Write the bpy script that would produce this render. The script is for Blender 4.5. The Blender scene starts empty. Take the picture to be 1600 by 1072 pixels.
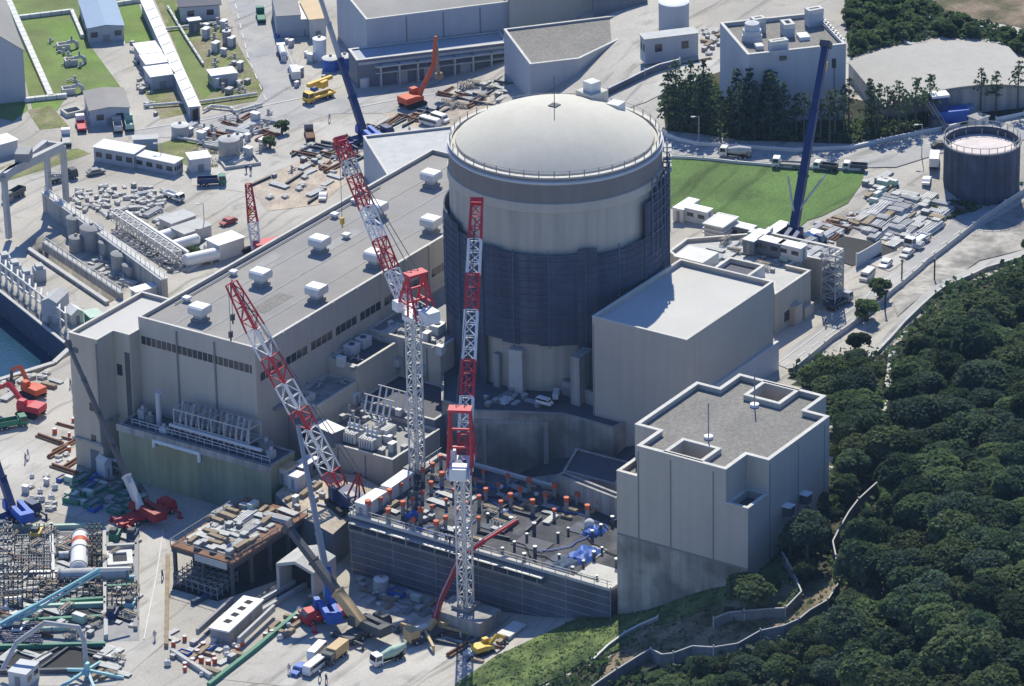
import bpy, math, random
import numpy as np
from mathutils import Matrix, Vector
random.seed(7)
RAD = math.radians
SC = bpy.context.scene
COL = SC.collection

# ------------------------------------------------------------------ camera, sky, sun, exposure
CAM_F, CAM_D = 7291.6, 900.0                       # focal length in photo pixels, metres to the aim point
PITCH, ROLL, YAW = RAD(24.4441), RAD(-1.12876), RAD(55.9515)
_R0 = np.array([1, 0, 0.]); F = np.array([0, math.cos(PITCH), -math.sin(PITCH)]); _U0 = np.array([0, math.sin(PITCH), math.cos(PITCH)])
R = _R0*math.cos(ROLL) + _U0*math.sin(ROLL); U = -_R0*math.sin(ROLL) + _U0*math.cos(ROLL)
_M = np.array([[math.cos(YAW), math.sin(YAW), 0], [-math.sin(YAW), math.cos(YAW), 0], [0, 0, 1]])
R, U, F = _M @ R, _M @ U, _M @ F
EYE = -F*CAM_D
cd = bpy.data.cameras.new('camera'); cam = bpy.data.objects.new('camera', cd); COL.objects.link(cam)
cd.sensor_fit = 'HORIZONTAL'; cd.sensor_width = 36; cd.lens = CAM_F*36/1600
cd.clip_start = 5; cd.clip_end = 9000
cam.matrix_world = Matrix(((R[0], U[0], -F[0], EYE[0]), (R[1], U[1], -F[1], EYE[1]), (R[2], U[2], -F[2], EYE[2]), (0, 0, 0, 1)))
SC.camera = cam

SUN_EL, SUN_AZ = RAD(47), math.atan2(F[1], F[0]) + RAD(-1)
sdir = np.array([math.cos(SUN_AZ)*math.cos(SUN_EL), math.sin(SUN_AZ)*math.cos(SUN_EL), math.sin(SUN_EL)])
w = bpy.data.worlds.new('World'); SC.world = w; w.use_nodes = True
nt = w.node_tree; bg = nt.nodes['Background']
sk = nt.nodes.new('ShaderNodeTexSky'); sk.sky_type = 'NISHITA'; sk.sun_disc = False
sk.sun_elevation = SUN_EL; sk.sun_rotation = math.pi/2 - SUN_AZ; sk.altitude = 300; sk.air_density = 1.0; sk.dust_density = 0.0; sk.ozone_density = 6.0
tint = nt.nodes.new('ShaderNodeVectorMath'); tint.operation = 'MULTIPLY'; tint.inputs[1].default_value = (.82, .97, 1.22)   # clear deep blue air
nt.links.new(sk.outputs[0], tint.inputs[0]); nt.links.new(tint.outputs[0], bg.inputs[0]); bg.inputs[1].default_value = 0.122
sl = bpy.data.lights.new('sun', 'SUN'); sl.energy = 4.9; sl.angle = RAD(0.53); sl.color = (1.0, 0.95, 0.80)
so = bpy.data.objects.new('sun', sl); COL.objects.link(so)
so.rotation_euler = Vector(sdir).to_track_quat('Z', 'Y').to_euler()
SC.view_settings.view_transform = 'Standard'; SC.view_settings.look = 'None'; SC.view_settings.gamma = 1
SC.view_settings.exposure = 0.2
SC.cycles.max_bounces = 6; SC.cycles.diffuse_bounces = 3; SC.cycles.use_adaptive_sampling = True

# ------------------------------------------------------------------ survey: sight lines of the camera met with level planes and with the terrain
def P(px, py, z=0.):
    d = F + R*(px-800)/CAM_F - U*(py-536)/CAM_F
    return EYE + d*((z-EYE[2])/d[2])
def PD(px, py, ref, away=0.):
    "a point on the sight line as far off as ref (plus away metres)"
    d = F + R*(px-800)/CAM_F - U*(py-536)/CAM_F
    return EYE + d*((np.asarray(ref)-EYE) @ F + away)
def pxm(ref):
    return CAM_F/((np.asarray(ref)-EYE) @ F)

# terrain: spot heights, then inverse-distance interpolation
SPOT = []
def _ss(t): t = np.clip(t, 0, 1); return t*t*(3-2*t)
for gx in range(-60, 330, 15):
    for gy in range(-140, 260, 15):
        u = .56*gx-.83*gy; v = .83*gx+.56*gy
        if v < -48: continue
        SPOT.append((gx, gy, 16*float(_ss((u+5)/35))))
for gx in range(-230, -60, 14):
    for gy in range(-20, 190, 14): SPOT.append((gx, gy, 0))
for px, py, z in [(450,1050,0),(600,1040,0),(700,1010,0),(740,1030,0),(790,1003,0),(640,1000,0),(545,880,0),(700,900,0),(830,975,0),(560,1070,0),(640,1066,0),(700,1056,0),
    (880,975,1),(900,965,3),(930,955,6),(950,960,7),(966,957,7.7),(1060,925,14),(1167,885,21),(1200,865,22),(900,1000,6.5),(850,1012,4),(800,1040,4),(720,1060,1.5),(765,1024,.3),
    (950,1050,9),(1050,985,12),(1150,980,16),(1250,950,20),(1240,890,21),(1310,900,24),(1310,850,24),(1400,750,24),(1300,720,20),(1320,780,22),
    (1290,650,18),(1260,590,16.5),(1400,650,20),(1500,600,20),(1580,500,18),(1450,540,17),(1350,600,17),(1600,700,26),(1500,800,30),(1590,900,34),(1400,950,30),(1300,1000,24),
    (1200,1050,19),(1100,1060,14),(1000,1060,10),(1500,1060,34),(1600,1060,38),(800,1120,4),(1000,1150,9),(1200,1200,16),(1400,1200,26),(1600,1200,36),(1750,1000,40),(1750,700,30),(1750,500,22),
    (1440,455,8),(1530,410,6),(1590,370,6),(1640,400,7),(1500,440,8),(1370,540,13),(1480,430,7),(1560,395,6),(1230,575,16),(1300,500,16),(1350,470,16),(1420,405,16),(1480,350,16),(1560,320,16)]:
    p = P(px, py, z); SPOT.append((p[0], p[1], z))
SPOT = np.array(SPOT, float)
def heights(X, Y):
    X = np.asarray(X, float).ravel(); Y = np.asarray(Y, float).ravel(); out = np.empty(len(X))
    for i in range(0, len(X), 4000):
        d2 = (X[i:i+4000, None]-SPOT[:, 0])**2 + (Y[i:i+4000, None]-SPOT[:, 1])**2
        wt = np.exp(-d2/190) + .02*np.exp(-d2/900) + 1e-3/(d2+200)**2
        out[i:i+4000] = (wt*SPOT[:, 2]).sum(1)/wt.sum(1)
    return out
def h(x, y): return float(heights([x], [y])[0])
def PG(px, py, dz=0.):
    z = 0.
    for _ in range(14):
        p = P(px, py, z); z += .8*(h(p[0], p[1])+dz-z)
    return P(px, py, z)

# ------------------------------------------------------------------ materials
MATS = {}
def mat(name, col, rough=.8, var=.12, scale=.25, metal=0., streak=0., spec=.3, bump=0., col2=None, rnd=0., fine=0., noise_mix=None, tyre=0.):
    if name in MATS: return MATS[name]
    m = bpy.data.materials.new(name); m.use_nodes = True; t = m.node_tree; N = t.nodes; L = t.links
    b = N['Principled BSDF']; b.inputs['Roughness'].default_value = rough; b.inputs['Metallic'].default_value = metal
    b.inputs['Specular IOR Level'].default_value = spec
    c = list(col)+[1]
    geo = N.new('ShaderNodeNewGeometry')
    n1 = N.new('ShaderNodeTexNoise'); n1.inputs['Scale'].default_value = scale; n1.inputs['Detail'].default_value = 6; n1.inputs['Roughness'].default_value = .65
    L.new(geo.outputs['Position'], n1.inputs['Vector'])
    rmp = N.new('ShaderNodeMapRange'); rmp.inputs[1].default_value = .3; rmp.inputs[2].default_value = .7
    rmp.inputs[3].default_value = 1-var; rmp.inputs[4].default_value = 1+var
    L.new(n1.outputs[0], rmp.inputs[0]); fac = rmp.outputs[0]
    def mul(a, bb):
        q = N.new('ShaderNodeMath'); q.operation = 'MULTIPLY'; L.new(a, q.inputs[0]); L.new(bb, q.inputs[1]); return q.outputs[0]
    if fine:
        n3 = N.new('ShaderNodeTexNoise'); n3.inputs['Scale'].default_value = 2.2; n3.inputs['Detail'].default_value = 4
        L.new(geo.outputs['Position'], n3.inputs['Vector'])
        r3 = N.new('ShaderNodeMapRange'); r3.inputs[1].default_value = .35; r3.inputs[2].default_value = .65; r3.inputs[3].default_value = 1-fine; r3.inputs[4].default_value = 1+fine*.6
        L.new(n3.outputs[0], r3.inputs[0]); fac = mul(fac, r3.outputs[0])
    if streak:
        mp = N.new('ShaderNodeMapping'); mp.inputs['Scale'].default_value = (1.1, 1.1, .05); L.new(geo.outputs['Position'], mp.inputs[0])
        n2 = N.new('ShaderNodeTexNoise'); n2.inputs['Scale'].default_value = .7; n2.inputs['Detail'].default_value = 5; L.new(mp.outputs[0], n2.inputs['Vector'])
        r2 = N.new('ShaderNodeMapRange'); r2.inputs[1].default_value = .35; r2.inputs[2].default_value = .65; r2.inputs[3].default_value = 1-streak; r2.inputs[4].default_value = 1+streak*.4
        L.new(n2.outputs[0], r2.inputs[0]); fac = mul(fac, r2.outputs[0])
    if rnd:
        oi = N.new('ShaderNodeObjectInfo'); r4 = N.new('ShaderNodeMapRange'); r4.inputs[3].default_value = 1-rnd; r4.inputs[4].default_value = 1+rnd
        L.new(oi.outputs['Random'], r4.inputs[0]); fac = mul(fac, r4.outputs[0])
    base = None
    if col2 is not None:
        n4 = N.new('ShaderNodeTexNoise'); n4.inputs['Scale'].default_value = noise_mix or scale*.6; n4.inputs['Detail'].default_value = 5
        mpo = N.new('ShaderNodeMapping'); mpo.inputs['Location'].default_value = (31, 17, 5); L.new(geo.outputs['Position'], mpo.inputs[0]); L.new(mpo.outputs[0], n4.inputs['Vector'])
        r5 = N.new('ShaderNodeMapRange'); r5.inputs[1].default_value = .42; r5.inputs[2].default_value = .6; L.new(n4.outputs[0], r5.inputs[0])
        mx = N.new('ShaderNodeMix'); mx.data_type = 'RGBA'; mx.inputs['A'].default_value = c; mx.inputs['B'].default_value = list(col2)+[1]
        L.new(r5.outputs[0], mx.inputs['Factor']); base = mx.outputs['Result']
    vm = N.new('ShaderNodeVectorMath'); vm.operation = 'SCALE'; vm.inputs[0].default_value = c[:3]
    if base: L.new(base, vm.inputs[0])
    L.new(fac, vm.inputs['Scale']); L.new(vm.outputs[0], b.inputs['Base Color'])
    if tyre:
        mp = N.new('ShaderNodeMapping'); mp.inputs['Rotation'].default_value = (0, 0, tyre); mp.inputs['Scale'].default_value = (.03, .9, 1); L.new(geo.outputs['Position'], mp.inputs[0])
        dn = N.new('ShaderNodeTexNoise'); dn.inputs['Scale'].default_value = .03; L.new(geo.outputs['Position'], dn.inputs['Vector'])
        ad = N.new('ShaderNodeVectorMath'); ad.operation = 'MULTIPLY_ADD'; ad.inputs[1].default_value = (2, 14, 0); L.new(dn.outputs['Color'], ad.inputs[0]); L.new(mp.outputs[0], ad.inputs[2])
        tn = N.new('ShaderNodeTexNoise'); tn.inputs['Scale'].default_value = .55; tn.inputs['Detail'].default_value = 3; L.new(ad.outputs[0], tn.inputs['Vector'])
        tr_ = N.new('ShaderNodeMapRange'); tr_.inputs[1].default_value = .55; tr_.inputs[2].default_value = .68; tr_.inputs[3].default_value = 1; tr_.inputs[4].default_value = .68; L.new(tn.outputs[0], tr_.inputs[0]); fac = mul(fac, tr_.outputs[0])
        sn = N.new('ShaderNodeTexNoise'); sn.inputs['Scale'].default_value = .16; sn.inputs['Detail'].default_value = 8; sn.inputs['Roughness'].default_value = .75; L.new(mpo.outputs[0] if col2 is not None else geo.outputs['Position'], sn.inputs['Vector'])
        sr = N.new('ShaderNodeMapRange'); sr.inputs[1].default_value = .56; sr.inputs[2].default_value = .7; sr.inputs[3].default_value = 1; sr.inputs[4].default_value = .66; L.new(sn.outputs[0], sr.inputs[0]); fac = mul(fac, sr.outputs[0])
        L.new(fac, vm.inputs['Scale'])
    if bump:
        bp = N.new('ShaderNodeBump'); bp.inputs['Strength'].default_value = bump; bp.inputs['Distance'].default_value = .3
        nb = N.new('ShaderNodeTexNoise'); nb.inputs['Scale'].default_value = 1.5; nb.inputs['Detail'].default_value = 5; L.new(geo.outputs['Position'], nb.inputs['Vector'])
        L.new(nb.outputs[0], bp.inputs['Height']); L.new(bp.outputs[0], b.inputs['Normal'])
    if name.startswith('leaf'):
        tb_ = N.new('ShaderNodeBsdfTranslucent'); sv = N.new('ShaderNodeVectorMath'); sv.operation = 'MULTIPLY'; sv.inputs[1].default_value = (1.15, 1.35, .9); L.new(vm.outputs[0], sv.inputs[0]); L.new(sv.outputs[0], tb_.inputs['Color'])
        ms_ = N.new('ShaderNodeMixShader'); ms_.inputs[0].default_value = .38; L.new(b.outputs[0], ms_.inputs[1]); L.new(tb_.outputs[0], ms_.inputs[2]); L.new(ms_.outputs[0], N['Material Output'].inputs['Surface'])
    MATS[name] = m; return m
# name: (colour, kwargs)
PAL = {
 'ground': ((.47,.44,.39), dict(rough=.95, var=.14, scale=.05, fine=.10, col2=(.40,.37,.32), noise_mix=.035, tyre=.6)),
 'yard': ((.51,.485,.44), dict(rough=.95, var=.10, scale=.09, fine=.07, col2=(.45,.42,.375), noise_mix=.06, tyre=1.1)),
 'road': ((.41,.395,.37), dict(rough=.9, var=.12, scale=.12, fine=.06, col2=(.35,.345,.34), noise_mix=.1, tyre=.1)),
 'dirt': ((.52,.43,.33), dict(rough=1, var=.25, scale=.2, fine=.2, col2=(.44,.38,.31))),
 'brown_dirt': ((.24,.185,.13), dict(rough=1, var=.3, scale=.25, fine=.25, col2=(.12,.11,.06))),
 'grass': ((.115,.20,.055), dict(rough=1, var=.25, scale=.10, fine=.22, col2=(.105,.165,.05), noise_mix=.05, tyre=.35)),
 'lawn': ((.165,.26,.06), dict(rough=1, var=.22, scale=.12, fine=.16, col2=(.17,.21,.075), noise_mix=.06)),
 'scrub': ((.19,.21,.075), dict(rough=1, var=.3, scale=.25, fine=.25, col2=(.27,.24,.15))),
 'slope_grass': ((.14,.185,.06), dict(rough=1, var=.3, scale=.3, fine=.3, col2=(.06,.09,.028))),
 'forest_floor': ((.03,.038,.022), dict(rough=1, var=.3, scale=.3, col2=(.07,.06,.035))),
 'leaf': ((.066,.097,.056), dict(rough=.85, var=.40, scale=.22, rnd=.48, spec=.15)),
 'leaf_olive': ((.098,.122,.060), dict(rough=.85, var=.30, scale=.3, rnd=.3, spec=.15)),
 'leaf_light': ((.118,.155,.075), dict(rough=.85, var=.30, scale=.35, rnd=.30, spec=.15)),
 'leaf_pine': ((.078,.108,.075), dict(rough=.9, var=.3, scale=.35, rnd=.3, spec=.15)),
 'bark': ((.13,.11,.09), dict(rough=1, var=.25, scale=2)),
 'wall': ((.47,.43,.37), dict(rough=.85, var=.05, scale=.12, streak=.05)),
 'wall_warm': ((.49,.435,.35), dict(rough=.85, var=.06, scale=.12, streak=.08)),
 'wall_blue': ((.40,.43,.47), dict(rough=.8, var=.05, scale=.12, streak=.05)),
 'wall_pale': ((.53,.54,.55), dict(rough=.7, var=.04, scale=.12)),
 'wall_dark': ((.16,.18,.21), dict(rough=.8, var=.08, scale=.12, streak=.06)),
 'coping': ((.58,.56,.51), dict(rough=.8, var=.14, scale=.25, fine=.08)),
 'concrete': ((.36,.35,.33), dict(rough=.9, var=.14, scale=.15, streak=.28)),
 'concrete_stain': ((.40,.375,.33), dict(rough=.9, var=.32, scale=.10, streak=.24, col2=(.22,.21,.19), noise_mix=.14)),
 'concrete_light': ((.50,.49,.46), dict(rough=.9, var=.1, scale=.3, fine=.05)),
 'roof_grey': ((.31,.29,.265), dict(rough=.9, var=.14, scale=.06, fine=.05, col2=(.29,.28,.27), noise_mix=.04)),
 'roof_white': ((.53,.515,.485), dict(rough=.8, var=.07, scale=.07, fine=.03)),
 'roof_gravel': ((.235,.222,.20), dict(rough=.95, var=.12, scale=.12, fine=.22)),
 'roof_dark': ((.10,.10,.12), dict(rough=.8, var=.12, scale=.3)),
 'roof_blue': ((.20,.29,.42), dict(rough=.6, var=.05, scale=.3)),
 'roof_metal': ((.64,.64,.62), dict(rough=.6, var=.06, scale=.3)),
 'dome': ((.565,.535,.455), dict(rough=.8, var=.06, scale=.12, streak=.04)),
 'cont_wall': ((.44,.405,.345), dict(rough=.85, var=.08, scale=.08, streak=.14)),
 'cont_band': ((.215,.20,.185), dict(rough=.8, var=.06, scale=.1, streak=.06)),
 'net_patch': ((.092,.103,.137), dict(rough=.9, var=.3, scale=.25, streak=.35)),
 'net': ((.07,.084,.122), dict(rough=.9, var=.25, scale=.3, streak=.3)),
 'net_line': ((.11,.13,.18), dict(rough=.7, var=.2, scale=.4)),
 'deck_net': ((.12,.13,.16), dict(rough=.9, var=.22, scale=.25, streak=.15)),
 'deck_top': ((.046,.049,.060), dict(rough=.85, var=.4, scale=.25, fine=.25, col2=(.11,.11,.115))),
 'tank_wall': ((.22,.27,.22), dict(rough=.35, var=.22, scale=.08, streak=.15, col2=(.33,.33,.20))),
 'glass': ((.03,.035,.045), dict(rough=.15, var=.1, scale=1, spec=.6)),
 'louvre': ((.10,.105,.12), dict(rough=.5, var=.15, scale=1)),
 'joint': ((.22,.215,.21), dict(rough=.9, var=.05)),
 'white': ((.74,.74,.73), dict(rough=.5, var=.05, scale=.6)),
 'offwhite': ((.62,.61,.58), dict(rough=.7, var=.10, scale=.5)),
 'cream': ((.68,.64,.54), dict(rough=.7, var=.06, scale=.5)),
 'lightgrey': ((.44,.44,.43), dict(rough=.7, var=.12, scale=.5)),
 'grey': ((.26,.26,.26), dict(rough=.7, var=.15, scale=.5)),
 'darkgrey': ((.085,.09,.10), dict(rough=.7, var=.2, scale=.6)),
 'steel': ((.33,.34,.35), dict(rough=.45, var=.12, scale=.8, metal=.35)),
 'rust': ((.22,.12,.075), dict(rough=.9, var=.3, scale=.8)),
 'timber': ((.30,.24,.165), dict(rough=.9, var=.25, scale=.8)),
 'plywood': ((.36,.26,.17), dict(rough=.9, var=.2, scale=.4)),
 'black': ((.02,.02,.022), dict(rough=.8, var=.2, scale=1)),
 'red': ((.50,.035,.05), dict(rough=.5, var=.08, scale=.5)),
 'red_orange': ((.56,.105,.045), dict(rough=.6, var=.12, scale=.5)),
 'dark_red': ((.30,.03,.035), dict(rough=.5, var=.1, scale=.5)),
 'yellow': ((.68,.44,.06), dict(rough=.5, var=.1, scale=.5)),
 'tan': ((.50,.36,.19), dict(rough=.6, var=.1, scale=.5)),
 'blue': ((.035,.12,.46), dict(rough=.5, var=.12, scale=.5)),
 'dark_blue': ((.02,.04,.125), dict(rough=.5, var=.12, scale=.5)),
 'blue_net': ((.045,.075,.13), dict(rough=.8, var=.2, scale=.5)),
 'tarp': ((.03,.10,.38), dict(rough=.55, var=.25, scale=.6)),
 'cyan': ((.28,.52,.56), dict(rough=.5, var=.08, scale=.5)),
 'green': ((.05,.20,.13), dict(rough=.6, var=.15, scale=.5)),
 'pale_green': ((.38,.52,.42), dict(rough=.6, var=.1, scale=.5)),
 'boom_grey': ((.33,.345,.36), dict(rough=.5, var=.06, scale=.5)),
 'water': ((.012,.05,.09), dict(rough=.12, var=.15, scale=.1, spec=.5, bump=.25)),
 'vault': ((.42,.40,.355), dict(rough=.85, var=.07, scale=.06, streak=.05)),
 'path_net': ((.17,.18,.20), dict(rough=.9, var=.25, scale=.5)),
 'pipe_pale': ((.47,.465,.45), dict(rough=.6, var=.2, scale=.6, rnd=.25)),
 'pink_floor': ((.66,.58,.55), dict(rough=.8, var=.15, scale=.25)),
 'skin': ((.45,.29,.2), dict(rough=.7)),
}
def M(k):
    return k if not isinstance(k, str) else mat(k, PAL[k][0], **PAL[k][1])

# ------------------------------------------------------------------ meshes, things, parts
XF = {}
class MB:
    def __init__(s): s.v = []; s.f = []
    def add(s, vs, fs):
        o = len(s.v); s.v += [tuple(float(c) for c in v) for v in vs]; s.f += [tuple(i+o for i in f) for f in fs]; return s
    def prism(s, poly, z0, z1, top=True, bot=False):
        n = len(poly); a = [(p[0], p[1], z0) for p in poly]; b = [(p[0], p[1], z1) for p in poly]
        fs = [(i, (i+1) % n, n+(i+1) % n, n+i) for i in range(n)]
        if top: fs.append(tuple(range(n, 2*n)))
        if bot: fs.append(tuple(range(n-1, -1, -1)))
        return s.add(a+b, fs)
    def box(s, c, size, yaw=0., bot=True):
        x, y, z = size[0]/2, size[1]/2, size[2]; ca, sa = math.cos(yaw), math.sin(yaw)
        q = [(c[0]+ca*i-sa*j, c[1]+sa*i+ca*j) for i, j in ((-x, -y), (x, -y), (x, y), (-x, y))]
        return s.prism(q, c[2], c[2]+z, True, bot)
    def bar(s, p, q, w, hh=None):
        p, q = Vector(p), Vector(q); d = q-p
        if d.length < 1e-6: return s
        hh = w if hh is None else hh
        d.normalize(); up = Vector((0, 0, 1)) if abs(d.z) < .95 else Vector((1, 0, 0))
        r = d.cross(up).normalized(); u = r.cross(d)
        vs = [e+r*i*w/2+u*j*hh/2 for e in (p, q) for i, j in ((-1, -1), (1, -1), (1, 1), (-1, 1))]
        return s.add(vs, [(3, 2, 1, 0), (4, 5, 6, 7), (0, 1, 5, 4), (1, 2, 6, 5), (2, 3, 7, 6), (3, 0, 4, 7)])
    def tube(s, p, q, r, r2=None, n=10, caps=True):
        p, q = Vector(p), Vector(q); d = q-p
        if d.length < 1e-6: return s
        r2 = r if r2 is None else r2; d.normalize()
        up = Vector((0, 0, 1)) if abs(d.z) < .95 else Vector((1, 0, 0)); a = d.cross(up).normalized(); b = a.cross(d)
        vs = []
        for e, rr in ((p, r), (q, r2)):
            for k in range(n):
                t = 2*math.pi*k/n; vs.append(e+(a*math.cos(t)+b*math.sin(t))*rr)
        fs = [(k, n+k, n+(k+1) % n, (k+1) % n) for k in range(n)]
        if caps: fs += [tuple(range(n)), tuple(range(2*n-1, n-1, -1))]
        return s.add(vs, fs)
    def path(s, pts, r, n=8):
        for a, b in zip(pts[:-1], pts[1:]): s.tube(a, b, r, n=n)
        for a in pts[1:-1]: s.ball(a, r*1.04, 6, 8)
        return s
    def ball(s, c, r, nu=8, nv=12, sz=1.):
        return s.lathe(c, [(r*math.sin(math.pi*i/nu), -r*sz*math.cos(math.pi*i/nu)) for i in range(nu+1)], nv)
    def lathe(s, c, prof, n=24, a0=0., a1=2*math.pi):
        full = abs(a1-a0-2*math.pi) < 1e-6; m = n if full else n+1; vs = []
        for r, z in prof:
            for k in range(m):
                t = a0+(a1-a0)*k/n; vs.append((c[0]+r*math.cos(t), c[1]+r*math.sin(t), c[2]+z))
        fs = []
        for i in range(len(prof)-1):
            for k in range(n):
                k2 = (k+1) % m
                fs.append((i*m+k, i*m+k2, (i+1)*m+k2, (i+1)*m+k))
        return s.add(vs, fs)
    def extrude(s, prof, y0, y1, c=(0, 0, 0), yaw=0., taper=0.):
        "side profile [(x,z)] swept across y"
        ca, sa = math.cos(yaw), math.sin(yaw); n = len(prof); vs = []
        for y in (y0, y1):
            for x, z in prof: vs.append((c[0]+ca*x-sa*y, c[1]+sa*x+ca*y, c[2]+z))
        return s.add(vs, [(i, i+n, (i+1) % n+n, (i+1) % n) for i in range(n)]+[tuple(range(n)), tuple(range(2*n-1, n-1, -1))])
    def build(s, name, m, par=None, smooth=False):
        vs = s.v
        if par is not None:
            (lx, ly, lz), yw = XF[par.name]; ca, sa = math.cos(-yw), math.sin(-yw)
            vs = [(ca*(x-lx)-sa*(y-ly), sa*(x-lx)+ca*(y-ly), z-lz) for x, y, z in vs]
        me = bpy.data.meshes.new(name); me.from_pydata(vs, [], s.f); me.materials.append(M(m))
        if smooth:
            me.polygons.foreach_set('use_smooth', [True]*len(me.polygons))
            try: me.set_sharp_from_angle(angle=RAD(40))
            except Exception: pass
        o = bpy.data.objects.new(name, me); COL.objects.link(o)
        if par is not None: o.parent = par; XF[o.name] = XF[par.name]
        else: XF[o.name] = ((0, 0, 0), 0)
        return o
def tag(o, label, cat, group=None, kind=None):
    if label: o['label'] = label
    if cat: o['category'] = cat
    if group: o['group'] = group
    if kind: o['kind'] = kind
    return o
def T(name, label, cat, loc=(0, 0, 0), yaw=0., group=None):
    o = bpy.data.objects.new(name, None); COL.objects.link(o); o.location = [float(c) for c in loc]; o.rotation_euler = (0, 0, yaw)
    o.empty_display_size = .5
    XF[o.name] = (tuple(float(c) for c in loc), yaw); return tag(o, label, cat, group)
def dup(root, loc, yaw=0., label=None, group=None, scale=None):
    r = root.copy(); COL.objects.link(r); r.location = [float(c) for c in loc]; r.rotation_euler = (0, 0, yaw)
    if scale is not None: r.scale = (scale, scale, scale) if not hasattr(scale, '__len__') else scale
    if label: r['label'] = label
    if group: r['group'] = group
    for ch in root.children:
        c = ch.copy(); COL.objects.link(c); c.parent = r
        for g in ch.children:
            d = g.copy(); COL.objects.link(d); d.parent = c
    return r
def haze_box(dens, col):
    m = bpy.data.materials.new('haze'); m.use_nodes = True; t = m.node_tree; t.nodes.clear()
    o_ = t.nodes.new('ShaderNodeOutputMaterial'); v_ = t.nodes.new('ShaderNodeVolumePrincipled')
    v_.inputs['Color'].default_value = list(col)+[1]; v_.inputs['Density'].default_value = dens; v_.inputs['Anisotropy'].default_value = 0.
    t.links.new(v_.outputs[0], o_.inputs['Volume'])
    o = MB().prism([(-9500, -9500), (9500, -9500), (9500, 9500), (-9500, 9500)], -11, 390, True, True).build('haze', m); o['kind'] = 'stuff'
def struct(o): o['kind'] = 'structure'; return o
def area(poly): return sum(poly[i][0]*poly[(i+1) % len(poly)][1]-poly[(i+1) % len(poly)][0]*poly[i][1] for i in range(len(poly)))/2
def ccw(poly): return list(poly) if area(poly) > 0 else list(poly)[::-1]
def inset(poly, t):
    n = len(poly); out = []
    for i in range(n):
        p0, p1, p2 = (Vector(poly[j % n][:2]) for j in (i-1, i, i+1))
        a = (p1-p0).normalized(); b = (p2-p1).normalized(); na = Vector((-a.y, a.x)); nb = Vector((-b.y, b.x))
        k = na+nb; dn = 1+na.dot(nb)
        out.append(tuple(p1+k*(t/max(dn, .25))))
    return out
def ringmb(mb, poly, t, z0, z1, out=0.):
    o = inset(poly, -out) if out else [tuple(p[:2]) for p in poly]; i = inset(poly, t); n = len(o)
    vs = [(p[0], p[1], z) for z in (z0, z1) for p in o]+[(p[0], p[1], z) for z in (z0, z1) for p in i]
    fs = []
    for k in range(n):
        j = (k+1) % n
        fs += [(k, j, n+j, n+k), (2*n+j, 2*n+k, 3*n+k, 3*n+j), (n+k, n+j, 3*n+j, 3*n+k), (j, k, 2*n+k, 2*n+j)]
    return mb.add(vs, fs)
def rect3(a, b, c):
    "rectangle with corner b, one side along b-a, as deep as c"
    a, b, c = (np.asarray(q)[:2] for q in (a, b, c))
    if np.linalg.norm(c-b) > np.linalg.norm(a-b): a, c = c, a
    u = (a-b)/np.linalg.norm(a-b); v = (c-b)-((c-b) @ u)*u
    return ccw([tuple(a), tuple(b), tuple(b+v), tuple(a+v)])
def pxpoly(pts, z): return ccw([tuple(P(x, y, z)[:2]) for x, y in pts])
def bld(name, label, cat, poly, zt, z0=None, wall='wall', roof='roof_grey', par=.9, ct=.45, coping='coping', group=None):
    "walls, roof, parapet and coping over a plan; returns thing, plan, roof level"
    poly = ccw(poly); c = np.mean(np.array([p[:2] for p in poly]), 0)
    if z0 is None: z0 = min(h(p[0], p[1]) for p in poly)-1.5
    t = T(name, label, cat, (c[0], c[1], z0), group=group); zr = zt-par
    MB().prism(poly, z0, zr, top=False).build('wall', wall, t)
    MB().add([(p[0], p[1], zr) for p in poly], [tuple(range(len(poly)))]).build('roof', roof, t)
    if par > .05:
        ringmb(MB(), poly, ct*.7, zr, zt-.14, .003).build('parapet', wall, t)
        ringmb(MB(), poly, ct, zt-.14, zt, .05).build('coping', coping, t)
    return t, poly, zr
def onwall(mb, A, B, s0, s1, z0, z1, out=.05, deep=.1):
    "a box lying on the outer face of the wall running A->B (outside on the right hand of A->B), s in metres"
    A, B = Vector(A[:2]), Vector(B[:2]); d = (B-A).normalized(); n = Vector((d.y, -d.x))
    q = [A+d*s0+n*out, A+d*s0-n*deep, A+d*s1-n*deep, A+d*s1+n*out]
    return mb.prism(ccw([tuple(k) for k in q]), z0, z1, True, True)
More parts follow.
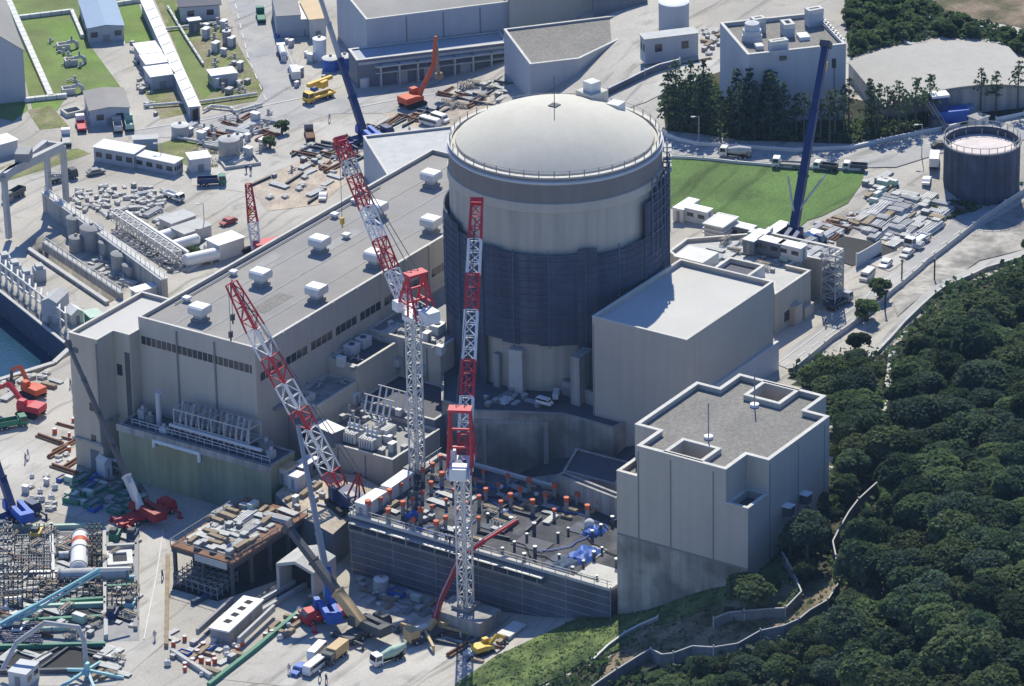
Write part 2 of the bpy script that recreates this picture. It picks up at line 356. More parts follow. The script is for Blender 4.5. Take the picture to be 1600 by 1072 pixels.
def shed(name, label, cat, poly, zt, z0=None, wall='wall_blue', roof='roof_metal', rise=0., over=.25, door=True, group=None, wins=0):
    "small building with an overhanging slab or gable roof; plan rectangle, ridge along its longer side"
    poly = ccw(poly)
    if z0 is None: z0 = min(h(p[0], p[1]) for p in poly)-.5
    P4 = [Vector(p[:2]) for p in poly]
    if (P4[1]-P4[0]).length < (P4[2]-P4[1]).length: P4 = P4[1:]+P4[:1]
    c = sum(P4, Vector((0, 0)))/4; t = T(name, label, cat, (c.x, c.y, z0), group=group)
    MB().prism([tuple(p) for p in P4], z0, zt, top=(rise == 0)).build('wall', wall, t)
    o = [Vector(p) for p in inset([tuple(p) for p in P4], -over)]
    if rise:
        m1, m2 = (o[0]+o[3])/2, (o[1]+o[2])/2; i1, i2 = (P4[0]+P4[3])/2, (P4[1]+P4[2])/2
        for a, b, i in ((P4[0], P4[3], i1), (P4[1], P4[2], i2)): MB().add([(a.x, a.y, zt), (b.x, b.y, zt), (i.x, i.y, zt+rise*.97)], [(0, 1, 2)]).build('gable', wall, t)
        e = zt-rise*over/max((P4[3]-P4[0]).length/2, .1); rb = MB()
        for k, th in ((0, 0), (1, .14)):
            pass
        vs = []
        for th in (0, .14):
            vs += [(o[0].x, o[0].y, e+th), (o[1].x, o[1].y, e+th), (m2.x, m2.y, zt+rise+th), (m1.x, m1.y, zt+rise+th), (o[3].x, o[3].y, e+th), (o[2].x, o[2].y, e+th)]
        rb.add(vs, [(6, 7, 8, 9), (9, 8, 11, 10), (3, 2, 1, 0), (4, 5, 2, 3), (0, 1, 7, 6), (5, 4, 10, 11), (0, 6, 9, 3), (3, 9, 10, 4), (1, 2, 8, 7), (2, 5, 11, 8)])
        rb.build('roof', roof, t)
    else:
        MB().prism([tuple(p) for p in o], zt+.004, zt+.16, True, True).build('roof', roof, t)
    # openings on the two walls that face the camera
    walls = sorted(range(4), key=lambda k: ((P4[k]+P4[(k+1) % 4])/2).dot(Vector((F[0], F[1]))))[:2]
    H = zt-z0
    if door:
        k = walls[0]; A, B = P4[k], P4[(k+1) % 4]; L = (B-A).length
        dw = min(1.6, L*.3); onwall(MB(), A, B, L*.5-dw/2, L*.5+dw/2, z0+.02, min(z0+2.3, zt-.2), .04).build('door', 'grey', t)
    for k in walls:
        A, B = P4[k], P4[(k+1) % 4]; L = (B-A).length
        for i in range(wins):
            s = L*(i+.5)/wins
            if door and k == walls[0] and abs(s-L*.5) < 1.6: continue
            ww = min(.8, L/wins*.3); onwall(MB(), A, B, s-ww, s+ww, z0+H*.45, z0+H*.75, .04).build('window', 'glass', t)
    return t
# ------------------------------------------------------------------ ground
SEA = pxpoly([(-90,380),(0,452),(110,541),(84,566),(0,592),(-120,630)], 0)
CHAN = pxpoly([(46,389),(66,376),(188,458),(172,470)], 0)
def inpoly(x, y, poly):
    x = np.asarray(x); y = np.asarray(y); r = np.zeros(x.shape, bool); n = len(poly)
    for i in range(n):
        x1, y1 = poly[i]; x2, y2 = poly[(i+1) % n]
        c = ((y1 > y) != (y2 > y)) & (x < (x2-x1)*(y-y1)/((y2-y1) if abs(y2-y1) > 1e-9 else 1e-9)+x1); r ^= c
    return r
def axis(a, b, s):
    core = list(np.arange(a, b, s)); lo = []; hi = []; d = s*2; x = a
    while x > -5000: x -= d; lo.append(x); d *= 1.6
    d = s*2; x = core[-1]
    while x < 5000: x += d; hi.append(x); d *= 1.6
    return np.array(lo[::-1]+core+hi)
GX, GY = axis(-215, 300, 2.2), axis(-190, 250, 2.2)
XX, YY = np.meshgrid(GX, GY)
ZZ = heights(XX, YY).reshape(XX.shape)
ZZ[inpoly(XX, YY, SEA)] = -9; ZZ[inpoly(XX, YY, CHAN)] = -6
nx, ny = len(GX), len(GY)
me = bpy.data.meshes.new('ground')
idx = np.arange(nx*ny).reshape(ny, nx)
fs = np.stack([idx[:-1, :-1], idx[:-1, 1:], idx[1:, 1:], idx[1:, :-1]], -1).reshape(-1, 4)
me.from_pydata(np.stack([XX, YY, ZZ], -1).reshape(-1, 3).tolist(), [], fs.tolist()); me.materials.append(M('ground'))
me.polygons.foreach_set('use_smooth', [True]*len(me.polygons))
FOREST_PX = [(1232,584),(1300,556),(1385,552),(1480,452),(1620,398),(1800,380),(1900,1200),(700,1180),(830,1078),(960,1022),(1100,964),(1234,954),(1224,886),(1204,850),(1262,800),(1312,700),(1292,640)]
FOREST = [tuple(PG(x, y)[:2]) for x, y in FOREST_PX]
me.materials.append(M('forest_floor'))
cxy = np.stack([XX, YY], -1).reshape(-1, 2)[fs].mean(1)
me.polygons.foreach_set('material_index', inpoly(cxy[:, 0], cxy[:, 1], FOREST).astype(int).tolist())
g = bpy.data.objects.new('ground', me); COL.objects.link(g); struct(g)
def zgrid(x, y):
    "height of the ground sheet itself"
    x = np.clip(np.asarray(x, float), GX[0], GX[-1]-1); y = np.clip(np.asarray(y, float), GY[0], GY[-1]-1)
    i = np.searchsorted(GX, x)-1; j = np.searchsorted(GY, y)-1
    i = np.clip(i, 0, nx-2); j = np.clip(j, 0, ny-2)
    tx = (x-GX[i])/(GX[i+1]-GX[i]); ty = (y-GY[j])/(GY[j+1]-GY[j])
    return ZZ[j, i]*(1-tx)*(1-ty)+ZZ[j, i+1]*tx*(1-ty)+ZZ[j+1, i]*(1-tx)*ty+ZZ[j+1, i+1]*tx*ty
import bmesh
def sheet(name, pts, m, dz=.05, step=5., kind='structure', label=None, cat=None, world=None, group=None):
    poly = world if world is not None else [tuple(PG(x, y)[:2]) for x, y in pts]
    bm = bmesh.new(); vs = [bm.verts.new((x, y, 0)) for x, y in ccw(poly)]; bm.faces.new(vs)
    bmesh.ops.triangulate(bm, faces=bm.faces[:])
    for _ in range(7):
        es = [e for e in bm.edges if e.calc_length() > step]
        if not es: break
        bmesh.ops.subdivide_edges(bm, edges=es, cuts=1); bmesh.ops.triangulate(bm, faces=[f for f in bm.faces if len(f.verts) > 3])
    xs = np.array([v.co.x for v in bm.verts]); ys = np.array([v.co.y for v in bm.verts]); zs = zgrid(xs, ys)
    for v, z in zip(bm.verts, zs): v.co.z = z+dz
    mesh = bpy.data.meshes.new(name); bm.to_mesh(mesh); bm.free(); mesh.materials.append(M(m))
    o = bpy.data.objects.new(name, mesh); COL.objects.link(o); XF[o.name] = ((0, 0, 0), 0)
    if kind: o['kind'] = kind
    return tag(o, label, cat, group)
MB().add([(-400, 0, -5), (-100, -120, -5), (160, 60, -5), (160, 330, -5), (-400, 330, -5)], [(0, 1, 2, 3, 4)])
sea = MB(); sea.add([(x, y, -5) for x, y in inset(SEA, -3)], [tuple(range(len(SEA)))]); struct(sea.build('sea', 'water'))
cw = MB(); cw.add([(x, y, -4.2) for x, y in inset(CHAN, -3)], [tuple(range(len(CHAN)))]); struct(cw.build('channel_water', 'water'))

sheet('field', [(1046,247),(1180,256),(1350,268),(1348,285),(1325,318),(1285,338),(1262,345),(1240,364),(1190,358),(1120,335),(1040,325)], 'grass', .12)
sheet('upper_road', [(1030,214),(1075,224),(1200,237),(1330,234),(1440,212),(1620,186),(1620,216),(1470,240),(1400,262),(1345,263),(1240,259),(1150,251),(1040,243)], 'road', .16)
sheet('access_road', [(1205,566),(1290,505),(1330,480),(1390,430),(1440,390),(1500,335),(1560,300),(1640,250),(1640,272),(1600,298),(1530,346),(1450,408),(1365,484),(1300,530),(1238,580)], 'road', .12)
sheet('storage_yard', [(1330,340),(1390,290),(1450,270),(1500,300),(1480,330),(1440,385),(1390,425),(1330,400)], 'yard', .08)
sheet('valley_path', [(1352,560),(1405,500),(1470,440),(1530,412),(1620,385),(1620,396),(1540,422),(1482,450),(1420,508),(1366,566)], 'road', .15)
sheet('valley_slope', [(1395,470),(1470,405),(1540,350),(1640,285),(1640,380),(1530,408),(1468,436),(1402,496)], 'concrete_stain', .15, 3.)  # stained concrete tone puts the shade of this bank into its colour
sheet('lawn', [(18,0),(120,-5),(140,70),(190,138),(132,148),(105,150),(90,172),(70,185),(50,170),(38,120)], 'lawn', .04)
sheet('lawn', [(178,-6),(212,-6),(240,64),(196,68)], 'lawn', .04)
sheet('lawn', [(222,140),(262,128),(300,176),(252,186)], 'scrub', .04)
sheet('lawn', [(240,-5),(275,-5),(290,34),(350,30),(382,88),(412,140),(400,158),(318,172),(268,60)], 'scrub', .04)
sheet('lawn', [(252,-4),(270,-4),(298,60),(318,110),(350,140),(318,152),(290,120)], 'lawn', .045)
sheet('lawn', [(42,172),(80,165),(108,198),(62,203)], 'scrub', .045)
sheet('lawn', [(-30,40),(22,20),(44,172),(20,190),(-20,180)], 'lawn', .04)
sheet('lawn', [(0,262),(50,245),(120,232),(142,240),(60,268),(4,285)], 'scrub', .045)
sheet('lawn', [(228,232),(300,262),(340,262),(345,222),(280,215)], 'scrub', .045)
sheet('plant_road', [(352,-10),(428,-10),(480,150),(520,178),(420,212),(200,216),(205,204),(400,168),(412,140),(385,85)], 'road', .05)
sheet('plant_road', [(520,178),(480,150),(640,140),(790,120),(790,140),(650,176)], 'road', .052)
sheet('ramp', [(930,160),(950,140),(1130,92),(1140,108),(1010,160),(955,182)], 'yard', .15)
sheet('yard', [(300,235),(420,205),(560,180),(700,180),(600,265),(420,330),(380,300),(300,290)], 'yard', .045)
sheet('dirt', [(560,150),(720,140),(770,150),(760,190),(690,215),(600,180)], 'dirt', .048)
sheet('yard', [(380,290),(470,250),(540,225),(560,270),(500,320),(420,330)], 'dirt', .055)
sheet('yard', [(0,660),(110,590),(120,730),(250,800),(262,860),(262,1000),(180,1072),(30,1072),(180,960),(220,880),(200,830),(0,780)], 'yard', .045)
sheet('yard', [(440,1072),(330,1060),(480,960),(560,930),(690,960),(780,1000),(700,1030),(640,1072)], 'yard', .045)
sheet('dirt', [(1370,380),(1410,358),(1465,372),(1420,392)], 'dirt', .13)
sheet('hillside', [(1440,-10),(1640,-10),(1640,60),(1590,42),(1480,22)], 'brown_dirt', .1)
sheet('grass_slope', [(715,1068),(775,1027),(850,992),(930,956),(966,952),(1060,922),(1165,882),(1205,852),(1222,890),(1242,930),(1230,952),(1190,960),(1100,962),(1030,985),(960,1020),(900,1044),(830,1080),(700,1090)], 'slope_grass', .3, 3.)
sheet('bare_slope', [(950,1040),(1000,985),(1080,965),(1150,975),(1240,955),(1300,905),(1310,930),(1240,985),(1150,1020),(1080,1028),(1000,1052),(930,1075)], 'brown_dirt', .38, 3.)
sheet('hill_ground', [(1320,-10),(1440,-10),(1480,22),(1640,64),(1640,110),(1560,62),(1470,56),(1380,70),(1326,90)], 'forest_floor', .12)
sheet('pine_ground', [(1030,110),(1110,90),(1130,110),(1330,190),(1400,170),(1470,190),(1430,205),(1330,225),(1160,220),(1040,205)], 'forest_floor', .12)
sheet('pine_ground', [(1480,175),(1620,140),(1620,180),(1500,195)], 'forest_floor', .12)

# ------------------------------------------------------------------ turbine hall, service block, low terrace
TX0, TX1, TY0, TY1, TZ = -78.85, 15, 1.7, 28.1, 29.3
turb, tp, tzr = bld('turbine_hall', 'long grey turbine hall with a flat roof and eight white roof ventilators', 'building', [(TX0,TY0),(TX1,TY0),(TX1,TY1),(TX0,TY1)], TZ, -1, roof='roof_grey', par=.8)
A, B, Cc, Dd = (TX0, TY1), (TX0, TY0), (TX1, TY0), (TX1, TY1)
for k in range(22): onwall(MB(), A, B, .5+k*1.16, .5+k*1.16+.98, 24.0, 25.6, .04).build('window', 'glass', turb)
for k in range(44): onwall(MB(), B, Cc, 1.0+(k//4)*7.7+(k % 4)*1.68, 1.0+(k//4)*7.7+(k % 4)*1.68+1.45, 22.3, 23.9, .04).build('window', 'glass', turb)
mj = MB()
for k in range(1, 12): onwall(mj, B, Cc, k*7.7+.2, k*7.7+.75, 2, TZ-.15, .22)
onwall(mj, A, B, 25.5, 26.35, 2, TZ-.15, .22)
mj.build('pilaster', 'wall', turb)
ms = MB()
for y in (8.3, 14.9, 21.5): ms.box(((TX0+TX1)/2, y, tzr+.004), (TX1-TX0-2, .35, .05))
ms.build('roof_seam', 'grey', turb)
onwall(MB(), B, Cc, 60, 64, 14, 17, .1).build('louvre', 'louvre', turb)

serv, sp, szr = bld('service_block', 'tall narrow service block with a pale roof at the left end of the turbine hall', 'building',
    [(-86.4,38.25),(-86.4,31.8),(-81.6,31.8),(-81.6,28.15),(-78.9,28.15),(-64.9,28.15),(-64.9,38.25)], 26.7, -1, roof='roof_white', wall='wall_warm', par=.8)
for s0, z0, z1 in ((2.2, 20, 21.6), (2.2, 13.5, 15.2)): onwall(MB(), (-86.4,38.25), (-86.4,31.8), s0+1.6, s0+2.7, z0-8, z1-8, .04).build('window', 'glass', serv)
onwall(MB(), (-81.6,31.8), (-81.6,28.15), .4, 1.6, 18, 20.2, .04).build('window', 'glass', serv)
onwall(MB(), (-81.6,31.8), (-81.6,28.15), 2.3, 3.5, 9, 23, .04).build('louvre', 'louvre', serv)
onwall(MB(), (-86.4,38.25), (-86.4,31.8), 3.4, 5.4, -.9, 4.2, .05).build('door', 'wall_dark', serv)
onwall(MB(), (-86.4,31.8), (-81.6,31.8), .5, 4.4, 9.6, 10.1, .6).build('canopy', 'concrete', serv)
b2 = MB(); onwall(b2, (-86.4,38.25), (-86.4,31.8), -.25, 6.7, 5.5, 6.0, .5); b2.build('ledge', 'concrete', serv)

terr, _, tz_ = bld('condenser_block', 'low concrete tank block with a stained greenish wall before the turbine hall', 'tank', [(-86.2,-6),(-78.9,-6),(-78.9,28.1),(-86.2,28.1)], 10.9, -1, wall='tank_wall', roof='roof_dark', par=.3, coping='concrete')
b2 = MB(); b2.box((-86.35, 11, 9.6), (.5, 34.6, 1.3)); b2.build('edge_beam', 'concrete', terr)
for k in range(5): pass

# ------------------------------------------------------------------ reactor containment
CC = P(867, 215, 56.2); CX, CY = float(CC[0]), float(CC[1]); RR = 19.4
def cz(py):
    f = np.array([CX, CY])-F[:2]/np.linalg.norm(F[:2])*RR; lo, hi = -20, 90
    for _ in range(50):
        m_ = (lo+hi)/2; q = np.array([f[0], f[1], m_])-EYE
        if 536-CAM_F*(q @ U)/(q @ F) > py: lo = m_
        else: hi = m_
    return lo
cont = T('reactor_containment', 'huge round reactor containment with a pale shallow dome, wrapped below in dark scaffold netting', 'reactor building', (CX, CY, 0))
c0 = (CX, CY, 0); zt = 56.2
Rs, rb_, zb_ = 30.0, 18.0, 56.45; prof = [(RR-.5, 55.75), (rb_+.1, 55.9), (rb_, zb_)]
for i in range(1, 25):
    r = rb_*(1-i/24); prof.append((r, zb_+math.sqrt(Rs*Rs-r*r)-math.sqrt(Rs*Rs-rb_*rb_)))
MB().lathe(c0, prof, 128).build('dome', 'dome', cont, True)
z1, z2, z3, z4, z5 = cz(284), cz(290), cz(318), cz(330), cz(335)
MB().lathe(c0, [(RR, z1), (RR, zt), (RR-.55, zt), (RR-.55, 55.7)], 128).build('parapet', 'cont_wall', cont, True)
MB().lathe(c0, [(RR+.03, zt-.02), (RR+.1, zt+.12), (RR-.7, zt+.12), (RR-.6, zt-.02)], 128).build('coping', 'coping', cont, True)
MB().lathe(c0, [(RR+.003, z2), (RR+.35, z2+.25), (RR+.35, z1-.15), (RR+.003, z1)], 128).build('ring_beam', 'wall_pale', cont, True)
MB().lathe(c0, [(RR+.02, z3), (RR+.02, z2)], 128).build('dark_band', 'cont_band', cont, True)
MB().lathe(c0, [(RR+.003, z1), (RR+.006, zt-.25)], 128).build('dark_band', 'cont_band', cont, True)
MB().lathe(c0, [(RR+.003, z5), (RR+.3, z5+.3), (RR+.3, z3-.1), (RR+.003, z3)], 128).build('ring_beam', 'wall', cont, True)
MB().lathe(c0, [(RR, 8), (RR, z2)], 128).build('wall', 'cont_wall', cont, True)
zs0, zs1 = cz(536), cz(396); RS = 20.55
va = math.atan2(-F[1], -F[0])                       # azimuth of the side that faces the camera
def sector(a0, a1, za, zb, r, nn, name, m):
    MB().lathe(c0, [(r, za), (r, zb), (r-.25, zb), (r-.25, za)], nn, va+RAD(a0), va+RAD(a1)).build(name, m, cont, True)
rg = random.Random(5)
for k in range(24):                                 # netting in panels of uneven height; angles grow to the right of the picture
    a0, a1 = -120+k*10, -110+k*10
    top = zs1+rg.uniform(-.5, .9)
    if a0 >= 50: top = 51.6-rg.uniform(0, 2.2)-(2.5 if a0 < 60 else 0)
    if a0 < -65: top = zs1+2.5+rg.uniform(-.5, 1)
    bot = zs0+rg.uniform(-.3, .3)
    if 8 <= a0 < 60 or a0 < -48: bot = 13.5
    sector(a0, a1, bot, top, RS+rg.uniform(-.06, .06), 4, 'scaffold_net', 'net' if rg.random() < .6 else 'net_patch')
mb = MB(); zz = zs0+.6
while zz < zs1:
    mb.lathe(c0, [(RS+.1, zz), (RS+.2, zz+.05), (RS+.2, zz+.14), (RS+.1, zz+.14)], 72, va-2.1, va+2.1); zz += 1.3
mb.build('scaffold_ledger', 'net_line', cont)
mb = MB()
for a in np.arange(-115, 116, 18.4):
    t = va+RAD(a); x, y = CX+(RS+.14)*math.cos(t), CY+(RS+.14)*math.sin(t); mb.bar((x, y, zs0-.5), (x, y, zs1+rg.uniform(0, 1.2)), .16)
for a in np.arange(56, 100, 5):
    t = va+RAD(a); x, y = CX+(RS+.2)*math.cos(t), CY+(RS+.2)*math.sin(t); mb.bar((x, y, zs1-4), (x, y, 52.5), .2)
for z in np.arange(zs1, 52.5, 1.9): mb.lathe(c0, [(RS+.1, z), (RS+.3, z), (RS+.3, z+.2), (RS+.1, z+.2)], 16, va+RAD(55), va+RAD(100))
mb.build('scaffold_standard', 'net_line', cont)
mb = MB()
for a in (86, 92): 
    for z in np.arange(50, 55.5, 1.9):
        t = va+RAD(a); mb.box((CX+(RS-.2)*math.cos(t), CY+(RS-.2)*math.sin(t), z), (1.6, 1.6, .15), t)
        for dd in (-.8, .8): mb.bar((CX+(RS-.2)*math.cos(t)-dd*math.sin(t), CY+(RS-.2)*math.sin(t)+dd*math.cos(t), z-1.9), (CX+(RS-.2)*math.cos(t)-dd*math.sin(t), CY+(RS-.2)*math.sin(t)+dd*math.cos(t), z+1.2), .18)
mb.build('stair_tower', 'lightgrey', cont)
for px, ww in ((797, 2.6),):                         # the buttress at the foot, facing the camera
    t = va+RAD(-22); MB().box((CX+(RR+.8)*math.cos(t), CY+(RR+.8)*math.sin(t), 12), (2.2, 2.6, cz(545)-12), t).build('buttress', 'concrete_light', cont)
    t = va+RAD(-34); MB().box((CX+(RR+.5)*math.cos(t), CY+(RR+.5)*math.sin(t), 12), (1.4, 1.2, cz(560)-12), t).build('buttress', 'concrete', cont)
mb = MB()
for k in range(44):
    t = 2*math.pi*k/44; x, y = CX+(RR-.3)*math.cos(t), CY+(RR-.3)*math.sin(t); mb.bar((x, y, zt), (x, y, zt+1.2), .13)
mb.lathe((CX, CY, zt), [(RR-.33, 1.1), (RR-.27, 1.1), (RR-.27, 1.17), (RR-.33, 1.17), (RR-.33, 1.1)], 96)
mb.build('railing', 'grey', cont)
q = P(925, 152, 60.3); u_ = va+.7
MB().box((q[0], q[1], 58.5), (4.2, 4.2, 3.2), u_).build('vent_housing', 'dome', cont)
MB().box((q[0], q[1], 61.704), (2.3, 2.3, 1.8), u_).build('vent_housing', 'offwhite', cont)
q = P(962, 176, 58.5); MB().box((q[0], q[1], 56.5), (2.6, 2.6, 4.0), u_+.3).build('vent_housing', 'offwhite', cont)
q = P(963, 178, 58.5)
mb = MB(); q = P(862, 152, 64.3); mb.bar((CX, CY, 62.3), (CX, CY, 68.2), .11); mb.box((CX, CY, 62.25), (1.7, 1.7, .35)); mb.build('lightning_rod', 'darkgrey', cont)
MB().bar((CX, CY, 62.45), tuple(P(920, 151, 60.2)), .28).build('conduit', 'lightgrey', cont)

# platform at the foot of the containment
plat, pp, pz = bld('reactor_platform', 'high concrete platform with streaked retaining walls round the foot of the containment', 'retaining wall',
    pxpoly([(690,625),(742,641),(880,646),(958,668),(1015,640),(1060,560),(1000,480),(760,480),(690,560)], 15), 15, -1, wall='concrete_stain', roof='roof_dark', par=.5, coping='concrete')
q = pp
wl = pxpoly([(742,641),(880,646)], 15)
fr = MB(); a_, b_ = np.array(P(742,641,15)[:2]), np.array(P(880,646,15)[:2]); L_ = float(np.linalg.norm(b_-a_))
onwall(fr, a_, b_, 0, L_-2.6, 12.6, 13.3, .3); onwall(fr, a_, b_, 1.2, 2.0, 4, 12.6, .25); onwall(fr, a_, b_, L_-3.6, L_-2.7, 4, 12.6, .25)
fr.build('wall_rib', 'concrete', plat)
s1, _, _ = bld('retaining_block', 'stained concrete block with a recessed top beside the square grey auxiliary hall', 'retaining wall', rect3(P(955,645,14.5), P(1003,659,14.5), P(1020,628,14.5)), 14.5, -1, wall='concrete_stain', roof='roof_dark', par=2.2, coping='concrete')
s1, _, _ = bld('retaining_wall', 'low pale parapet wall sloping along the edge of the reactor platform', 'wall', [tuple(P(878,612,15)[:2]), tuple(P(962,644,15)[:2]), tuple(P(964,641,15)[:2]), tuple(P(880,609,15)[:2])], 17.2, 5, wall='concrete', roof='concrete', par=0)
s1, _, _ = bld('stair_block', 'pale concrete pier beside the containment and the auxiliary hall', 'wall', rect3(P(893,555,24), P(905,560,24), P(926,545,24)), 24, 5, wall='concrete', roof='concrete', par=0)
s1, _, _ = bld('retaining_wall', 'stepped concrete wall with rails at the back of the dark roof deck', 'wall', rect3(P(870,742,15), P(962,778,15), P(966,770,15)), 15, -1, wall='concrete', roof='concrete', par=.4, coping='concrete')

bld('retaining_wall', 'dark stained wall block filling the corner between the platform and the new building', 'retaining wall', pxpoly([(880,735),(962,757),(985,722),(900,700)], 11), 11, -1, wall='concrete_stain', roof='roof_dark', par=.3, coping='concrete')
sheet('pit_floor', [(690,740),(880,740),(990,780),(1010,640),(880,640),(700,640)], 'darkgrey', .06)  # dark ground sheet: shade of this gap put into the colour
# ------------------------------------------------------------------ auxiliary hall
aux, ap, azr = bld('auxiliary_hall', 'plain square grey hall with a pale flat roof half shaded by the containment', 'building', [(-44.9,-67.3),(-15.1,-67.3),(-15.1,-47.6),(-44.9,-47.6)], 34, 4, wall='wall', roof='roof_white', par=1.0)
onwall(MB(), (-44.9,-67.3), (-15.1,-67.3), .3, 31, 4.2, 21.8, .5).build('lower_cladding', 'wall_pale', aux)
onwall(MB(), (-44.9,-47.6), (-44.9,-67.3), 0.1, .35, 5, 32.5, .02).build('joint', 'joint', aux)
anx, _, _ = bld('annex', 'small pale blue annex at the foot of the square auxiliary hall', 'building', [tuple(P(1008,609,17)[:2]), tuple(P(1055,622,17)[:2]), tuple((P(1055,622,17)+np.array([6, 0, 0]))[:2]), tuple((P(1008,609,17)+np.array([3.4, -.2, 0]))[:2])], 17, 3, wall='wall_pale', roof='roof_white', par=.3)

# ------------------------------------------------------------------ new square building at the right
ZN = 39.0
npx = [(991.9,663.1),(1031.3,672.5),(992.5,695.6),(1135,733.1),(1166.9,709.4),(1201.3,719.4),(1296.3,649.4),(1258.8,640.6),(1292.5,617.5),(1153.1,583.8),(1124.4,606),(1088.8,595.6)]
nw = []
for x, y in npx:
    q = P(x, y, ZN); nw.append([float(q[0]), float(q[1])])
for i, j, ax in ((0,11,1),(0,1,0),(1,2,1),(2,3,0),(3,4,1),(4,5,0),(5,6,1),(6,7,0),(7,8,1),(8,9,0),(9,10,1),(10,11,0)):   # square the plan
    m_ = (nw[i][ax]+nw[j][ax])/2; nw[i][ax] = nw[j][ax] = m_
nb, npoly, nzr = bld('new_reactor_annex', 'big new grey building with a notched gravel roof edged in white, beside the wooded slope', 'building', nw, ZN, 5, wall='wall', roof='roof_gravel', par=1.0, ct=.7)
def lowroof(name, label, poly, zt_, par, **k): return bld(name, label, 'building', poly, zt_, 4, wall='wall', roof=k.pop('roof', 'roof_gravel'), par=par, ct=.6, **k)
fx, ry, ly = nw[3][0], nw[5][1], nw[2][1]
def part_block(pts, zt_, par, z0=4, roof='roof_gravel', name='low_wing', ct=.6):
    pts = ccw(pts); zr = zt_-par
    w_ = MB().prism(pts, z0, zr, top=False).build(name, 'wall', nb)
    MB().add([(p[0], p[1], zr) for p in pts], [tuple(range(len(pts)))]).build('roof', roof, w_)
    ringmb(MB(), pts, ct*.7, zr, zt_-.14, .003).build('parapet', 'wall', w_); ringmb(MB(), pts, ct, zt_-.14, zt_, .05).build('coping', 'coping', w_)
lcor = P(960.5, 737, 33.4)
part_block([(fx+.004, ly+.004), (fx+.004, float(lcor[1])), (fx+6.2, float(lcor[1])), (fx+6.2, ly+.004)], 33.4, 1.0)
part_block([(fx-.0, nw[3][1]-.004), (nw[4][0]-.004, nw[3][1]-.004), (nw[4][0]-.004, ry), (fx, ry)], 33.0, 1.6, roof='roof_dark')
# open wells in the roof, cut through the roof sheet
WELLS = []
def well(pts, zt_):
    w_ = [tuple(P(x, y, zt_)[:2]) for x, y in pts]; x0, x1 = min(p[0] for p in w_), max(p[0] for p in w_); y0, y1 = min(p[1] for p in w_), max(p[1] for p in w_)
    q = [(x0, y0), (x1, y0), (x1, y1), (x0, y1)]
    WELLS.append(inset(q, .6)); o_ = MB(); ringmb(o_, q, .6, nzr-5.0, zt_-.14); o_ = o_.build('roof_well', 'wall', nb)
    ringmb(MB(), q, .65, zt_-.14, zt_, .05).build('coping', 'coping', o_)
    qi = inset(q, .61); MB().add([(p[0], p[1], nzr-4.2) for p in qi], [(0, 1, 2, 3)]).build('well_floor', 'grey', o_)
well([(1037,705),(1067,684),(1127,700),(1096,721)], ZN)
well([(1163,617),(1191,596),(1249,609),(1220,630)], ZN)
from mathutils.geometry import tessellate_polygon
rf = [c for c in nb.children if c.name.startswith('roof') and not c.name.startswith('roof_well')][0]
loops = [[Vector((x, y, nzr)) for x, y in npoly]]+[[Vector((x, y, nzr)) for x, y in q][::-1] for q in WELLS]; flat = [v for l in loops for v in l]
tri = tessellate_polygon(loops); (lx, ly_, lz), _y = XF[nb.name]; m_ = bpy.data.meshes.new('roof'); m_.from_pydata([(v.x-lx, v.y-ly_, v.z-lz) for v in flat], [], [tuple(f) for f in tri]); m_.materials.append(M('roof_gravel')); rf.data = m_
# joints, dark band line and stained base of the walls
jm = MB()
for s in (0.15, 6.4, 14.6): onwall(jm, (fx, ly), (fx, nw[3][1]), s, s+.28, 8, ZN-1, .02)
for s in (.3, 9.5, 18): onwall(jm, (nw[5][0], ry), (nw[6][0], ry), s, s+.25, 12, ZN-1, .02)
onwall(jm, (fx, float(lcor[1])), (fx, ry), 0, abs(ry-float(lcor[1])), 21.6, 21.95, .03)
jm.build('joint', 'joint', nb)
onwall(MB(), (fx, float(lcor[1])), (fx, ry), -.02, abs(ry-float(lcor[1]))+.02, 3.9, 21.6, .025).build('stained_base', 'concrete_stain', nb)
for px, py in ((1226,789),(1253,770)):
    q = P(px, py, 20); s = 0
    # hooded vents on the right wall: meet the sight line with the wall plane
    d = F + R*(px-800)/CAM_F - U*(py-536)/CAM_F; tt = (ry-EYE[1])/d[1]; q = EYE+d*tt
    v_ = MB().box((q[0], ry-.75, q[2]-1.6), (1.5, 1.5, 1.6)).build('vent_hood', 'louvre', nb)
    MB().box((q[0], ry-.8, q[2]+.004), (1.8, 1.6, .15)).build('hood_cap', 'white', v_)
for px, py, px2, py2 in ((1107,685,1107,638),(1179,635,1179,612)):
    q = P(px, py, nzr); t = T('lightning_rod', 'thin rod on a white foot ' + ('near the middle of' if px < 1150 else 'by the rear well on') + ' the notched gravel roof', 'lightning rod', q)
    MB().prism([(q[0]+.8*math.cos(k*math.pi/4), q[1]+.8*math.sin(k*math.pi/4)) for k in range(8)], nzr, nzr+.5).build('foot', 'white', t)
    MB().bar((q[0], q[1], nzr+.5), (q[0], q[1], nzr+6.5), .16).build('rod', 'grey', t)

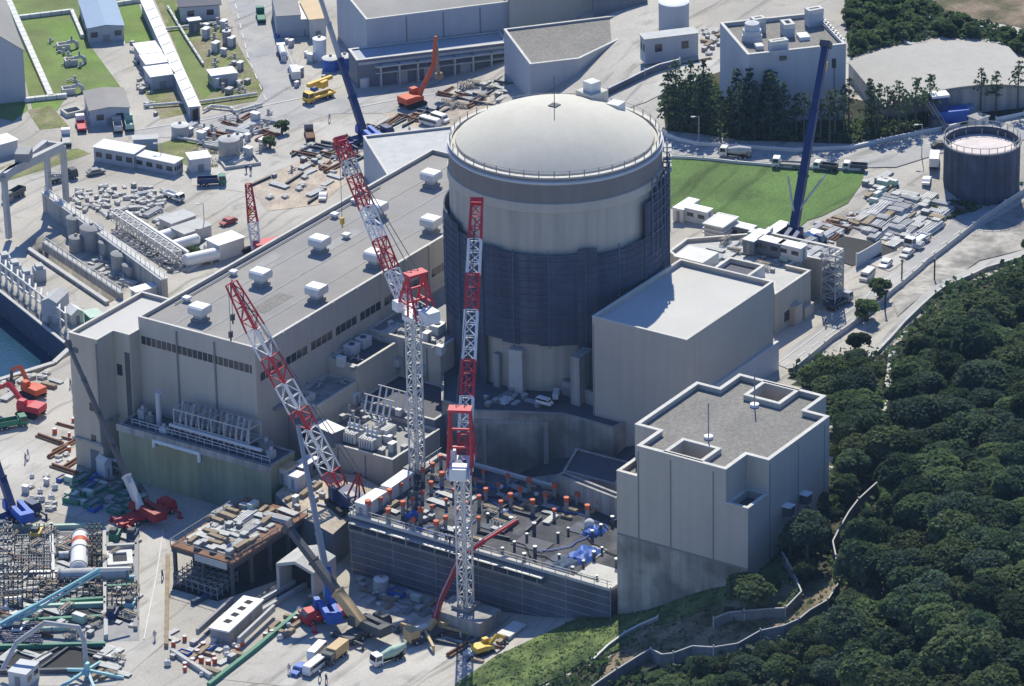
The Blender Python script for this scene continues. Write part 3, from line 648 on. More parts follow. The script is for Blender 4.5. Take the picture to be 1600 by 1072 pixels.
# drains, ladders, doors and small vents on the plain walls
def walltrim(par, A_, B_, drains=(), doors=(), vents=(), ladder=None, zb=5, zt_=30, zd=5):
    for s in drains: onwall(MB(), A_, B_, s, s+.3, zb, zt_, .22).build('downpipe', 'joint', par)
    for s, z in doors: onwall(MB(), A_, B_, s, s+1.4, z, z+2.3, .04).build('door', 'grey', par)
    for s, z in vents: onwall(MB(), A_, B_, s, s+1.1, z, z+.9, .18).build('vent', 'louvre', par)
    if ladder is not None:
        m_ = MB(); onwall(m_, A_, B_, ladder, ladder+.09, zb+3, zt_+1, .3); onwall(m_, A_, B_, ladder+.6, ladder+.69, zb+3, zt_+1, .3)
        for z in np.arange(zb+3, zt_+1, .8): onwall(m_, A_, B_, ladder+.09, ladder+.6, z, z+.08, .28, -.2)
        m_.build('ladder', 'grey', par)
walltrim(turb, (TX0, TY1), (TX0, TY0), (8.5, 17), ((12, 11),), (), None, 11, TZ-1)
walltrim(serv, (-86.4,38.25), (-86.4,31.8), (6.1,), (), ((.8, 23),), None, 6, 25.8)
for i, (x, y, sx, sy) in enumerate([(-60, 12, 9, 3.2), (-30, 18, 12, 2.4), (-8, 6, 6, 4), (-45, 24, 7, 2)]): MB().box((x, y, tzr+.004), (sx, sy, .03)).build('roof_patch', 'grey' if i % 2 else 'roof_gravel', turb)
MB().path([(-70, 26.5, tzr+.3), (-5, 26.5, tzr+.3)], .14, 6).build('roof_conduit', 'lightgrey', turb)
# ------------------------------------------------------------------ blocks between the turbine hall and the containment
m1, _, m1z = bld('middle_block', 'grey block packed with roof plant between turbine hall and containment', 'building', [(-44.9,-14.5),(-18,-14.5),(-18,1.6),(-44.9,1.6)], 20, -1, wall='wall', roof='grey', par=.7)
m2, _, _ = bld('middle_block', 'stepped grey block with a white kerbed light well beside the turbine hall', 'building', [(-70.2,-4.9),(-57.7,-4.9),(-57.7,1.6),(-70.2,1.6)], 16, -1, wall='wall', roof='concrete', par=.7)
m4, _, _ = bld('middle_block', 'narrow grey block with a white edged roof against the turbine hall wall', 'building', [(-57.6,-5.1),(-45,-5.1),(-45,1.6),(-57.6,1.6)], 19, -1, wall='wall', roof='roof_dark', par=.7)
m3, _, m3z = bld('transformer_block', 'beige walled block carrying transformers and pipe racks below the tower crane', 'building', [(-72.8,-23.1),(-58,-23.1),(-58,-5.0),(-72.8,-5.0)], 11, -1, wall='wall_warm', roof='grey', par=.6)
m5, _, _ = bld('middle_block', 'sunken dark courtyard block behind the transformers', 'building', [(-57.9,-22),(-45,-22),(-45,-5.2),(-57.9,-5.2)], 12.5, -1, wall='wall_dark', roof='roof_dark', par=.4)
b4, b4p, _ = bld('workshop', 'pale roofed workshop with ribbed wall tucked behind the turbine hall', 'building', rect3(P(567,212,9), P(620,297,9), P(760,275,9)), 9, -.5, wall='wall_blue', roof='lightgrey', par=.5)
onwall(MB(), m2 and (-70.2, 1.6), (-70.2, -4.9), 2, 4.2, 9, 10.6, .04).build('window', 'glass', m2)
onwall(MB(), (-78.85, 1.7), (-78.85, 1.6), 0, .1, 1, 2, .01)
# ------------------------------------------------------------------ crane and machine builders
def vv(a): return Vector([float(c) for c in a])
def lattice(mb, p, q, w0, w1=None, n=6, ch=.24, dg=.15, up=None):
    p, q = vv(p), vv(q); w1 = w0 if w1 is None else w1; d = (q-p).normalized()
    s = d.cross(Vector((0, 0, 1))) if abs(d.z) < .97 else Vector((1, 0, 0)); s.normalize(); u = s.cross(d)
    def cor(t):
        w = w0+(w1-w0)*t; c = p+(q-p)*t; return [c+(s*i+u*j)*w/2 for i, j in ((-1, -1), (1, -1), (1, 1), (-1, 1))]
    a, b = cor(0), cor(1)
    for k in range(4): mb.bar(a[k], b[k], ch)
    for i in range(n):
        c0_, c1_ = cor(i/n), cor((i+1)/n)
        for k in range(4):
            j = (k+1) % 4
            mb.bar(c0_[k], c1_[j], dg) if (i+k) % 2 else mb.bar(c0_[j], c1_[k], dg)
            mb.bar(c1_[k], c1_[j], dg)
    return mb
def lattice_boom(par, p, q, w, cols, foot=.9, tip=.8, name='boom_section'):
    "lattice boom in coloured sections from p to q"
    p, q = vv(p), vv(q); tot = sum(f for _, f in cols); t = 0.
    for i, (m, f) in enumerate(cols):
        t1 = t+f/tot; wa = w*(foot if i == 0 else 1); wb = w*(tip if i == len(cols)-1 else 1)
        L_ = (q-p).length*(t1-t)
        lattice(MB(), p+(q-p)*t, p+(q-p)*t1, wa, wb, max(2, round(L_/w/.9))).build(name, m, par); t = t1
def tele_boom(par, p, q, ws, mats, head='darkgrey'):
    p, q = vv(p), vv(q); n = len(ws); d = (q-p).normalized()
    for i, (w_, m) in enumerate(zip(ws, mats)):
        a = p+(q-p)*(max(0, i/n-.01)); b = p+(q-p)*((i+1)/n)
        mb = MB(); mb.bar(a, b, w_, w_*1.25)
        if i < n-1: mb.bar(b-d*.35, b+d*.05, w_*1.18, w_*1.45)
        mb.build('boom_section', m, par)
    hm = MB(); hm.bar(q-d*.2, q+d*.9, ws[-1]*1.7, ws[-1]*1.9); hm.build('boom_head', head, par)
def hook(par, tip, drop, m='yellow'):
    t = vv(tip); MB().bar(t, t-Vector((0, 0, drop)), .07).build('hoist_rope', 'darkgrey', par)
    mb = MB(); e = t-Vector((0, 0, drop)); mb.box((e.x, e.y, e.z-1.2), (.7, .5, 1.2)); mb.bar(e-Vector((0, 0, 1.2)), e-Vector((0, 0, 1.9)), .22); mb.build('hook_block', m, par)
class LF:
    "a local frame: +x forward"
    def __init__(s, o, yaw): s.o = vv(o); s.c, s.s = math.cos(yaw), math.sin(yaw); s.yaw = yaw
    def __call__(s, x, y, z): return Vector((s.o.x+s.c*x-s.s*y, s.o.y+s.s*x+s.c*y, s.o.z+z))
    def box(s, mb, x, y, z, l, w_, hh): return mb.box(s(x, y, z), (l, w_, hh), s.yaw, True)
def heading(px, py, px2, py2):
    a, b = PG(px, py), PG(px2, py2); return math.atan2(b[1]-a[1], b[0]-a[0])
def wheels(par, fr, xs, wid, r=.5, tw=.35):
    for x in xs:
        for y in (-1, 1):
            mb = MB(); yy = y*(wid/2-tw/2)
            mb.tube(fr(x, yy-tw/2, r), fr(x, yy+tw/2, r), r, n=12); o = mb.build('wheel', 'black', par)
            e = yy+y*(tw/2+.01); MB().tube(fr(x, e-.02, r), fr(x, e+.02, r), r*.5, n=8).build('rim', 'lightgrey', o)
def mobile_crane(label, px, py, hx, hy, base_px, tip_px, ws, bm, car='red', house='red', z=None, away=0., axles=5, L=13., hookdrop=6., base_z=2.6):
    b = PG(px, py) if z is None else P(px, py, z); yw = heading(px, py, hx, hy); fr = LF(b, yw)
    t = T('mobile_crane', label, 'crane', b, yw)
    c = MB(); fr.box(c, 0, 0, .75, L, 2.6, .75); fr.box(c, -L*.08, 0, 1.5, L*.55, 2.4, .25); c.build('chassis', car, t)
    cb = MB(); cb.extrude([(0, .6), (2.1, .6), (2.1, 1.7), (1.6, 2.6), (0, 2.6)], -1.25, 1.25, fr(L/2-2.1, 0, 0), yw); cb = cb.build('cab', car, t)
    MB().extrude([(0, 1.75), (.5, 1.75), (.05, 2.5), (-.4, 2.5)], -1.1, 1.1, fr(L/2-.42, 0, 0), yw).build('windscreen', 'glass', cb)
    wheels(t, fr, [L/2-1.2-i*(L-2.2)/(axles-1) for i in range(axles)], 2.7, .62, .5)
    for x in (L*.42, -L*.42):
        for y in (-1, 1):
            o = MB(); o.bar(fr(x, y*.8, 1.0), fr(x, y*3.6, 1.0), .35); o.bar(fr(x, y*3.5, 1.0), fr(x, y*3.5, .1), .3); fr.box(o, x, y*3.5, .02, .9, .9, .12); o.build('outrigger', car, t)
    tip = PD(*tip_px, b, away); foot = PD(*base_px, b) if base_px else fr(-1, 0, base_z)
    byaw = math.atan2(tip[1]-foot[1], tip[0]-foot[0]); sf = LF((b[0], b[1], b[2]+1.76), byaw)
    hm = MB(); sf.box(hm, -1.2, .9, 0, 5.0, .9, 1.5); sf.box(hm, -1.2, -.9, 0, 5.0, .9, 1.5); sf.box(hm, -1., 0, 0, 3.6, .88, .6); hm = hm.build('superstructure', house, t)
    MB().tube(sf(0, 0, -.28), sf(0, 0, 0), 1.2, n=16).build('slew_ring', 'darkgrey', hm)
    cw_ = MB(); sf.box(cw_, -4.4, 0, -.1, 1.4, 2.7, 1.7); cw_.build('counterweight', house, t)
    oc = MB(); oc.extrude([(0, 0), (1.7, 0), (1.7, .9), (1.3, 1.9), (0, 1.9)], -.5, .5, sf(.8, 1.4, 0), byaw); oc.build('operator_cab', house, t)
    foot = vv(foot); tele_boom(t, foot, tip, ws, bm)
    d = (vv(tip)-foot).normalized(); MB().tube(sf(1.4, 0, .2), foot+d*7.5-Vector((0, 0, .5)), .32, n=8).build('lift_cylinder', 'steel', t)
    if hookdrop: hook(t, vv(tip)+d*.6, hookdrop, 'yellow')
    return t
def crawler(par, fr, m='darkgrey', L=7.6, W=6.2, tw=1.0, hh=1.1):
    for y in (-1, 1):
        mb = MB(); pr = [(-L/2+.5, 0), (L/2-.5, 0), (L/2, hh*.5), (L/2-.5, hh), (-L/2+.5, hh), (-L/2, hh*.5)]
        mb.extrude(pr, y*(W/2)-tw/2, y*(W/2)+tw/2, fr(0, 0, 0), fr.yaw); mb.build('track', 'black', par)
    mb = MB(); fr.box(mb, 0, 0, .4, 2.6, W-tw, .7); mb.build('undercarriage', m, par)
def excavator(label, px, py, hx, hy, m='red_orange', pts=((2, 2), (4.5, 5.5), (7, 3.5), (7.2, .8)), s=1., z=None, bucket='darkgrey'):
    b = PG(px, py) if z is None else P(px, py, z); yw = heading(px, py, hx, hy); fr = LF(b, yw); t = T('excavator', label, 'excavator', b, yw)
    crawler(t, fr, L=4.2*s, W=2.6*s, tw=.6*s, hh=.9*s)
    mb = MB(); mb.extrude([(-2.4*s, 1.0*s), (1.5*s, 1.0*s), (1.5*s, 1.7*s), (-.2*s, 2.1*s), (-2.4*s, 2.1*s)], -1.3*s, 1.3*s, fr(0, 0, 0), yw); mb.build('house', m, t)
    cb = MB(); cb.extrude([(0, 1.0*s), (1.5*s, 1.0*s), (1.5*s, 2.2*s), (1.2*s, 2.9*s), (0, 2.9*s)], .3*s, 1.35*s, fr(.3*s, 0, 0), yw); cb = cb.build('cab', m, t)
    MB().extrude([(0, 2.15*s), (.08, 2.2*s), (-.2*s, 2.85*s), (-.3*s, 2.85*s)], .4*s, 1.25*s, fr(1.75*s, 0, 0), yw).build('window', 'glass', cb)
    p = [fr(1.2*s, -.2*s, 1.6*s)]+[fr(x*s, -.2*s, zz*s) for x, zz in pts[1:]]
    MB().bar(p[0], p[1], .5*s, .75*s).build('boom', m, t); MB().bar(p[1], p[2], .42*s, .6*s).build('arm', m, t)
    MB().bar(fr(1.8*s, -.2*s, 1.3*s), (p[0]+p[1])/2, .2*s).build('cylinder', 'steel', t)
    if len(p) > 3: MB().bar(p[2], p[3], .36*s, .5*s).build('arm', bucket, t)
    e = p[-1]; mb = MB(); mb.extrude([(-.5*s, .1*s), (.5*s, .3*s), (.7*s, -.5*s), (.2*s, -1.0*s), (-.5*s, -.8*s)], -.55*s, .55*s, e, yw); mb.build('bucket', bucket, t)
    return t

# ------------------------------------------------------------------ roof ventilators of the turbine hall
vp = T('roof_ventilator', 'white capped grey ventilator on the turbine hall roof, nearest the camera end of its row', 'roof ventilator', (0, 0, 0), group='ventilators on the turbine hall roof')
MB().box((0, 0, 0), (2.5, 2.5, .5)).build('curb', 'grey', vp); MB().box((0, 0, .5), (1.8, 1.8, 1.0)).build('throat', 'lightgrey', vp)
MB().extrude([(-1.5, 1.4), (1.5, 1.4), (1.65, 2.1), (1.5, 2.7), (-1.5, 2.7), (-1.65, 2.1)], -1.55, 1.55).build('hood', 'offwhite', vp)
MB().extrude([(-1.55, 2.7), (1.55, 2.7), (1.2, 3.0), (-1.2, 3.0)], -1.6, 1.6).build('cap', 'white', vp)
VL = [(313,500,'white capped ventilator at the near left corner of the turbine hall roof'),(408,445,'white capped ventilator second from the near end of the sea side row'),
 (500,393,'white capped ventilator third from the near end, beside the hanging crane hook'),(590,339,'white capped ventilator behind the red and white tower crane jib'),
 (495,469,'white capped ventilator near the right roof edge, beside the leaning lattice boom'),(586,415,'white capped ventilator by the right roof edge, just left of the tower crane jib'),
 (674,362,'white capped ventilator at the right roof edge beside the containment wall'),(674,290,'white capped ventilator at the far end of the turbine hall roof under the containment rim')]
for i, (x, y, l) in enumerate(VL):
    q = P(x, y, tzr)
    if i == 0: vp.location = q; vp['label'] = l
    else: dup(vp, q, 0, l)
bp = T('roof_box', 'small white cowl on the sea side edge of the turbine hall roof', 'roof cowl', (0, 0, 0), group='small cowls on the turbine hall roof')
MB().box((0, 0, 0), (.9, .9, .5)).build('base', 'lightgrey', bp); MB().box((0, 0, .5), (1.3, 1.3, .45)).build('cap', 'white', bp)
for i, (x, y, l) in enumerate([(292,471,'small white cowl on the near end of the turbine hall roof'),(365,430,'small white cowl by the sea side edge, beyond the near ventilator'),(523,340,'small white cowl left of the hanging yellow hook'),(555,318,'small white cowl on a white plate by the far sea side roof edge'),(541,372,'small white cowl under the hanging crane hook')]):
    q = P(x, y, tzr)
    if i == 0: bp.location = q; bp['label'] = l
    else: dup(bp, q, 0, l)

# ------------------------------------------------------------------ roof deck under construction with its columns
DX0, DX1, DY0, DY1, DZ = -95.2, -67, -83.3, -29.4, 11.0
deck = T('deck_building', 'wide half built deck wrapped in dark netting, its flat top full of capped columns', 'building under construction', ((DX0+DX1)/2, (DY0+DY1)/2, -.5))
dpoly = [(DX0,DY0),(DX1,DY0),(DX1,DY1),(DX0,DY1)]
MB().prism(dpoly, -.5, DZ, top=False).build('wall_netting', 'deck_net', deck)
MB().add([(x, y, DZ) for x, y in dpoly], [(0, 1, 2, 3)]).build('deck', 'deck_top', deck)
mb = MB(); ringmb(mb, dpoly, .7, DZ, DZ+.55, .05); mb.build('kerb', 'concrete_light', deck)
mb = MB(); A_, B_ = (DX0, DY1), (DX0, DY0)
for k, z in enumerate(np.arange(.9, 10.5, 1.45)): onwall(mb, A_, B_, .1, 53.8, z, z+.13, .12)
for s in np.arange(.4, 54, 8.9): onwall(mb, A_, B_, s, s+.12, -.4, 11.9, .10)
mb.build('scaffold', 'steel', deck)
mb = MB(); onwall(mb, A_, B_, 1, 41, 9.3, 9.45, 1.5)
for s in np.arange(1, 41, 3): onwall(mb, A_, B_, s, s+.12, 9.45, 10.5, 1.5)
onwall(mb, A_, B_, 1, 41, 10.45, 10.55, 1.5); mb.build('walkway', 'steel', deck)
mb = MB()
for y in np.arange(DY1-1, DY0, -2.6): mb.bar((DX0+.3, y, DZ+.5), (DX0+.3, y, DZ+1.7), .1)
mb.bar((DX0+.3, DY0, DZ+1.65), (DX0+.3, DY1, DZ+1.65), .1); mb.bar((DX0+.3, DY0, DZ+1.1), (DX0+.3, DY1, DZ+1.1), .08)
for x in np.arange(DX0+1, DX1, 2.6): mb.bar((x, DY1-.3, DZ+.5), (x, DY1-.3, DZ+1.7), .1)
mb.bar((DX0, DY1-.3, DZ+1.65), (DX1, DY1-.3, DZ+1.65), .1); mb.build('railing', 'lightgrey', deck)
for nm, zz, k in (('formwork_bay', DZ+.004, 9),):
    for i in range(k):
        r_ = random.Random(i*3+1); x, y = DX0+2+r_.random()*22, DY1-3-r_.random()*44
        MB().box((x, y, zz), (r_.uniform(2, 5), r_.uniform(2, 7), .15)).build(nm, r_.choice(['darkgrey', 'roof_dark', 'grey', 'deck_net']), deck)
MB().box((DX0+4, DY0+4.5, DZ+.01), (6.6, 7.5, .12)).build('cast_slab', 'concrete_light', deck)
cp = T('capped_column', 'grey starter column with a red orange cap standing on the dark roof deck', 'column', (0, 0, 0), group='red capped columns on the dark roof deck')
MB().tube((0, 0, 0), (0, 0, 2.6), .42, n=10).build('post', 'grey', cp); MB().tube((0, 0, 2.25), (0, 0, 3.2), .56, n=10).build('cap', 'red_orange', cp)
dp = T('capped_column', 'dark starter column with a small pale round top on the dark roof deck', 'column', (0, 0, 0), group='pale topped columns on the right half of the roof deck')
MB().tube((0, 0, 0), (0, 0, 2.5), .42, n=10).build('post', 'darkgrey', dp); MB().tube((0, 0, 2.5), (0, 0, 2.75), .5, n=10).build('cap', 'white', dp)
rg = random.Random(3); nr = npale = 0
for j in range(11):
    for i in range(9):
        y = DY1-3-j*4.7; x = DX0+1.6+i*3.25+(1.6 if j % 2 else 0)*0
        if y < DY0+1.5 or x > DX1-1: continue
        if j >= 5 and rg.random() < .25: continue
        red = j <= 3 or (j == 4 and i not in (0, 1, 3)) or (i >= 6 and j <= 7) or (i == 5 and j <= 6)
        s = rg.uniform(.52, .82); q = (x+rg.uniform(-.4, .4), y+rg.uniform(-.4, .4), DZ+.02)
        proto = cp if red else dp
        if red and nr == 0 or (not red and npale == 0): proto.location = q
        else: dup(proto, q, rg.random()*3, scale=(s*1.12 if red else s, s*1.12 if red else s, s*1.1 if red else s*.85))
        if red: nr += 1
        else: npale += 1
for i, (a, b, c, l) in enumerate([((558,783),(572,790),(604,769),'nearer long white roofed hut on the left edge of the dark deck'),((599,757),(611,763),(645,739),'farther long white roofed hut on the left edge of the dark deck')]):
    shed('site_hut', l, 'hut', rect3(P(*a, 13.5), P(*b, 13.5), P(*c, 13.5)), 13.5, 10.5, wall='offwhite', roof='white', over=.1)
def tarp(label, x, y, L, W, hh, m='tarp', seed=0, z=0., group=None, yaw=0.):
    r_ = random.Random(seed); n = 9; vs = []; fs = []
    ca, sa = math.cos(yaw), math.sin(yaw)
    for i in range(n):
        for j in range(n):
            u, v = i/(n-1)*2-1, j/(n-1)*2-1; e = max(abs(u), abs(v))
            zz = hh*(1-e**3)*(.55+.45*r_.random())+.03; a, b = u*L/2*(1+.12*r_.uniform(-1, 1)), v*W/2*(1+.12*r_.uniform(-1, 1))
            vs.append((x+ca*a-sa*b, y+sa*a+ca*b, z+zz))
    for i in range(n-1):
        for j in range(n-1): fs.append((i*n+j, (i+1)*n+j, (i+1)*n+j+1, i*n+j+1))
    o = MB().add(vs, fs).build('tarpaulin', m); return tag(o, label, 'tarpaulin', group)
for i, (px, py, L, W, hh, l) in enumerate([(912,868,6.5,4.5,1.3,'big crumpled blue tarpaulin heap near the right end of the dark roof deck'),(880,884,6,4,.9,'flat dull blue tarpaulin beside the big heap on the roof deck'),(928,832,4,3,1.2,'small blue tarpaulin in the right corner of the roof deck against the new grey building'),(645,807,2.4,2,1.2,'small bright blue tarpaulin among the red capped columns')]):
    q = P(px, py, DZ); tarp(l, q[0], q[1], L, W, hh, 'tarp' if i != 1 else 'blue_net', i+4, DZ)
q = P(921,826,DZ); mb = MB().ball((q[0], q[1], DZ+.9), .95, 6, 10, 1.0); mb.tube((q[0], q[1], DZ), (q[0], q[1], DZ+.5), .9); tag(mb.build('water_tank', 'wall_pale', None, True), 'round pale tank on the roof deck by the new grey building', 'tank')

rg = random.Random(40)
for k in range(12):                                  # hoses and cables lying about the deck
    x, y = rg.uniform(DX0+3, DX1-4), rg.uniform(DY0+10, DY1-4); a_ = rg.random()*6.28; pts = [(x, y, DZ+.2)]
    for i in range(8): a_ += rg.uniform(-.7, .7); x = min(max(x+2.0*math.cos(a_), DX0+2), DX1-2); y = min(max(y+2.0*math.sin(a_), DY0+2), DY1-2); pts.append((x, y, DZ+.2))
    m_ = rg.choice(['black', 'blue', 'red_orange', 'offwhite', 'black']); o = MB().path(pts, .11, 5).build('hose', m_); tag(o, {'black': 'black', 'blue': 'blue', 'red_orange': 'orange', 'offwhite': 'white'}[m_]+' hose snaking between the columns of the roof deck', 'hose', {'black': 'black', 'blue': 'blue', 'red_orange': 'orange', 'offwhite': 'white'}[m_]+' hoses on the roof deck')
# stage of brown steel decking, soil platform, portal, culvert
stz = 6.5
stage = T('steel_stage', 'brown steel staging deck on columns stacked with building material', 'staging', (-102, -11, 0))
sx0, sx1, sy0, sy1 = -113.3, -91, -17.6, -4.2
MB().box(((sx0+sx1)/2, (sy0+sy1)/2, stz-.4), (sx1-sx0, sy1-sy0, .4)).build('deck', 'rust', stage)
MB().box(((sx0+sx1)/2-2, (sy0+sy1)/2+1, stz+.004), (14, 9, .08)).build('deck_mat', 'grey', stage)
mb = MB()
for y in (sy0+.4, sy1-.4): mb.bar((sx0, y, stz-.8), (sx1, y, stz-.8), .5, .9)
for x in np.arange(sx0+.4, sx1, 5.4): mb.bar((x, sy0, stz-.8), (x, sy1, stz-.8), .45, .8)
mb.build('girder', 'darkgrey', stage)
for x in (sx0+.5, sx0+5.9, sx0+11.3, sx0+16.7):
    for y in (sy0+.5, (sy0+sy1)/2, sy1-.5): MB().bar((x, y, -.3), (x, y, stz-1.2), .55).build('column', 'darkgrey', stage)
mb = MB()
for x in np.arange(sx0, sx1, 2.2):
    for y in (sy0, sy1): mb.bar((x, y, stz), (x, y, stz+1.2), .1)
for y in (sy0, sy1): mb.bar((sx0, y, stz+1.15), (sx1, y, stz+1.15), .1)
mb.bar((sx0, sy0, stz+1.15), (sx0, sy1, stz+1.15), .1); mb.build('railing', 'grey', stage)
MB().box((sx0-.12, sy0+4.6, stz-1.5), (.12, 7, 1.3)).build('banner', 'lightgrey', stage)
# black box below the deck, its colour standing for the shade there
MB().box((sx0+13, (sy0+sy1)/2, -.3), (16, sy1-sy0-1.6, stz-.9)).build('shade_fill', 'black', stage)
pl = pxpoly([(462,802),(430,772),(470,735),(560,742),(600,765),(545,812),(520,835)], 6.3)
sp_, _, _ = bld('soil_platform', 'bare orange soil platform carrying the lattice boom crane', 'platform', pl, 6.3, -.5, wall='wall_dark', roof='dirt', par=0)
tz0 = P(490,892,6.0)
pr = rect3(P(431,877,6), P(490,892,6), P(526,866,6)); por = T('tunnel_portal', 'pale grey concrete tunnel portal with a low gable roof', 'portal', (np.mean([p[0] for p in pr]), np.mean([p[1] for p in pr]), 0))
bq, aq, cq = P(490,892,6)[:2], P(431,877,6)[:2], None
Pf = [Vector(p) for p in pr]; k0 = min(range(4), key=lambda k: (Pf[k]-Vector(aq)).length); order = [Pf[(k0+i) % 4] for i in range(4)]   # a(left front), then b(right front) ...
if (order[1]-Vector(bq)).length > (order[3]-Vector(bq)).length: order = [order[0], order[3], order[2], order[1]]
pa, pb, pc_, pd = order; dv = (pd-pa); wv = (pb-pa)
m1_, m2_ = pa+wv*.5, pd+wv*.5
mb = MB(); th = .35
vs = [(pa.x, pa.y, 5.6), (m1_.x, m1_.y, 6.9), (pb.x, pb.y, 5.6), (pd.x, pd.y, 5.6), (m2_.x, m2_.y, 6.9), (pc_.x, pc_.y, 5.6)]
vs += [(x, y, z-.6) for x, y, z in vs]
mb.add(vs, [(0, 1, 4, 3), (1, 2, 5, 4), (0, 6, 7, 1), (1, 7, 8, 2), (6, 9, 10, 7), (7, 10, 11, 8), (0, 3, 9, 6), (2, 8, 11, 5)]); mb.build('roof', 'concrete_light', por)
mb = MB(); n_ = wv.normalized()*.6
for e0, e1, s in ((pa, pd, 1), (pb, pc_, -1)):
    mb.prism(ccw([tuple(e0), tuple(e1), tuple(e1+n_*s), tuple(e0+n_*s)]), -.5, 5.0)
mb.build('wall', 'concrete_light', por)
MB().prism(ccw([tuple(pa+n_+dv*.55), tuple(pb-n_+dv*.55), tuple(pb-n_+dv*.6), tuple(pa+n_+dv*.6)]), -.5, 5.4).build('tunnel_shade', 'black', por)  # black panel paints the shade inside the tunnel
cvp = rect3(P(338,971,2.6), P(357,986,2.6), P(410,937,2.6)); cul = T('box_culvert', 'long white topped box culvert with square holes running into the tunnel portal', 'culvert', (np.mean([p[0] for p in cvp]), np.mean([p[1] for p in cvp]), -.3))
MB().prism(cvp, -.3, 2.3, top=False).build('wall', 'concrete', cul)
MB().prism(inset(cvp, -.2), 2.3, 2.6, True, True).build('slab', 'white', cul)
P4 = [Vector(p) for p in cvp]
if (P4[1]-P4[0]).length < (P4[2]-P4[1]).length: P4 = P4[1:]+P4[:1]
for t in (.14, .34, .54, .75):
    c = P4[0]+(P4[1]-P4[0])*t+(P4[3]-P4[0])*.5; MB().box((c.x, c.y, 2.604), (1.2, 1.2, .06)).build('hatch', 'black', cul)
for off, l, m in ((1.9, 'left', 'lightgrey'), (-1.2, 'right', 'grey')):
    nrm = (P4[3]-P4[0]).normalized(); b0 = P4[0]+nrm*(-2.2 if off < 0 else (P4[3]-P4[0]).length+2.2)
    o = MB().bar((b0.x, b0.y, 1.5), tuple((b0+(P4[1]-P4[0])*1.05).to_3d()+Vector((0, 0, 1.5))), .5, 1.2).build('guide_beam', m); tag(o, 'long %s guide beam beside the box culvert, on its %s side' % ('pale' if off > 0 else 'dark', 'stage' if off > 0 else 'yard'), 'beam')
pt, _, _ = bld('tower_crane_plinth', 'square concrete plinth under the right tower crane', 'plinth', rect3(P(676,952,4), P(750,975,4), P(775,950,4)), 4, -.5, wall='concrete', roof='concrete', par=0)

# ------------------------------------------------------------------ cranes
def tower_crane(label, base, zmast, jib_px, away, cols, w, mcol='offwhite', aframe=8., cw_px=None, hookdrop=20):
    x, y, z = base; t = T('tower_crane', label, 'tower crane', base)
    n = max(4, int((zmast-z)/2.2)); lattice(MB(), (x, y, z), (x, y, zmast), 1.9, 1.9, n, .26, .16).build('mast', mcol, t)
    mb = MB(); mb.box((x, y, z), (3.6, 3.6, .6)); mb.build('base', 'grey', t)
    mb = MB()
    for zz in np.arange(z+3, zmast-1, 4.4): mb.box((x+.2, y-.2, zz), (1.2, 1.2, .12))
    mb.bar((x+.3, y, z), (x+.3, y, zmast), .3); mb.build('ladder', 'lightgrey', t)
    tip = vv(PD(*jib_px, (x, y, zmast), away)); hd = math.atan2(tip.y-y, tip.x-x); fr = LF((x, y, zmast), hd)
    mb = MB(); mb.tube((x, y, zmast), (x, y, zmast+.9), 1.9, n=16); mb.build('slew_ring', 'white', t)
    mb = MB(); fr.box(mb, -1.6, 0, .9, 9, 2.9, .5); 
    for yy in (-1.7, 1.7): fr.box(mb, -1.5, yy, 1.25, 9, .5, .14)
    for xx in np.arange(-5.8, 3, 1.4):
        for yy in (-1.9, 1.9): mb.bar(fr(xx, yy, 1.4), fr(xx, yy, 2.5), .1)
    for yy in (-1.9, 1.9): mb.bar(fr(-5.9, yy, 2.45), fr(3, yy, 2.45), .1)
    mb.build('platform', 'white', t)
    mb = MB(); fr.box(mb, -5.3, 0, 1.4, 2.6, 2.8, 1.9); mb.build('counterweight', 'white', t)
    mb = MB(); fr.box(mb, 1.6, 1.9, 1.4, 1.9, 1.4, 1.9); cb = mb.build('cab', 'white', t)
    mb = MB(); fr.box(mb, 2.57, 1.9, 2.1, .06, 1.2, 1.0); mb.build('window', 'glass', cb)
    mb = MB(); fr.box(mb, -2.6, 0, 1.4, 2.2, 1.8, 1.3); mb.build('winch_house', 'dark_blue', t)
    mb = MB(); ap = fr(-1.0, 0, 1.4+aframe)
    for yy in (-2.0, 2.0):
        a_ = fr(-1.3, yy*.85, 1.4+aframe); mb.bar(fr(2.0, yy, 1.4), a_, .38); mb.bar(fr(-4.4, yy, 1.4), a_, .34); mb.bar(fr(-1.6, yy, 1.4), a_, .28)
        mb.bar(fr(1.0, yy, 1.4+aframe*.3), fr(-3.6, yy, 1.4+aframe*.3), .24); mb.bar(fr(.1, yy, 1.4+aframe*.62), fr(-2.4, yy, 1.4+aframe*.62), .24)
    for k in (.33, .65, 1.0): mb.bar(fr(-1.3, -1.8, 1.4+aframe*k), fr(-1.3, 1.8, 1.4+aframe*k), .34)
    fr.box(mb, -1.3, 0, 1.2+aframe, 2.2, 3.9, .5); mb.build('a_frame', 'red', t)
    foot = fr(2.2, 0, 1.7); lattice_boom(t, foot, tip, w, cols, .9, .85, 'jib_section')
    mb = MB()
    d = (tip-foot).normalized()
    for yy in (-.7, .7): mb.bar(fr(-1.3, yy, 1.6+aframe), foot+(tip-foot)*.92+Vector((0, 0, .9)), .11)
    mb.build('pendant', 'darkgrey', t)
    mb = MB(); mb.bar(tip-d*.3, tip+d*1.0, w*1.05, .9); mb.build('jib_head', cols[-1][0], t)
    if hookdrop: hook(t, tip+d*.6, hookdrop)
    return t
b1 = P(652, 733, 11.3)
def zat(px, py, x, y):
    lo, hi = -20, 150
    for _ in range(50):
        m_ = (lo+hi)/2; q = np.array([x, y, m_])-EYE
        if 536-CAM_F*(q @ U)/(q @ F) > py: lo = m_
        else: hi = m_
    return lo
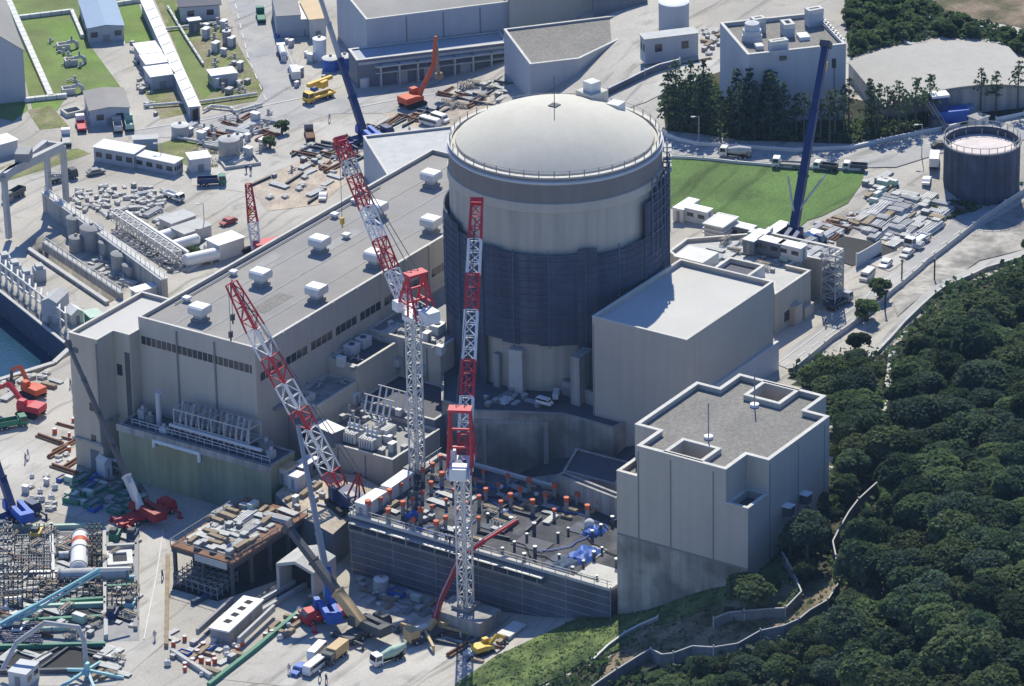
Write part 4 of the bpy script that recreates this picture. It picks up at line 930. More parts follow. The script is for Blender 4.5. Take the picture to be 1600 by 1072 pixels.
tower_crane('tower crane whose red and white jib leans left over the turbine hall roof', b1, zat(0, 497, b1[0], b1[1]), (532, 222), 6, [('white', .22), ('red', .2), ('white', .2), ('red', .2), ('offwhite', .1), ('red', .12)], 2.0, aframe=7.5, hookdrop=15)
b2_ = P(728, 948, 4.1)
tower_crane('tower crane with red and white jib raised almost upright before the containment', b2_, zat(0, 735, b2_[0], b2_[1]), (745, 318), 9, [('red', .1), ('white', .17), ('red', .17), ('white', .11), ('white', .12), ('red', .17), ('white', .16), ('red', .17)], 2.1, aframe=10.5, hookdrop=0)
# crawler crane with a long lattice boom in front of the turbine hall
cb_ = P(545, 792, 6.3); fr = LF(cb_, math.atan2(P(520,770,6.3)[1]-cb_[1], P(520,770,6.3)[0]-cb_[0]))
t = T('crawler_crane', 'dark blue crawler crane on the orange soil with red and white lattice boom', 'crane', cb_, fr.yaw)
crawler(t, fr, L=7, W=5.4); mb = MB(); fr.box(mb, -1.5, 0, 1.15, 7.5, 3.2, 2.1); mb.build('house', 'dark_blue', t)
mb = MB(); fr.box(mb, -5.6, 0, 1.3, 1.6, 4.0, 2.4); mb.build('counterweight', 'darkgrey', t)
mb = MB(); fr.box(mb, 1.9, 2.0, 1.2, 1.8, 1.2, 2.2); mb.build('operator_cab', 'blue_net', t)
mb = MB(); fr.box(mb, -2, .5, 3.25, 2.2, 1.6, .3); mb.build('house_roof', 'lightgrey', t)
foot = fr(2.2, 0, 1.5); tip = PD(361, 442, cb_, -4)
lattice_boom(t, foot, tip, 2.5, [('red', .12), ('white', .22), ('red', .1), ('white', .14), ('red', .14), ('white', .14), ('red', .24)], .8, .6)
mb = MB(); pk = fr(-4.5, 0, 8.5)
for yy in (-1.2, 1.2): mb.bar(fr(-2, yy, 3.2), pk, .3); mb.bar(fr(-5, yy, 3.2), pk, .25)
mb.build('gantry', 'dark_red', t)
for o_ in (-.5, .5): MB().bar(pk+fr(0, o_, 0)-fr(0, 0, 0), vv(tip)+Vector((0, 0, .5)), .1).build('pendant', 'darkgrey', t)
MB().bar(vv(foot)+Vector((0, 0, 1.6)), vv(tip)+Vector((0, 0, 1.0)), .08).build('hoist_rope', 'darkgrey', t); hook(t, tip, 6, 'darkgrey'); hook(t, vv(tip)-Vector((.8, 0, 0)), 9, 'darkgrey')

mobile_crane('red and white mobile crane, its long grey boom leaning past the service block', 228, 812, 262, 800, None, (108, 540), [1.1, .85, .72, .62, .55], ['offwhite', 'darkgrey', 'darkgrey', 'darkgrey', 'darkgrey'], 'red', 'dark_red', L=12, away=4, hookdrop=0)  # upper boom sections darkened: shade of the underside put into their colour
mobile_crane('dark blue crane by the quay road with its dark boom slanting up leftward', 28, 812, 60, 800, None, (-30, 650), [1.2, 1.0, .85], ['dark_blue', 'dark_blue', 'darkgrey'], 'dark_blue', 'blue', L=9, away=4, hookdrop=0, axles=4)
mobile_crane('dark mobile crane in the front yard with tan lower and grey upper boom', 572, 992, 600, 978, None, (452, 826), [1.45, 1.2, 1.0], ['tan', 'darkgrey', 'darkgrey'], 'darkgrey', 'darkgrey', L=10, away=5, hookdrop=0)
t = mobile_crane('blue and red mobile crane by the portal with a very long thin grey boom', 512, 968, 486, 974, None, (465, 662), [1.35, .95, .8, .7, .62], ['blue', 'boom_grey', 'boom_grey', 'boom_grey', 'boom_grey'], 'red', 'blue', L=9, axles=4, away=5, hookdrop=0)
mobile_crane('dark blue mobile crane with raised telescopic boom behind the turbine hall', 575, 222, 600, 215, None, (495, -20), [1.3, 1.1, .85, .7], ['dark_blue', 'dark_blue', 'boom_grey', 'boom_grey'], 'dark_blue', 'blue', L=12, away=8, hookdrop=0)
q = P(1238, 376, 26)
t = mobile_crane('big dark blue crane beside the green field, its boom raised before the office block', 1242, 382, 1280, 390, (1238, 372), (1290, 72), [1.55, 1.4, 1.2], ['dark_blue', 'dark_blue', 'dark_blue'], 'dark_blue', 'dark_blue', L=12, away=6, hookdrop=4)
MB().bar(tuple(PD(1236, 345, PG(1242,382))), tuple(PD(1290, 272, PG(1242,382))), .3).build('luffing_strut', 'lightgrey', t)
MB().bar(tuple(PD(1240, 330, PG(1242,382))), tuple(PD(1231, 276, PG(1242,382))), .3).build('luffing_strut', 'lightgrey', t)
# lattice boom standing behind the turbine hall
cb_ = PG(412, 400); fr = LF(cb_, 2.5); t = T('crawler_crane', 'crawler crane hidden behind the turbine hall, its red topped lattice boom showing', 'crane', cb_, 2.5)
crawler(t, fr); mb = MB(); fr.box(mb, -1.5, 0, 1.15, 6.5, 3, 2); mb.build('house', 'red', t)
lattice_boom(t, fr(1.5, 0, 1.5), PD(388, 288, cb_, 2), 1.9, [('white', .4), ('red', .6)], .8, .6)
hook(t, PD(388, 288, cb_, 2), 5, 'yellow')
# concrete pump
b = PG(672, 996); yw = heading(672, 996, 655, 1002); fr = LF(b, yw); t = T('concrete_pump', 'concrete pump truck with tan outriggers and a dark red boom over the deck', 'concrete pump', b, yw)
mb = MB(); fr.box(mb, 0, 0, .7, 9, 2.4, .7); mb.build('chassis', 'darkgrey', t); mb = MB(); fr.box(mb, 3.6, 0, .7, 1.9, 2.4, 2.0); mb.build('cab', 'tan', t)
mb = MB(); fr.box(mb, -3, 0, 1.4, 2, 1.6, 1.0); mb.build('hopper', 'tan', t); mb = MB(); fr.box(mb, 1.2, -.6, 1.4, 2.4, 1, .9); mb.build('engine_box', 'offwhite', t)
wheels(t, fr, (3.4, -1.6, -2.9), 2.5)
for x, y in ((2.2, 5.2), (2.2, -5.2), (-4.2, 4.4), (-4.2, -4.4)):
    mb = MB(); mb.bar(fr(1 if x > 0 else -2, 0, 1.6), fr(x*1.2, y, 1.2), .45); mb.bar(fr(x*1.2, y, 1.3), fr(x*1.2, y, 0), .3); mb.build('outrigger', 'tan', t)
pts = [vv(fr(.5, 0, 1.5)), vv(PD(679, 968, b)), vv(PD(688, 938, b, .5)), vv(PD(719, 872, b, 1)), vv(PD(757, 845, b, 2)), vv(PD(808, 813, b, 5))]
MB().bar(pts[0], pts[1], .9).build('turret', 'tan', t)
for i, (w_, m_) in enumerate(((.85, 'dark_red'), (.75, 'dark_red'), (.55, 'red'), (.42, 'red'))): MB().bar(pts[i+1], pts[i+2], w_).build('boom_section', m_, t)
MB().path([p+Vector((0, 0, .55)) for p in pts[1:]], .13).build('delivery_pipe', 'steel', t)
excavator('red excavator with a tall raised piling arm beside the back road', 645, 165, 665, 158, 'red_orange', ((2, 2), (4.6, 6.2), (5.4, 11.5), (5.8, 4.4)), 1.25, bucket='timber')
excavator('red orange excavator on the quay road, the farther of the two', 52, 618, 30, 608, 'red_orange', ((2, 2), (3.5, 4.6), (6, 3.2), (6.4, 1.0)), 1.05)
excavator('red excavator with its arm stretched over the quay by the pink shed', 48, 648, 10, 640, 'red', ((2, 2), (4, 4.8), (6.5, 3.2), (7, .8)), 1.15)
# ------------------------------------------------------------------ buildings of the upper left and the top
def pshed(name, label, cat, a, b, c, hh, z0=None, **k):
    g0 = PG(*b)[2] if z0 is None else z0
    if abs(g0) < .3: g0 = 0.
    zt = g0+hh; return shed(name, label, cat, rect3(P(*a, zt), P(*b, zt), P(*c, zt)), zt, g0-.6, **k)
pshed('blue_roofed_building', 'low building with a pale blue metal roof on the green lawn', 'building', (137,43), (193,40), (178,-4), 3.5, wall='wall_blue', roof='roof_blue', rise=.5, wins=3)
pshed('workshop', 'plain grey roofed workshop by the crossroads at the lawn corner', 'building', (140,172), (202,168), (192,138), 3.7, wall='wall_blue', roof='roof_grey', rise=.5, wins=2)
wk = pshed('covered_walkway', 'very long straight white covered walkway with a dark open end', 'walkway', (298,172), (312,166), (236,0), 3.0, wall='wall_blue', roof='white', door=False)
a_, b_, c_ = P(298,172,3), P(312,166,3), P(236,0,3)
mb = MB(); d_ = vv(c_-b_)
for k in range(1, 12):
    t = k/12; MB().bar(vv(a_)+d_*t+Vector((0, 0, .2)), vv(b_)+d_*t+Vector((0, 0, .2)), .18, .1).build('roof_joint', 'lightgrey', wk)
mb = MB(); mb.bar(vv(a_)*.8+vv(b_)*.2-d_.normalized()*.05-Vector((0, 0, 1.5)), vv(a_)*.2+vv(b_)*.8-d_.normalized()*.05-Vector((0, 0, 1.5)), .12, 2.6); mb.build('opening', 'black', wk)
for i, (a, b, c, l) in enumerate([((221,87),(252,81),(241,65),'white ribbed shed beside the long walkway, farthest of the stepped three'),((230,103),(262,97),(252,83),'white ribbed shed beside the long walkway, middle of the stepped three'),((237,122),(272,116),(261,101),'white ribbed shed beside the long walkway, nearest of the stepped three')]):
    pshed('white_shed', l, 'shed', a, b, c, 3.0, roof='white', wall='wall_blue', group='three stepped white sheds')
pshed('office', 'grey walled office with dark roof and two windows by the wide road', 'building', (283,15), (343,7), (337,-18), 3.7, wall='wall_pale', roof='roof_dark', wins=2, door=False, over=.5)
pshed('kiosk', 'tiny dark kiosk with a white flat roof below the grey office', 'kiosk', (297,33), (312,31), (308,28), 2.8, wall='wall_dark', roof='white', over=.4)
pshed('white_hut', 'white two step hut among the equipment east of the walkway', 'hut', (331,119), (369,114), (362,105), 2.7, roof='white', wall='wall_blue', wins=2)
pshed('long_shed', 'long low white roofed shed by the crossroads, its higher left section', 'shed', (146,230), (209,241), (224,229), 3.2, roof='roof_metal', wall='wall_blue', door=False, wins=4)
pshed('long_shed', 'long low white roofed shed section stepping down toward the silver tank', 'shed', (209.5,243), (272,256), (281,247), 2.7, roof='roof_metal', wall='wall_blue', door=False, wins=4)
pshed('blue_shed', 'small blue shed behind the long white roofed shed', 'shed', (208,219), (246,217), (243,211), 2.6, roof='lightgrey', wall='roof_blue')
pshed('white_hut', 'small square white hut between the long shed and the silver tank', 'hut', (298,250), (329,246), (322,236), 3.0, roof='white', wall='wall_pale')
pshed('grey_hall', 'big blue grey hall cut by the top left corner of the view', 'building', (-60,84), (36,78), (6,-4), 12, wall='wall_blue', roof='roof_grey', rise=5, door=False, wins=0)
pshed('site_shed', 'white flat roofed shed at the foot of the gantry crane', 'shed', (-20,232), (27,219), (12,209), 3, roof='white', wall='wall_pale')
# main hall at the top, with its lower front range
hb, hp, _ = bld('machine_hall', 'large blue grey hall at the top with a stepped upper storey', 'building', rect3(P(572,30,13), P(796,2,13), P(790,-60,13)), 13, 0, wall='wall_blue', roof='roof_grey', par=.6)
A_, B_ = P(572,30,13)[:2], P(796,2,13)[:2]; mb = MB()
for s in (9, 17.5, 26): onwall(mb, A_, B_, s, s+.35, 6, 12.4, .03)
mb.build('joint', 'joint', hb)
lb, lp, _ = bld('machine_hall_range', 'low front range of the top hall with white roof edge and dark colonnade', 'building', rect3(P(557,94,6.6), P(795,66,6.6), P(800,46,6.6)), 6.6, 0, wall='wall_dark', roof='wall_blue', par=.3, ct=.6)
A_, B_ = P(557,94,6.6)[:2], P(795,66,6.6)[:2]; L_ = float(np.linalg.norm(np.array(B_)-np.array(A_))); mb = MB()
for s in np.arange(5, L_, 4.2): onwall(mb, A_, B_, s, s+.35, 0, 5, 1.3)
onwall(mb, A_, B_, 4, L_, 4.7, 5.0, 1.4); onwall(mb, A_, B_, 4, L_, 3.3, 3.5, 1.4); mb.build('colonnade', 'lightgrey', lb)
for s in (9, 15.2, 23.4): onwall(MB(), A_, B_, s, s+2.4, .02, 3.1, .05).build('door', 'wall_blue', lb)
onwall(MB(), A_, B_, .4, L_-.4, 5.3, 5.9, .06).build('band', 'lightgrey', lb)
gb, _, _ = bld('turbine_annex', 'tall plain grey block at the top behind the gravel roofed five sided building', 'building', rect3(P(797,40,10), P(926,22,10), P(920,-30,10)), 22, 0, wall='wall', roof='roof_grey', par=.6)
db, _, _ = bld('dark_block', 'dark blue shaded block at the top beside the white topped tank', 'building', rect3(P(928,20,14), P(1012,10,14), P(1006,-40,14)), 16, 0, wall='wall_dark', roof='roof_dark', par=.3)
tb, tpoly, _ = bld('five_sided_building', 'five sided grey building with a gravel roof and thin white edge behind the dome', 'building', pxpoly([(787,45),(992,20),(1008,41),(905,91),(828,100)], 13), 13, 0, wall='wall_blue', roof='roof_gravel', par=.5, ct=.5)
bld('entrance_annex', 'low flat annex with white edge on the five sided building', 'annex', rect3(P(856,121,6), P(907,114,6), P(903,106,6)), 6, 0, wall='wall_blue', roof='roof_grey', par=.4)
q = PG(935,110); t = T('downpipe_duct', 'pale duct standing against the five sided building', 'duct', q)
MB().tube((q[0], q[1], 2), (q[0], q[1], 9), .6, n=10).build('pipe', 'wall_pale', t); MB().box((q[0], q[1], 8.8), (1.8, 1.8, 1)).build('cowl', 'wall_pale', t)
pshed('pump_house', 'small grey pump house with louvres by the fence behind the dome', 'building', (1008,62), (1091,52), (1086,43), 5, wall='wall_blue', roof='lightgrey', door=False, wins=2)
pshed('shed', 'tan roofed narrow shed beside the crane boom at the top', 'shed', (484,32), (509,29), (494,0), 4.5, wall='offwhite', roof='tan', over=.2)
pshed('shed', 'white roofed lean to shed above the parked blue cars', 'shed', (468,24), (481,30), (474,3), 4, wall='wall_blue', roof='white', over=.2)
pshed('grey_block', 'blue grey block behind the parked blue cars at the top', 'building', (432,28), (470,24), (462,-12), 5, wall='wall_blue', roof='roof_grey', over=.1, door=False)
# office block with roof plant
ob, op, ozr = bld('office_block', 'tall blue grey block with roof plant beside the pines at the upper right', 'building', rect3(P(1126,35,33), P(1168,85,33), P(1322,68,33)), 33, 10, wall='wall_blue', roof='roof_gravel', par=.9, ct=.6)
def hollow(par, a, b, c, zt_, zb, m='wall_blue', nm='penthouse'):
    pl_ = rect3(P(*a, zt_), P(*b, zt_), P(*c, zt_)); o = MB(); o.prism(pl_, zb, zt_-.9, top=False); o = o.build(nm, m, par)
    MB().add([(x, y, zt_-.9) for x, y in pl_], [(0, 1, 2, 3)]).build('roof', 'roof_dark', o); ringmb(MB(), pl_, .6, zt_-.9, zt_, .03).build('coping', 'coping', o)
    return o
hollow(ob, (1199,62), (1205,66), (1232,62), 34.8, ozr); hollow(ob, (1259,12), (1264,17), (1287,13), 35.8, ozr); hollow(ob, (1219,31), (1226,39), (1241,36), 35, ozr); hollow(ob, (1174,26), (1178,31), (1197,28), 35.4, ozr)
q = P(1175,63,ozr); o = MB().lathe((q[0], q[1], ozr), [(2.1, 0), (2.1, 1.2), (1.9, 1.2), (1.9, 2.4), (1.6, 2.5), (1.5, 3.8), (0, 4.2)], 18).build('cooling_tower', 'wall_pale', ob, True)
MB().box(tuple(P(1255,60,ozr)), (2.8, 2.2, .8), .8).build('roof_unit', 'white', ob); MB().box(tuple(P(1186,76,ozr)), (2, 1.6, .9), .8).build('roof_unit', 'offwhite', ob)
for k in range(9): MB().box(tuple(P(1284+k*4, 33+k*4.2, ozr)), (.9, .9, .9), .8).build('roof_unit', 'offwhite', ob)
MB().bar(tuple(P(1278,33,ozr)+np.array([0, 0, .4])), tuple(P(1312,66,ozr)+np.array([0, 0, .4])), .3).build('roof_pipe', 'white', ob)
A_, B_ = P(1168,85,33)[:2], P(1322,68,33)[:2]; onwall(MB(), A_, B_, 18, 18.9, 28, 30, .04).build('window', 'glass', ob); onwall(MB(), A_, B_, 6.8, 8.2, 31, 31.8, .5).build('window', 'glass', ob)
onwall(MB(), A_, B_, 18.4, 18.7, 12, 28, .06).build('downpipe', 'joint', ob)
# barrel vault
A0, A1 = P(1383,167,19.5), P(1326,98,19.5); ax = vv(A1-A0); ax.z = 0; n_ = Vector((ax.y, -ax.x, 0)).normalized()
def vmid(W, r): 
    q = vv(A0)+n_*(W/2)+Vector((0, 0, r)); d = np.array(q)-EYE; return 800+CAM_F*(d @ R)/(d @ F), 536-CAM_F*(d @ U)/(d @ F)
W_ = 10.
while vmid(W_, 5)[0] < 1512 and W_ < 120: W_ += .3
rise = 0.
while vmid(W_, rise)[1] > 135 and rise < 25: rise += .1
bv = T('barrel_vault_hall', 'wide hall with a smooth pale barrel vault roof at the upper right', 'building', tuple(A0-np.array([0, 0, 5])))
N_ = 32; arc = [(vv(A0)+n_*(W_*i/N_)+Vector((0, 0, rise*(1-(2*i/N_-1)**2)))) for i in range(N_+1)]
vs = [tuple(p-ax.normalized()*.4) for p in arc]+[tuple(p+ax) for p in arc]
MB().add(vs, [(i, i+1, i+N_+2, i+N_+1) for i in range(N_)]).build('vault_roof', 'roof_metal' if False else 'vault', bv, True)
mb = MB(); g0 = 12.
for off in (Vector((0, 0, 0)), ax*.99):
    low = [(p.x+off.x, p.y+off.y, g0) for p in arc]; top_ = [(p.x+off.x, p.y+off.y, p.z-.15) for p in arc]; mb.add(low+top_, [(i, i+1, i+N_+2, i+N_+1) for i in range(N_)])
mb.build('end_wall', 'concrete', bv); mb = MB()
for p in (arc[0], arc[-1]): mb.add([(p.x, p.y, g0), (p.x+ax.x, p.y+ax.y, g0), (p.x+ax.x, p.y+ax.y, p.z-.1), (p.x, p.y, p.z-.1)], [(0, 1, 2, 3)])
mb.build('side_wall', 'concrete', bv)
mb = MB()
for p, q in zip(arc[:-1], arc[1:]): mb.bar(p-ax.normalized()*.45, q-ax.normalized()*.45, .3, .5)
mb.build('eaves_band', 'joint', bv)
# dark round tank, open on top
q = PG(1533,290); rt, ht = 7.6, 9.8; t = T('round_tank', 'dark blue round open topped tank with a pinkish floor by the upper road', 'tank', q)
MB().lathe(tuple(q), [(rt, -1), (rt, ht), (rt-.3, ht), (rt-.3, ht-1.6)], 64).build('shell', 'dark_blue' if False else 'net', t, True)
MB().lathe(tuple(q), [(rt-.3, ht-1.6), (0, ht-1.3)], 48).build('floor', 'pink_floor', t, True)
mb = MB(); mb.lathe(tuple(q), [(rt+.02, ht-.25), (rt+.25, ht-.25), (rt+.25, ht+.05), (rt-.3, ht+.05)], 64); mb.build('rim', 'grey', t)
mb = MB()
for k in range(28):
    a = 2*math.pi*k/28; mb.bar((q[0]+rt*math.cos(a), q[1]+rt*math.sin(a), q[2]+ht), (q[0]+rt*math.cos(a), q[1]+rt*math.sin(a), q[2]+ht+1.2), .1)
mb.lathe(tuple(q+np.array([0, 0, ht])), [(rt-.05, 1.1), (rt+.05, 1.1), (rt+.05, 1.2), (rt-.05, 1.2), (rt-.05, 1.1)], 48)
for a in np.arange(0, 6.2, .5): mb.bar((q[0]+(rt-1)*math.cos(a), q[1]+(rt-1)*math.sin(a), q[2]+ht-1.5), (q[0]+(rt-1)*math.cos(a), q[1]+(rt-1)*math.sin(a), q[2]+ht-.3), .16)
mb.build('railing', 'grey', t)
def vtank(label, px, py, r, hh, m='wall_pale', top='cone', z=None, cap='white', group=None, n=24):
    q = PG(px, py) if z is None else P(px, py, z); t = T('storage_tank', label, 'tank', q, group=group)
    MB().lathe(tuple(q), [(r, -.3), (r, hh)], n).build('shell', m, t, True)
    o = MB().lathe(tuple(q), [(r+.06, hh), (r+.06, hh+.1), (r*.6, hh+r*.22), (0, hh+r*.3)], n).build('roof', cap, t, True)
    MB().box((q[0], q[1], q[2]+hh+r*.2), (.5, .5, .5)).build('vent', 'grey', o)
    return t
vtank('white topped grey blue tank beside the dark block at the top', 1053, 42, 3.3, 5.8, 'wall_blue')
vtank('slim white silo beside the crane boom at the top', 500, 92, 1.5, 4.8, 'white')
vtank('shiny round silver tank in its low bund beside the small white hut', 359, 243, 2.3, 3.8, 'steel', cap='lightgrey')
for i, (x, y, r_, h_, l, m) in enumerate([(517,108,1.9,2.6,'blue tank with pale lid left of the shadowed machine hall range','blue'),(539,106,1.8,2.8,'blue tank nearest the machine hall range','blue'),(372,232,1.2,3,'slim grey tank beside the round silver tank','lightgrey'),(569,135,1.2,2,'pale drum tank in the shade of the hall range','wall_pale'),
    (282,212,1.9,2.4,'round grey valve pot by the road junction','lightgrey'),(355,68,1.0,3,'dark slim tank on the scrub by the wide road','grey')]): vtank(l, x, y, r_, h_, m, cap='offwhite')
q = P(359,243,0); o = MB(); ringmb(o, rect3(P(344,248,.6), P(352,262,.6), P(408,254,.6)), .3, 0, .7); tag(o.build('bund_wall', 'concrete_light'), 'low square bund wall round the silver tank', 'wall')
# terrace buildings behind the auxiliary hall
tpx = pxpoly([(1211,460),(1267,422),(1232,414),(1257,400),(1291,407),(1318,388),(1200,362),(1072,372),(1045,392),(1064,407),(1208,440)], 24)
ta, _, taz = bld('terrace_block', 'beige stepped block with crowded flat roof behind the square auxiliary hall', 'building', tpx, 24, 10, wall='wall_warm', roof='concrete_light', par=.8, ct=.5)
hollow(ta, (1112,420), (1168,433), (1196,414), 25.6, taz, 'wall_pale', 'roof_frame')
MB().prism(rect3(P(1052,400,25.4), P(1098,411,25.4), P(1122,394,25.4)), taz, 25.4).build('roof_slab', 'offwhite', ta)
A_, B_ = P(1211,460,24)[:2], P(1267,422,24)[:2]
for s, w_, z1_ in ((5.5, 2.6, 19.5), (9, 3.4, 18)): onwall(MB(), A_, B_, s, s+w_, 14, z1_, 1.2).build('buttress', 'wall_warm', ta)
for s in (3.4,): onwall(MB(), A_, B_, s, s+1.8, 17, 19, .05).build('window', 'glass', ta)
st, _, _ = bld('stacked_hut', 'stack of white roofed site cabins beside the green field', 'hut', rect3(P(1100,349,19.5), P(1129,355,19.5), P(1152,339,19.5)), 19.5, 15, wall='lightgrey', roof='white', par=0)
mb = MB(); pl_ = rect3(P(1100,349,19.5), P(1129,355,19.5), P(1152,339,19.5))
for z in (16.6, 17.5, 18.4, 19.3): ringmb(mb, pl_, .2, z, z+.25, .3)
mb.build('balcony', 'offwhite', st)
CB = []
def cabin(label, px, py, z=None, L=6, W=2.4, H=2.6, yaw=0., wall='wall_dark', roof='white', group=None, name='site_cabin', cat='cabin', door=True):
    q = PG(px, py) if z is None else P(px, py, z); c, s = math.cos(yaw), math.sin(yaw)
    pl_ = [(q[0]+c*i-s*j, q[1]+s*i+c*j) for i, j in ((-L/2, -W/2), (L/2, -W/2), (L/2, W/2), (-L/2, W/2))]
    return shed(name, label, cat, pl_, q[2]+H, q[2]-.1, wall=wall, roof=roof, over=.08, wins=2 if L > 4 else 0, door=door, group=group)
for i, (x, y, l, L) in enumerate([(1160,372,'dark cabin with white roof at the left end behind the terrace roof',5),(1182,388,'dark cabin with white roof standing between two others on the terrace',6),(1206,395,'dark cabin with white roof nearest the crane foot on the terrace',5),(1213,376,'long pale roofed cabin at the field edge by the blue crane boom',7),(1092,345,'white site cabin left of the stacked huts',5),(1072,338,'low white roofed cabin close to the containment edge',6),(1238,402,'white cabin below the blue crane carrier',5),(1271,384,'small white cabin right of the blue crane foot',3.5)]):
    cabin(l, x, y, None if x < 1100 else 24 if x > 1150 and y > 385 else None, L=L, yaw=0 if i % 2 else -1.57, wall='wall_dark' if i < 4 else 'offwhite')
# gantry crane over the intake
t = T('gantry_crane', 'grey portal gantry crane standing over the water intake at the left', 'gantry crane', tuple(P(60,330,0)))
r1, r2, l1, l2 = P(78,322,.5), P(104,318,.5), P(14,372,.5), P(-20,382,.5); tz = 13.2
tp1, tp2 = r1+np.array([1.2, 1, tz]), r2+np.array([-.8, -.6, tz]); tl1, tl2 = l1+np.array([.4, .6, tz]), l2+np.array([0, 0, tz])
for a, b in ((r1, tp1), (r2, tp2), (l1, tl1), (l2, tl2)): MB().bar(tuple(a), tuple(b), .9, 1.1).build('leg', 'lightgrey', t)
far = np.array(tp1)+(np.array(tl1)-np.array(tp1))*1.0
for a, b in ((tp1, tl1), (tp2, tl2)): MB().bar(tuple(a), tuple(b), 1.1, 1.8).build('girder', 'lightgrey', t)
MB().bar(tuple(tp1), tuple(tp2), .8, 1.4).build('end_tie', 'lightgrey', t); m_ = (tp1+tl1+tp2+tl2)/4
MB().box((m_[0], m_[1], m_[2]+.9), (4, 3, 1.8), .5).build('trolley', 'grey', t)
mb = MB(); lattice(mb, tuple((r1+tp1)/2), tuple((r2+tp2)/2), .8, .8, 4); mb.build('brace', 'lightgrey', t)
# intake works
def wallrun(name, label, cat, pts, th, z0, z1, m='concrete', rail=None, cap=None):
    t = T(name, label, cat, tuple(P(*pts[0], z1))[:2]+(z0,)); mb = MB(); W3 = [P(x, y, z1) for x, y in pts]
    for a, b in zip(W3[:-1], W3[1:]):
        mb.bar((a[0], a[1], (z0+z1)/2), (b[0], b[1], (z0+z1)/2), th, z1-z0)
    mb.build('wall', m, t)
    if cap:
        mb = MB()
        for a, b in zip(W3[:-1], W3[1:]): mb.bar((a[0], a[1], z1+.1), (b[0], b[1], z1+.1), th*1.3, .2)
        mb.build('coping', cap, t)
    if rail:
        mb = MB()
        for a, b in zip(W3[:-1], W3[1:]):
            n = max(1, int(np.linalg.norm(b-a)/2))
            for k in range(n+1): c = a+(b-a)*k/n; mb.bar((c[0], c[1], z1), (c[0], c[1], z1+1.3), .1)
            for zz in (.7, 1.25): mb.bar((a[0], a[1], z1+zz), (b[0], b[1], z1+zz), .1)
        mb.build('railing', rail, t)
    return t
wallrun('intake_wall', 'high concrete intake wall with a white railed top running down to the service block', 'wall', [(70,300),(257,437)], 1.3, -.5, 4.2, 'concrete', 'white', 'coping')
wallrun('channel_wall', 'low railed concrete wall along the blue intake channel', 'wall', [(68,378),(190,459)], .7, -.5, 1.2, 'concrete', 'offwhite', 'concrete_light')
wallrun('channel_wall', 'concrete kerb wall on the seaward side of the intake channel', 'wall', [(44,388),(168,472)], .7, -.5, .6, 'concrete', None, 'concrete_light')
wallrun('sheet_pile_quay', 'dark blue sheet pile quay wall dropping into the harbour', 'quay wall', [(-70,404),(0,455),(110,543)], .5, -7, .15, 'blue_net', None, 'concrete_light')
wallrun('quay_edge', 'pale low quay edge at the corner of the harbour', 'quay wall', [(110,543),(84,567),(0,593),(-60,612)], .8, -7, .25, 'concrete', None, 'concrete_light')
t = T('frame_row', 'row of white steel portal frames along the sheet pile quay', 'frame', tuple(P(50,470,0)))
for k in range(13):
    f_ = k/12; a = P(-8+f_*112, 432+f_*88, 0); b = a+np.array([2.4, 1.9, 0])*1.1
    mb = MB(); mb.bar(tuple(a), tuple(a+np.array([0, 0, 4])), .3); mb.bar(tuple(b), tuple(b+np.array([0, 0, 4])), .3); mb.bar(tuple(a+np.array([0, 0, 4])), tuple(b+np.array([0, 0, 4])), .35); mb.build('portal_frame', 'offwhite', t)
a, b = P(-8,432,0), P(104,520,0); mb = MB()
for z in (2.1, 4): mb.bar(tuple(a+np.array([0, 0, z])), tuple(b+np.array([0, 0, z])), .25)
mb.build('rail', 'offwhite', t)
for i, (x, y, l) in enumerate([(8,418,'first blue grey screen machine box of the intake row, by the picture edge'),(24,430,'second blue grey screen machine box of the intake row'),(42,444,'third blue grey screen machine box, next to the ribbed machine house'),(62,436,'pale control cabinet behind the screen machines')]):
    q = P(x, y, 0); t = T('screen_machine', l, 'machine', q, group='screen machines on the intake'); MB().box(tuple(q), (3, 2.2, 2.6), .9).build('housing', 'wall_blue', t); MB().box((q[0], q[1], 2.604), (2, 1.4, .6), .9).build('motor', 'lightgrey', t)
mh = pshed('machine_house', 'grey green ribbed machine house on the intake quay', 'machine house', (73,463), (88,474), (107,456), 4.6, wall='wall_blue', roof='lightgrey', rise=.8, over=.1)
pshed('green_hut', 'pale green roofed hut by the near end of the intake', 'hut', (131,487), (142,497), (156,488), 2.8, wall='green', roof='pale_green')
pshed('tent', 'white ridge tent on the intake quay', 'tent', (101,484), (112,492), (126,484), 2.2, wall='offwhite', roof='white', rise=.9)
pshed('store', 'low white flat roofed store at the channel end', 'store', (208,450), (213,457), (252,446), 2, wall='offwhite', roof='white')
pshed('pump_shed', 'white roofed pump shed with lean to beside the debris yard', 'shed', (327,373), (342,384), (381,371), 3.4, wall='offwhite', roof='white')
pshed('pump_shed', 'grey roofed open shed behind the horizontal tanks', 'shed', (252,340), (268,350), (306,337), 2.8, wall='lightgrey', roof='lightgrey')
pshed('pump_shed', 'pale grey roofed shed nearest the road behind the lattice pipe bridge', 'shed', (272,355), (288,366), (330,352), 2.8, wall='lightgrey', roof='concrete_light')
def htank(label, p0, p1, r, m='white', z=1.6, saddles=True):
    a, b = P(*p0, z), P(*p1, z); t = T('horizontal_tank', label, 'tank', tuple((a+b)/2-np.array([0, 0, z]))); d = vv(b-a).normalized()
    MB().tube(tuple(a), tuple(b), r, n=16).build('shell', m, t, True)
    for e, s in ((a, -1), (b, 1)): MB().tube(vv(e), vv(e)+d*s*r*.45, r, r*.45, n=16).build('end_cap', m, t, True)
    for k in (.25, .75):
        c = vv(a)+(vv(b)-vv(a))*k; MB().box((c.x, c.y, 0), (.7, r*1.5, z-r*.6), math.atan2(d.y, d.x)).build('saddle', 'concrete', t)
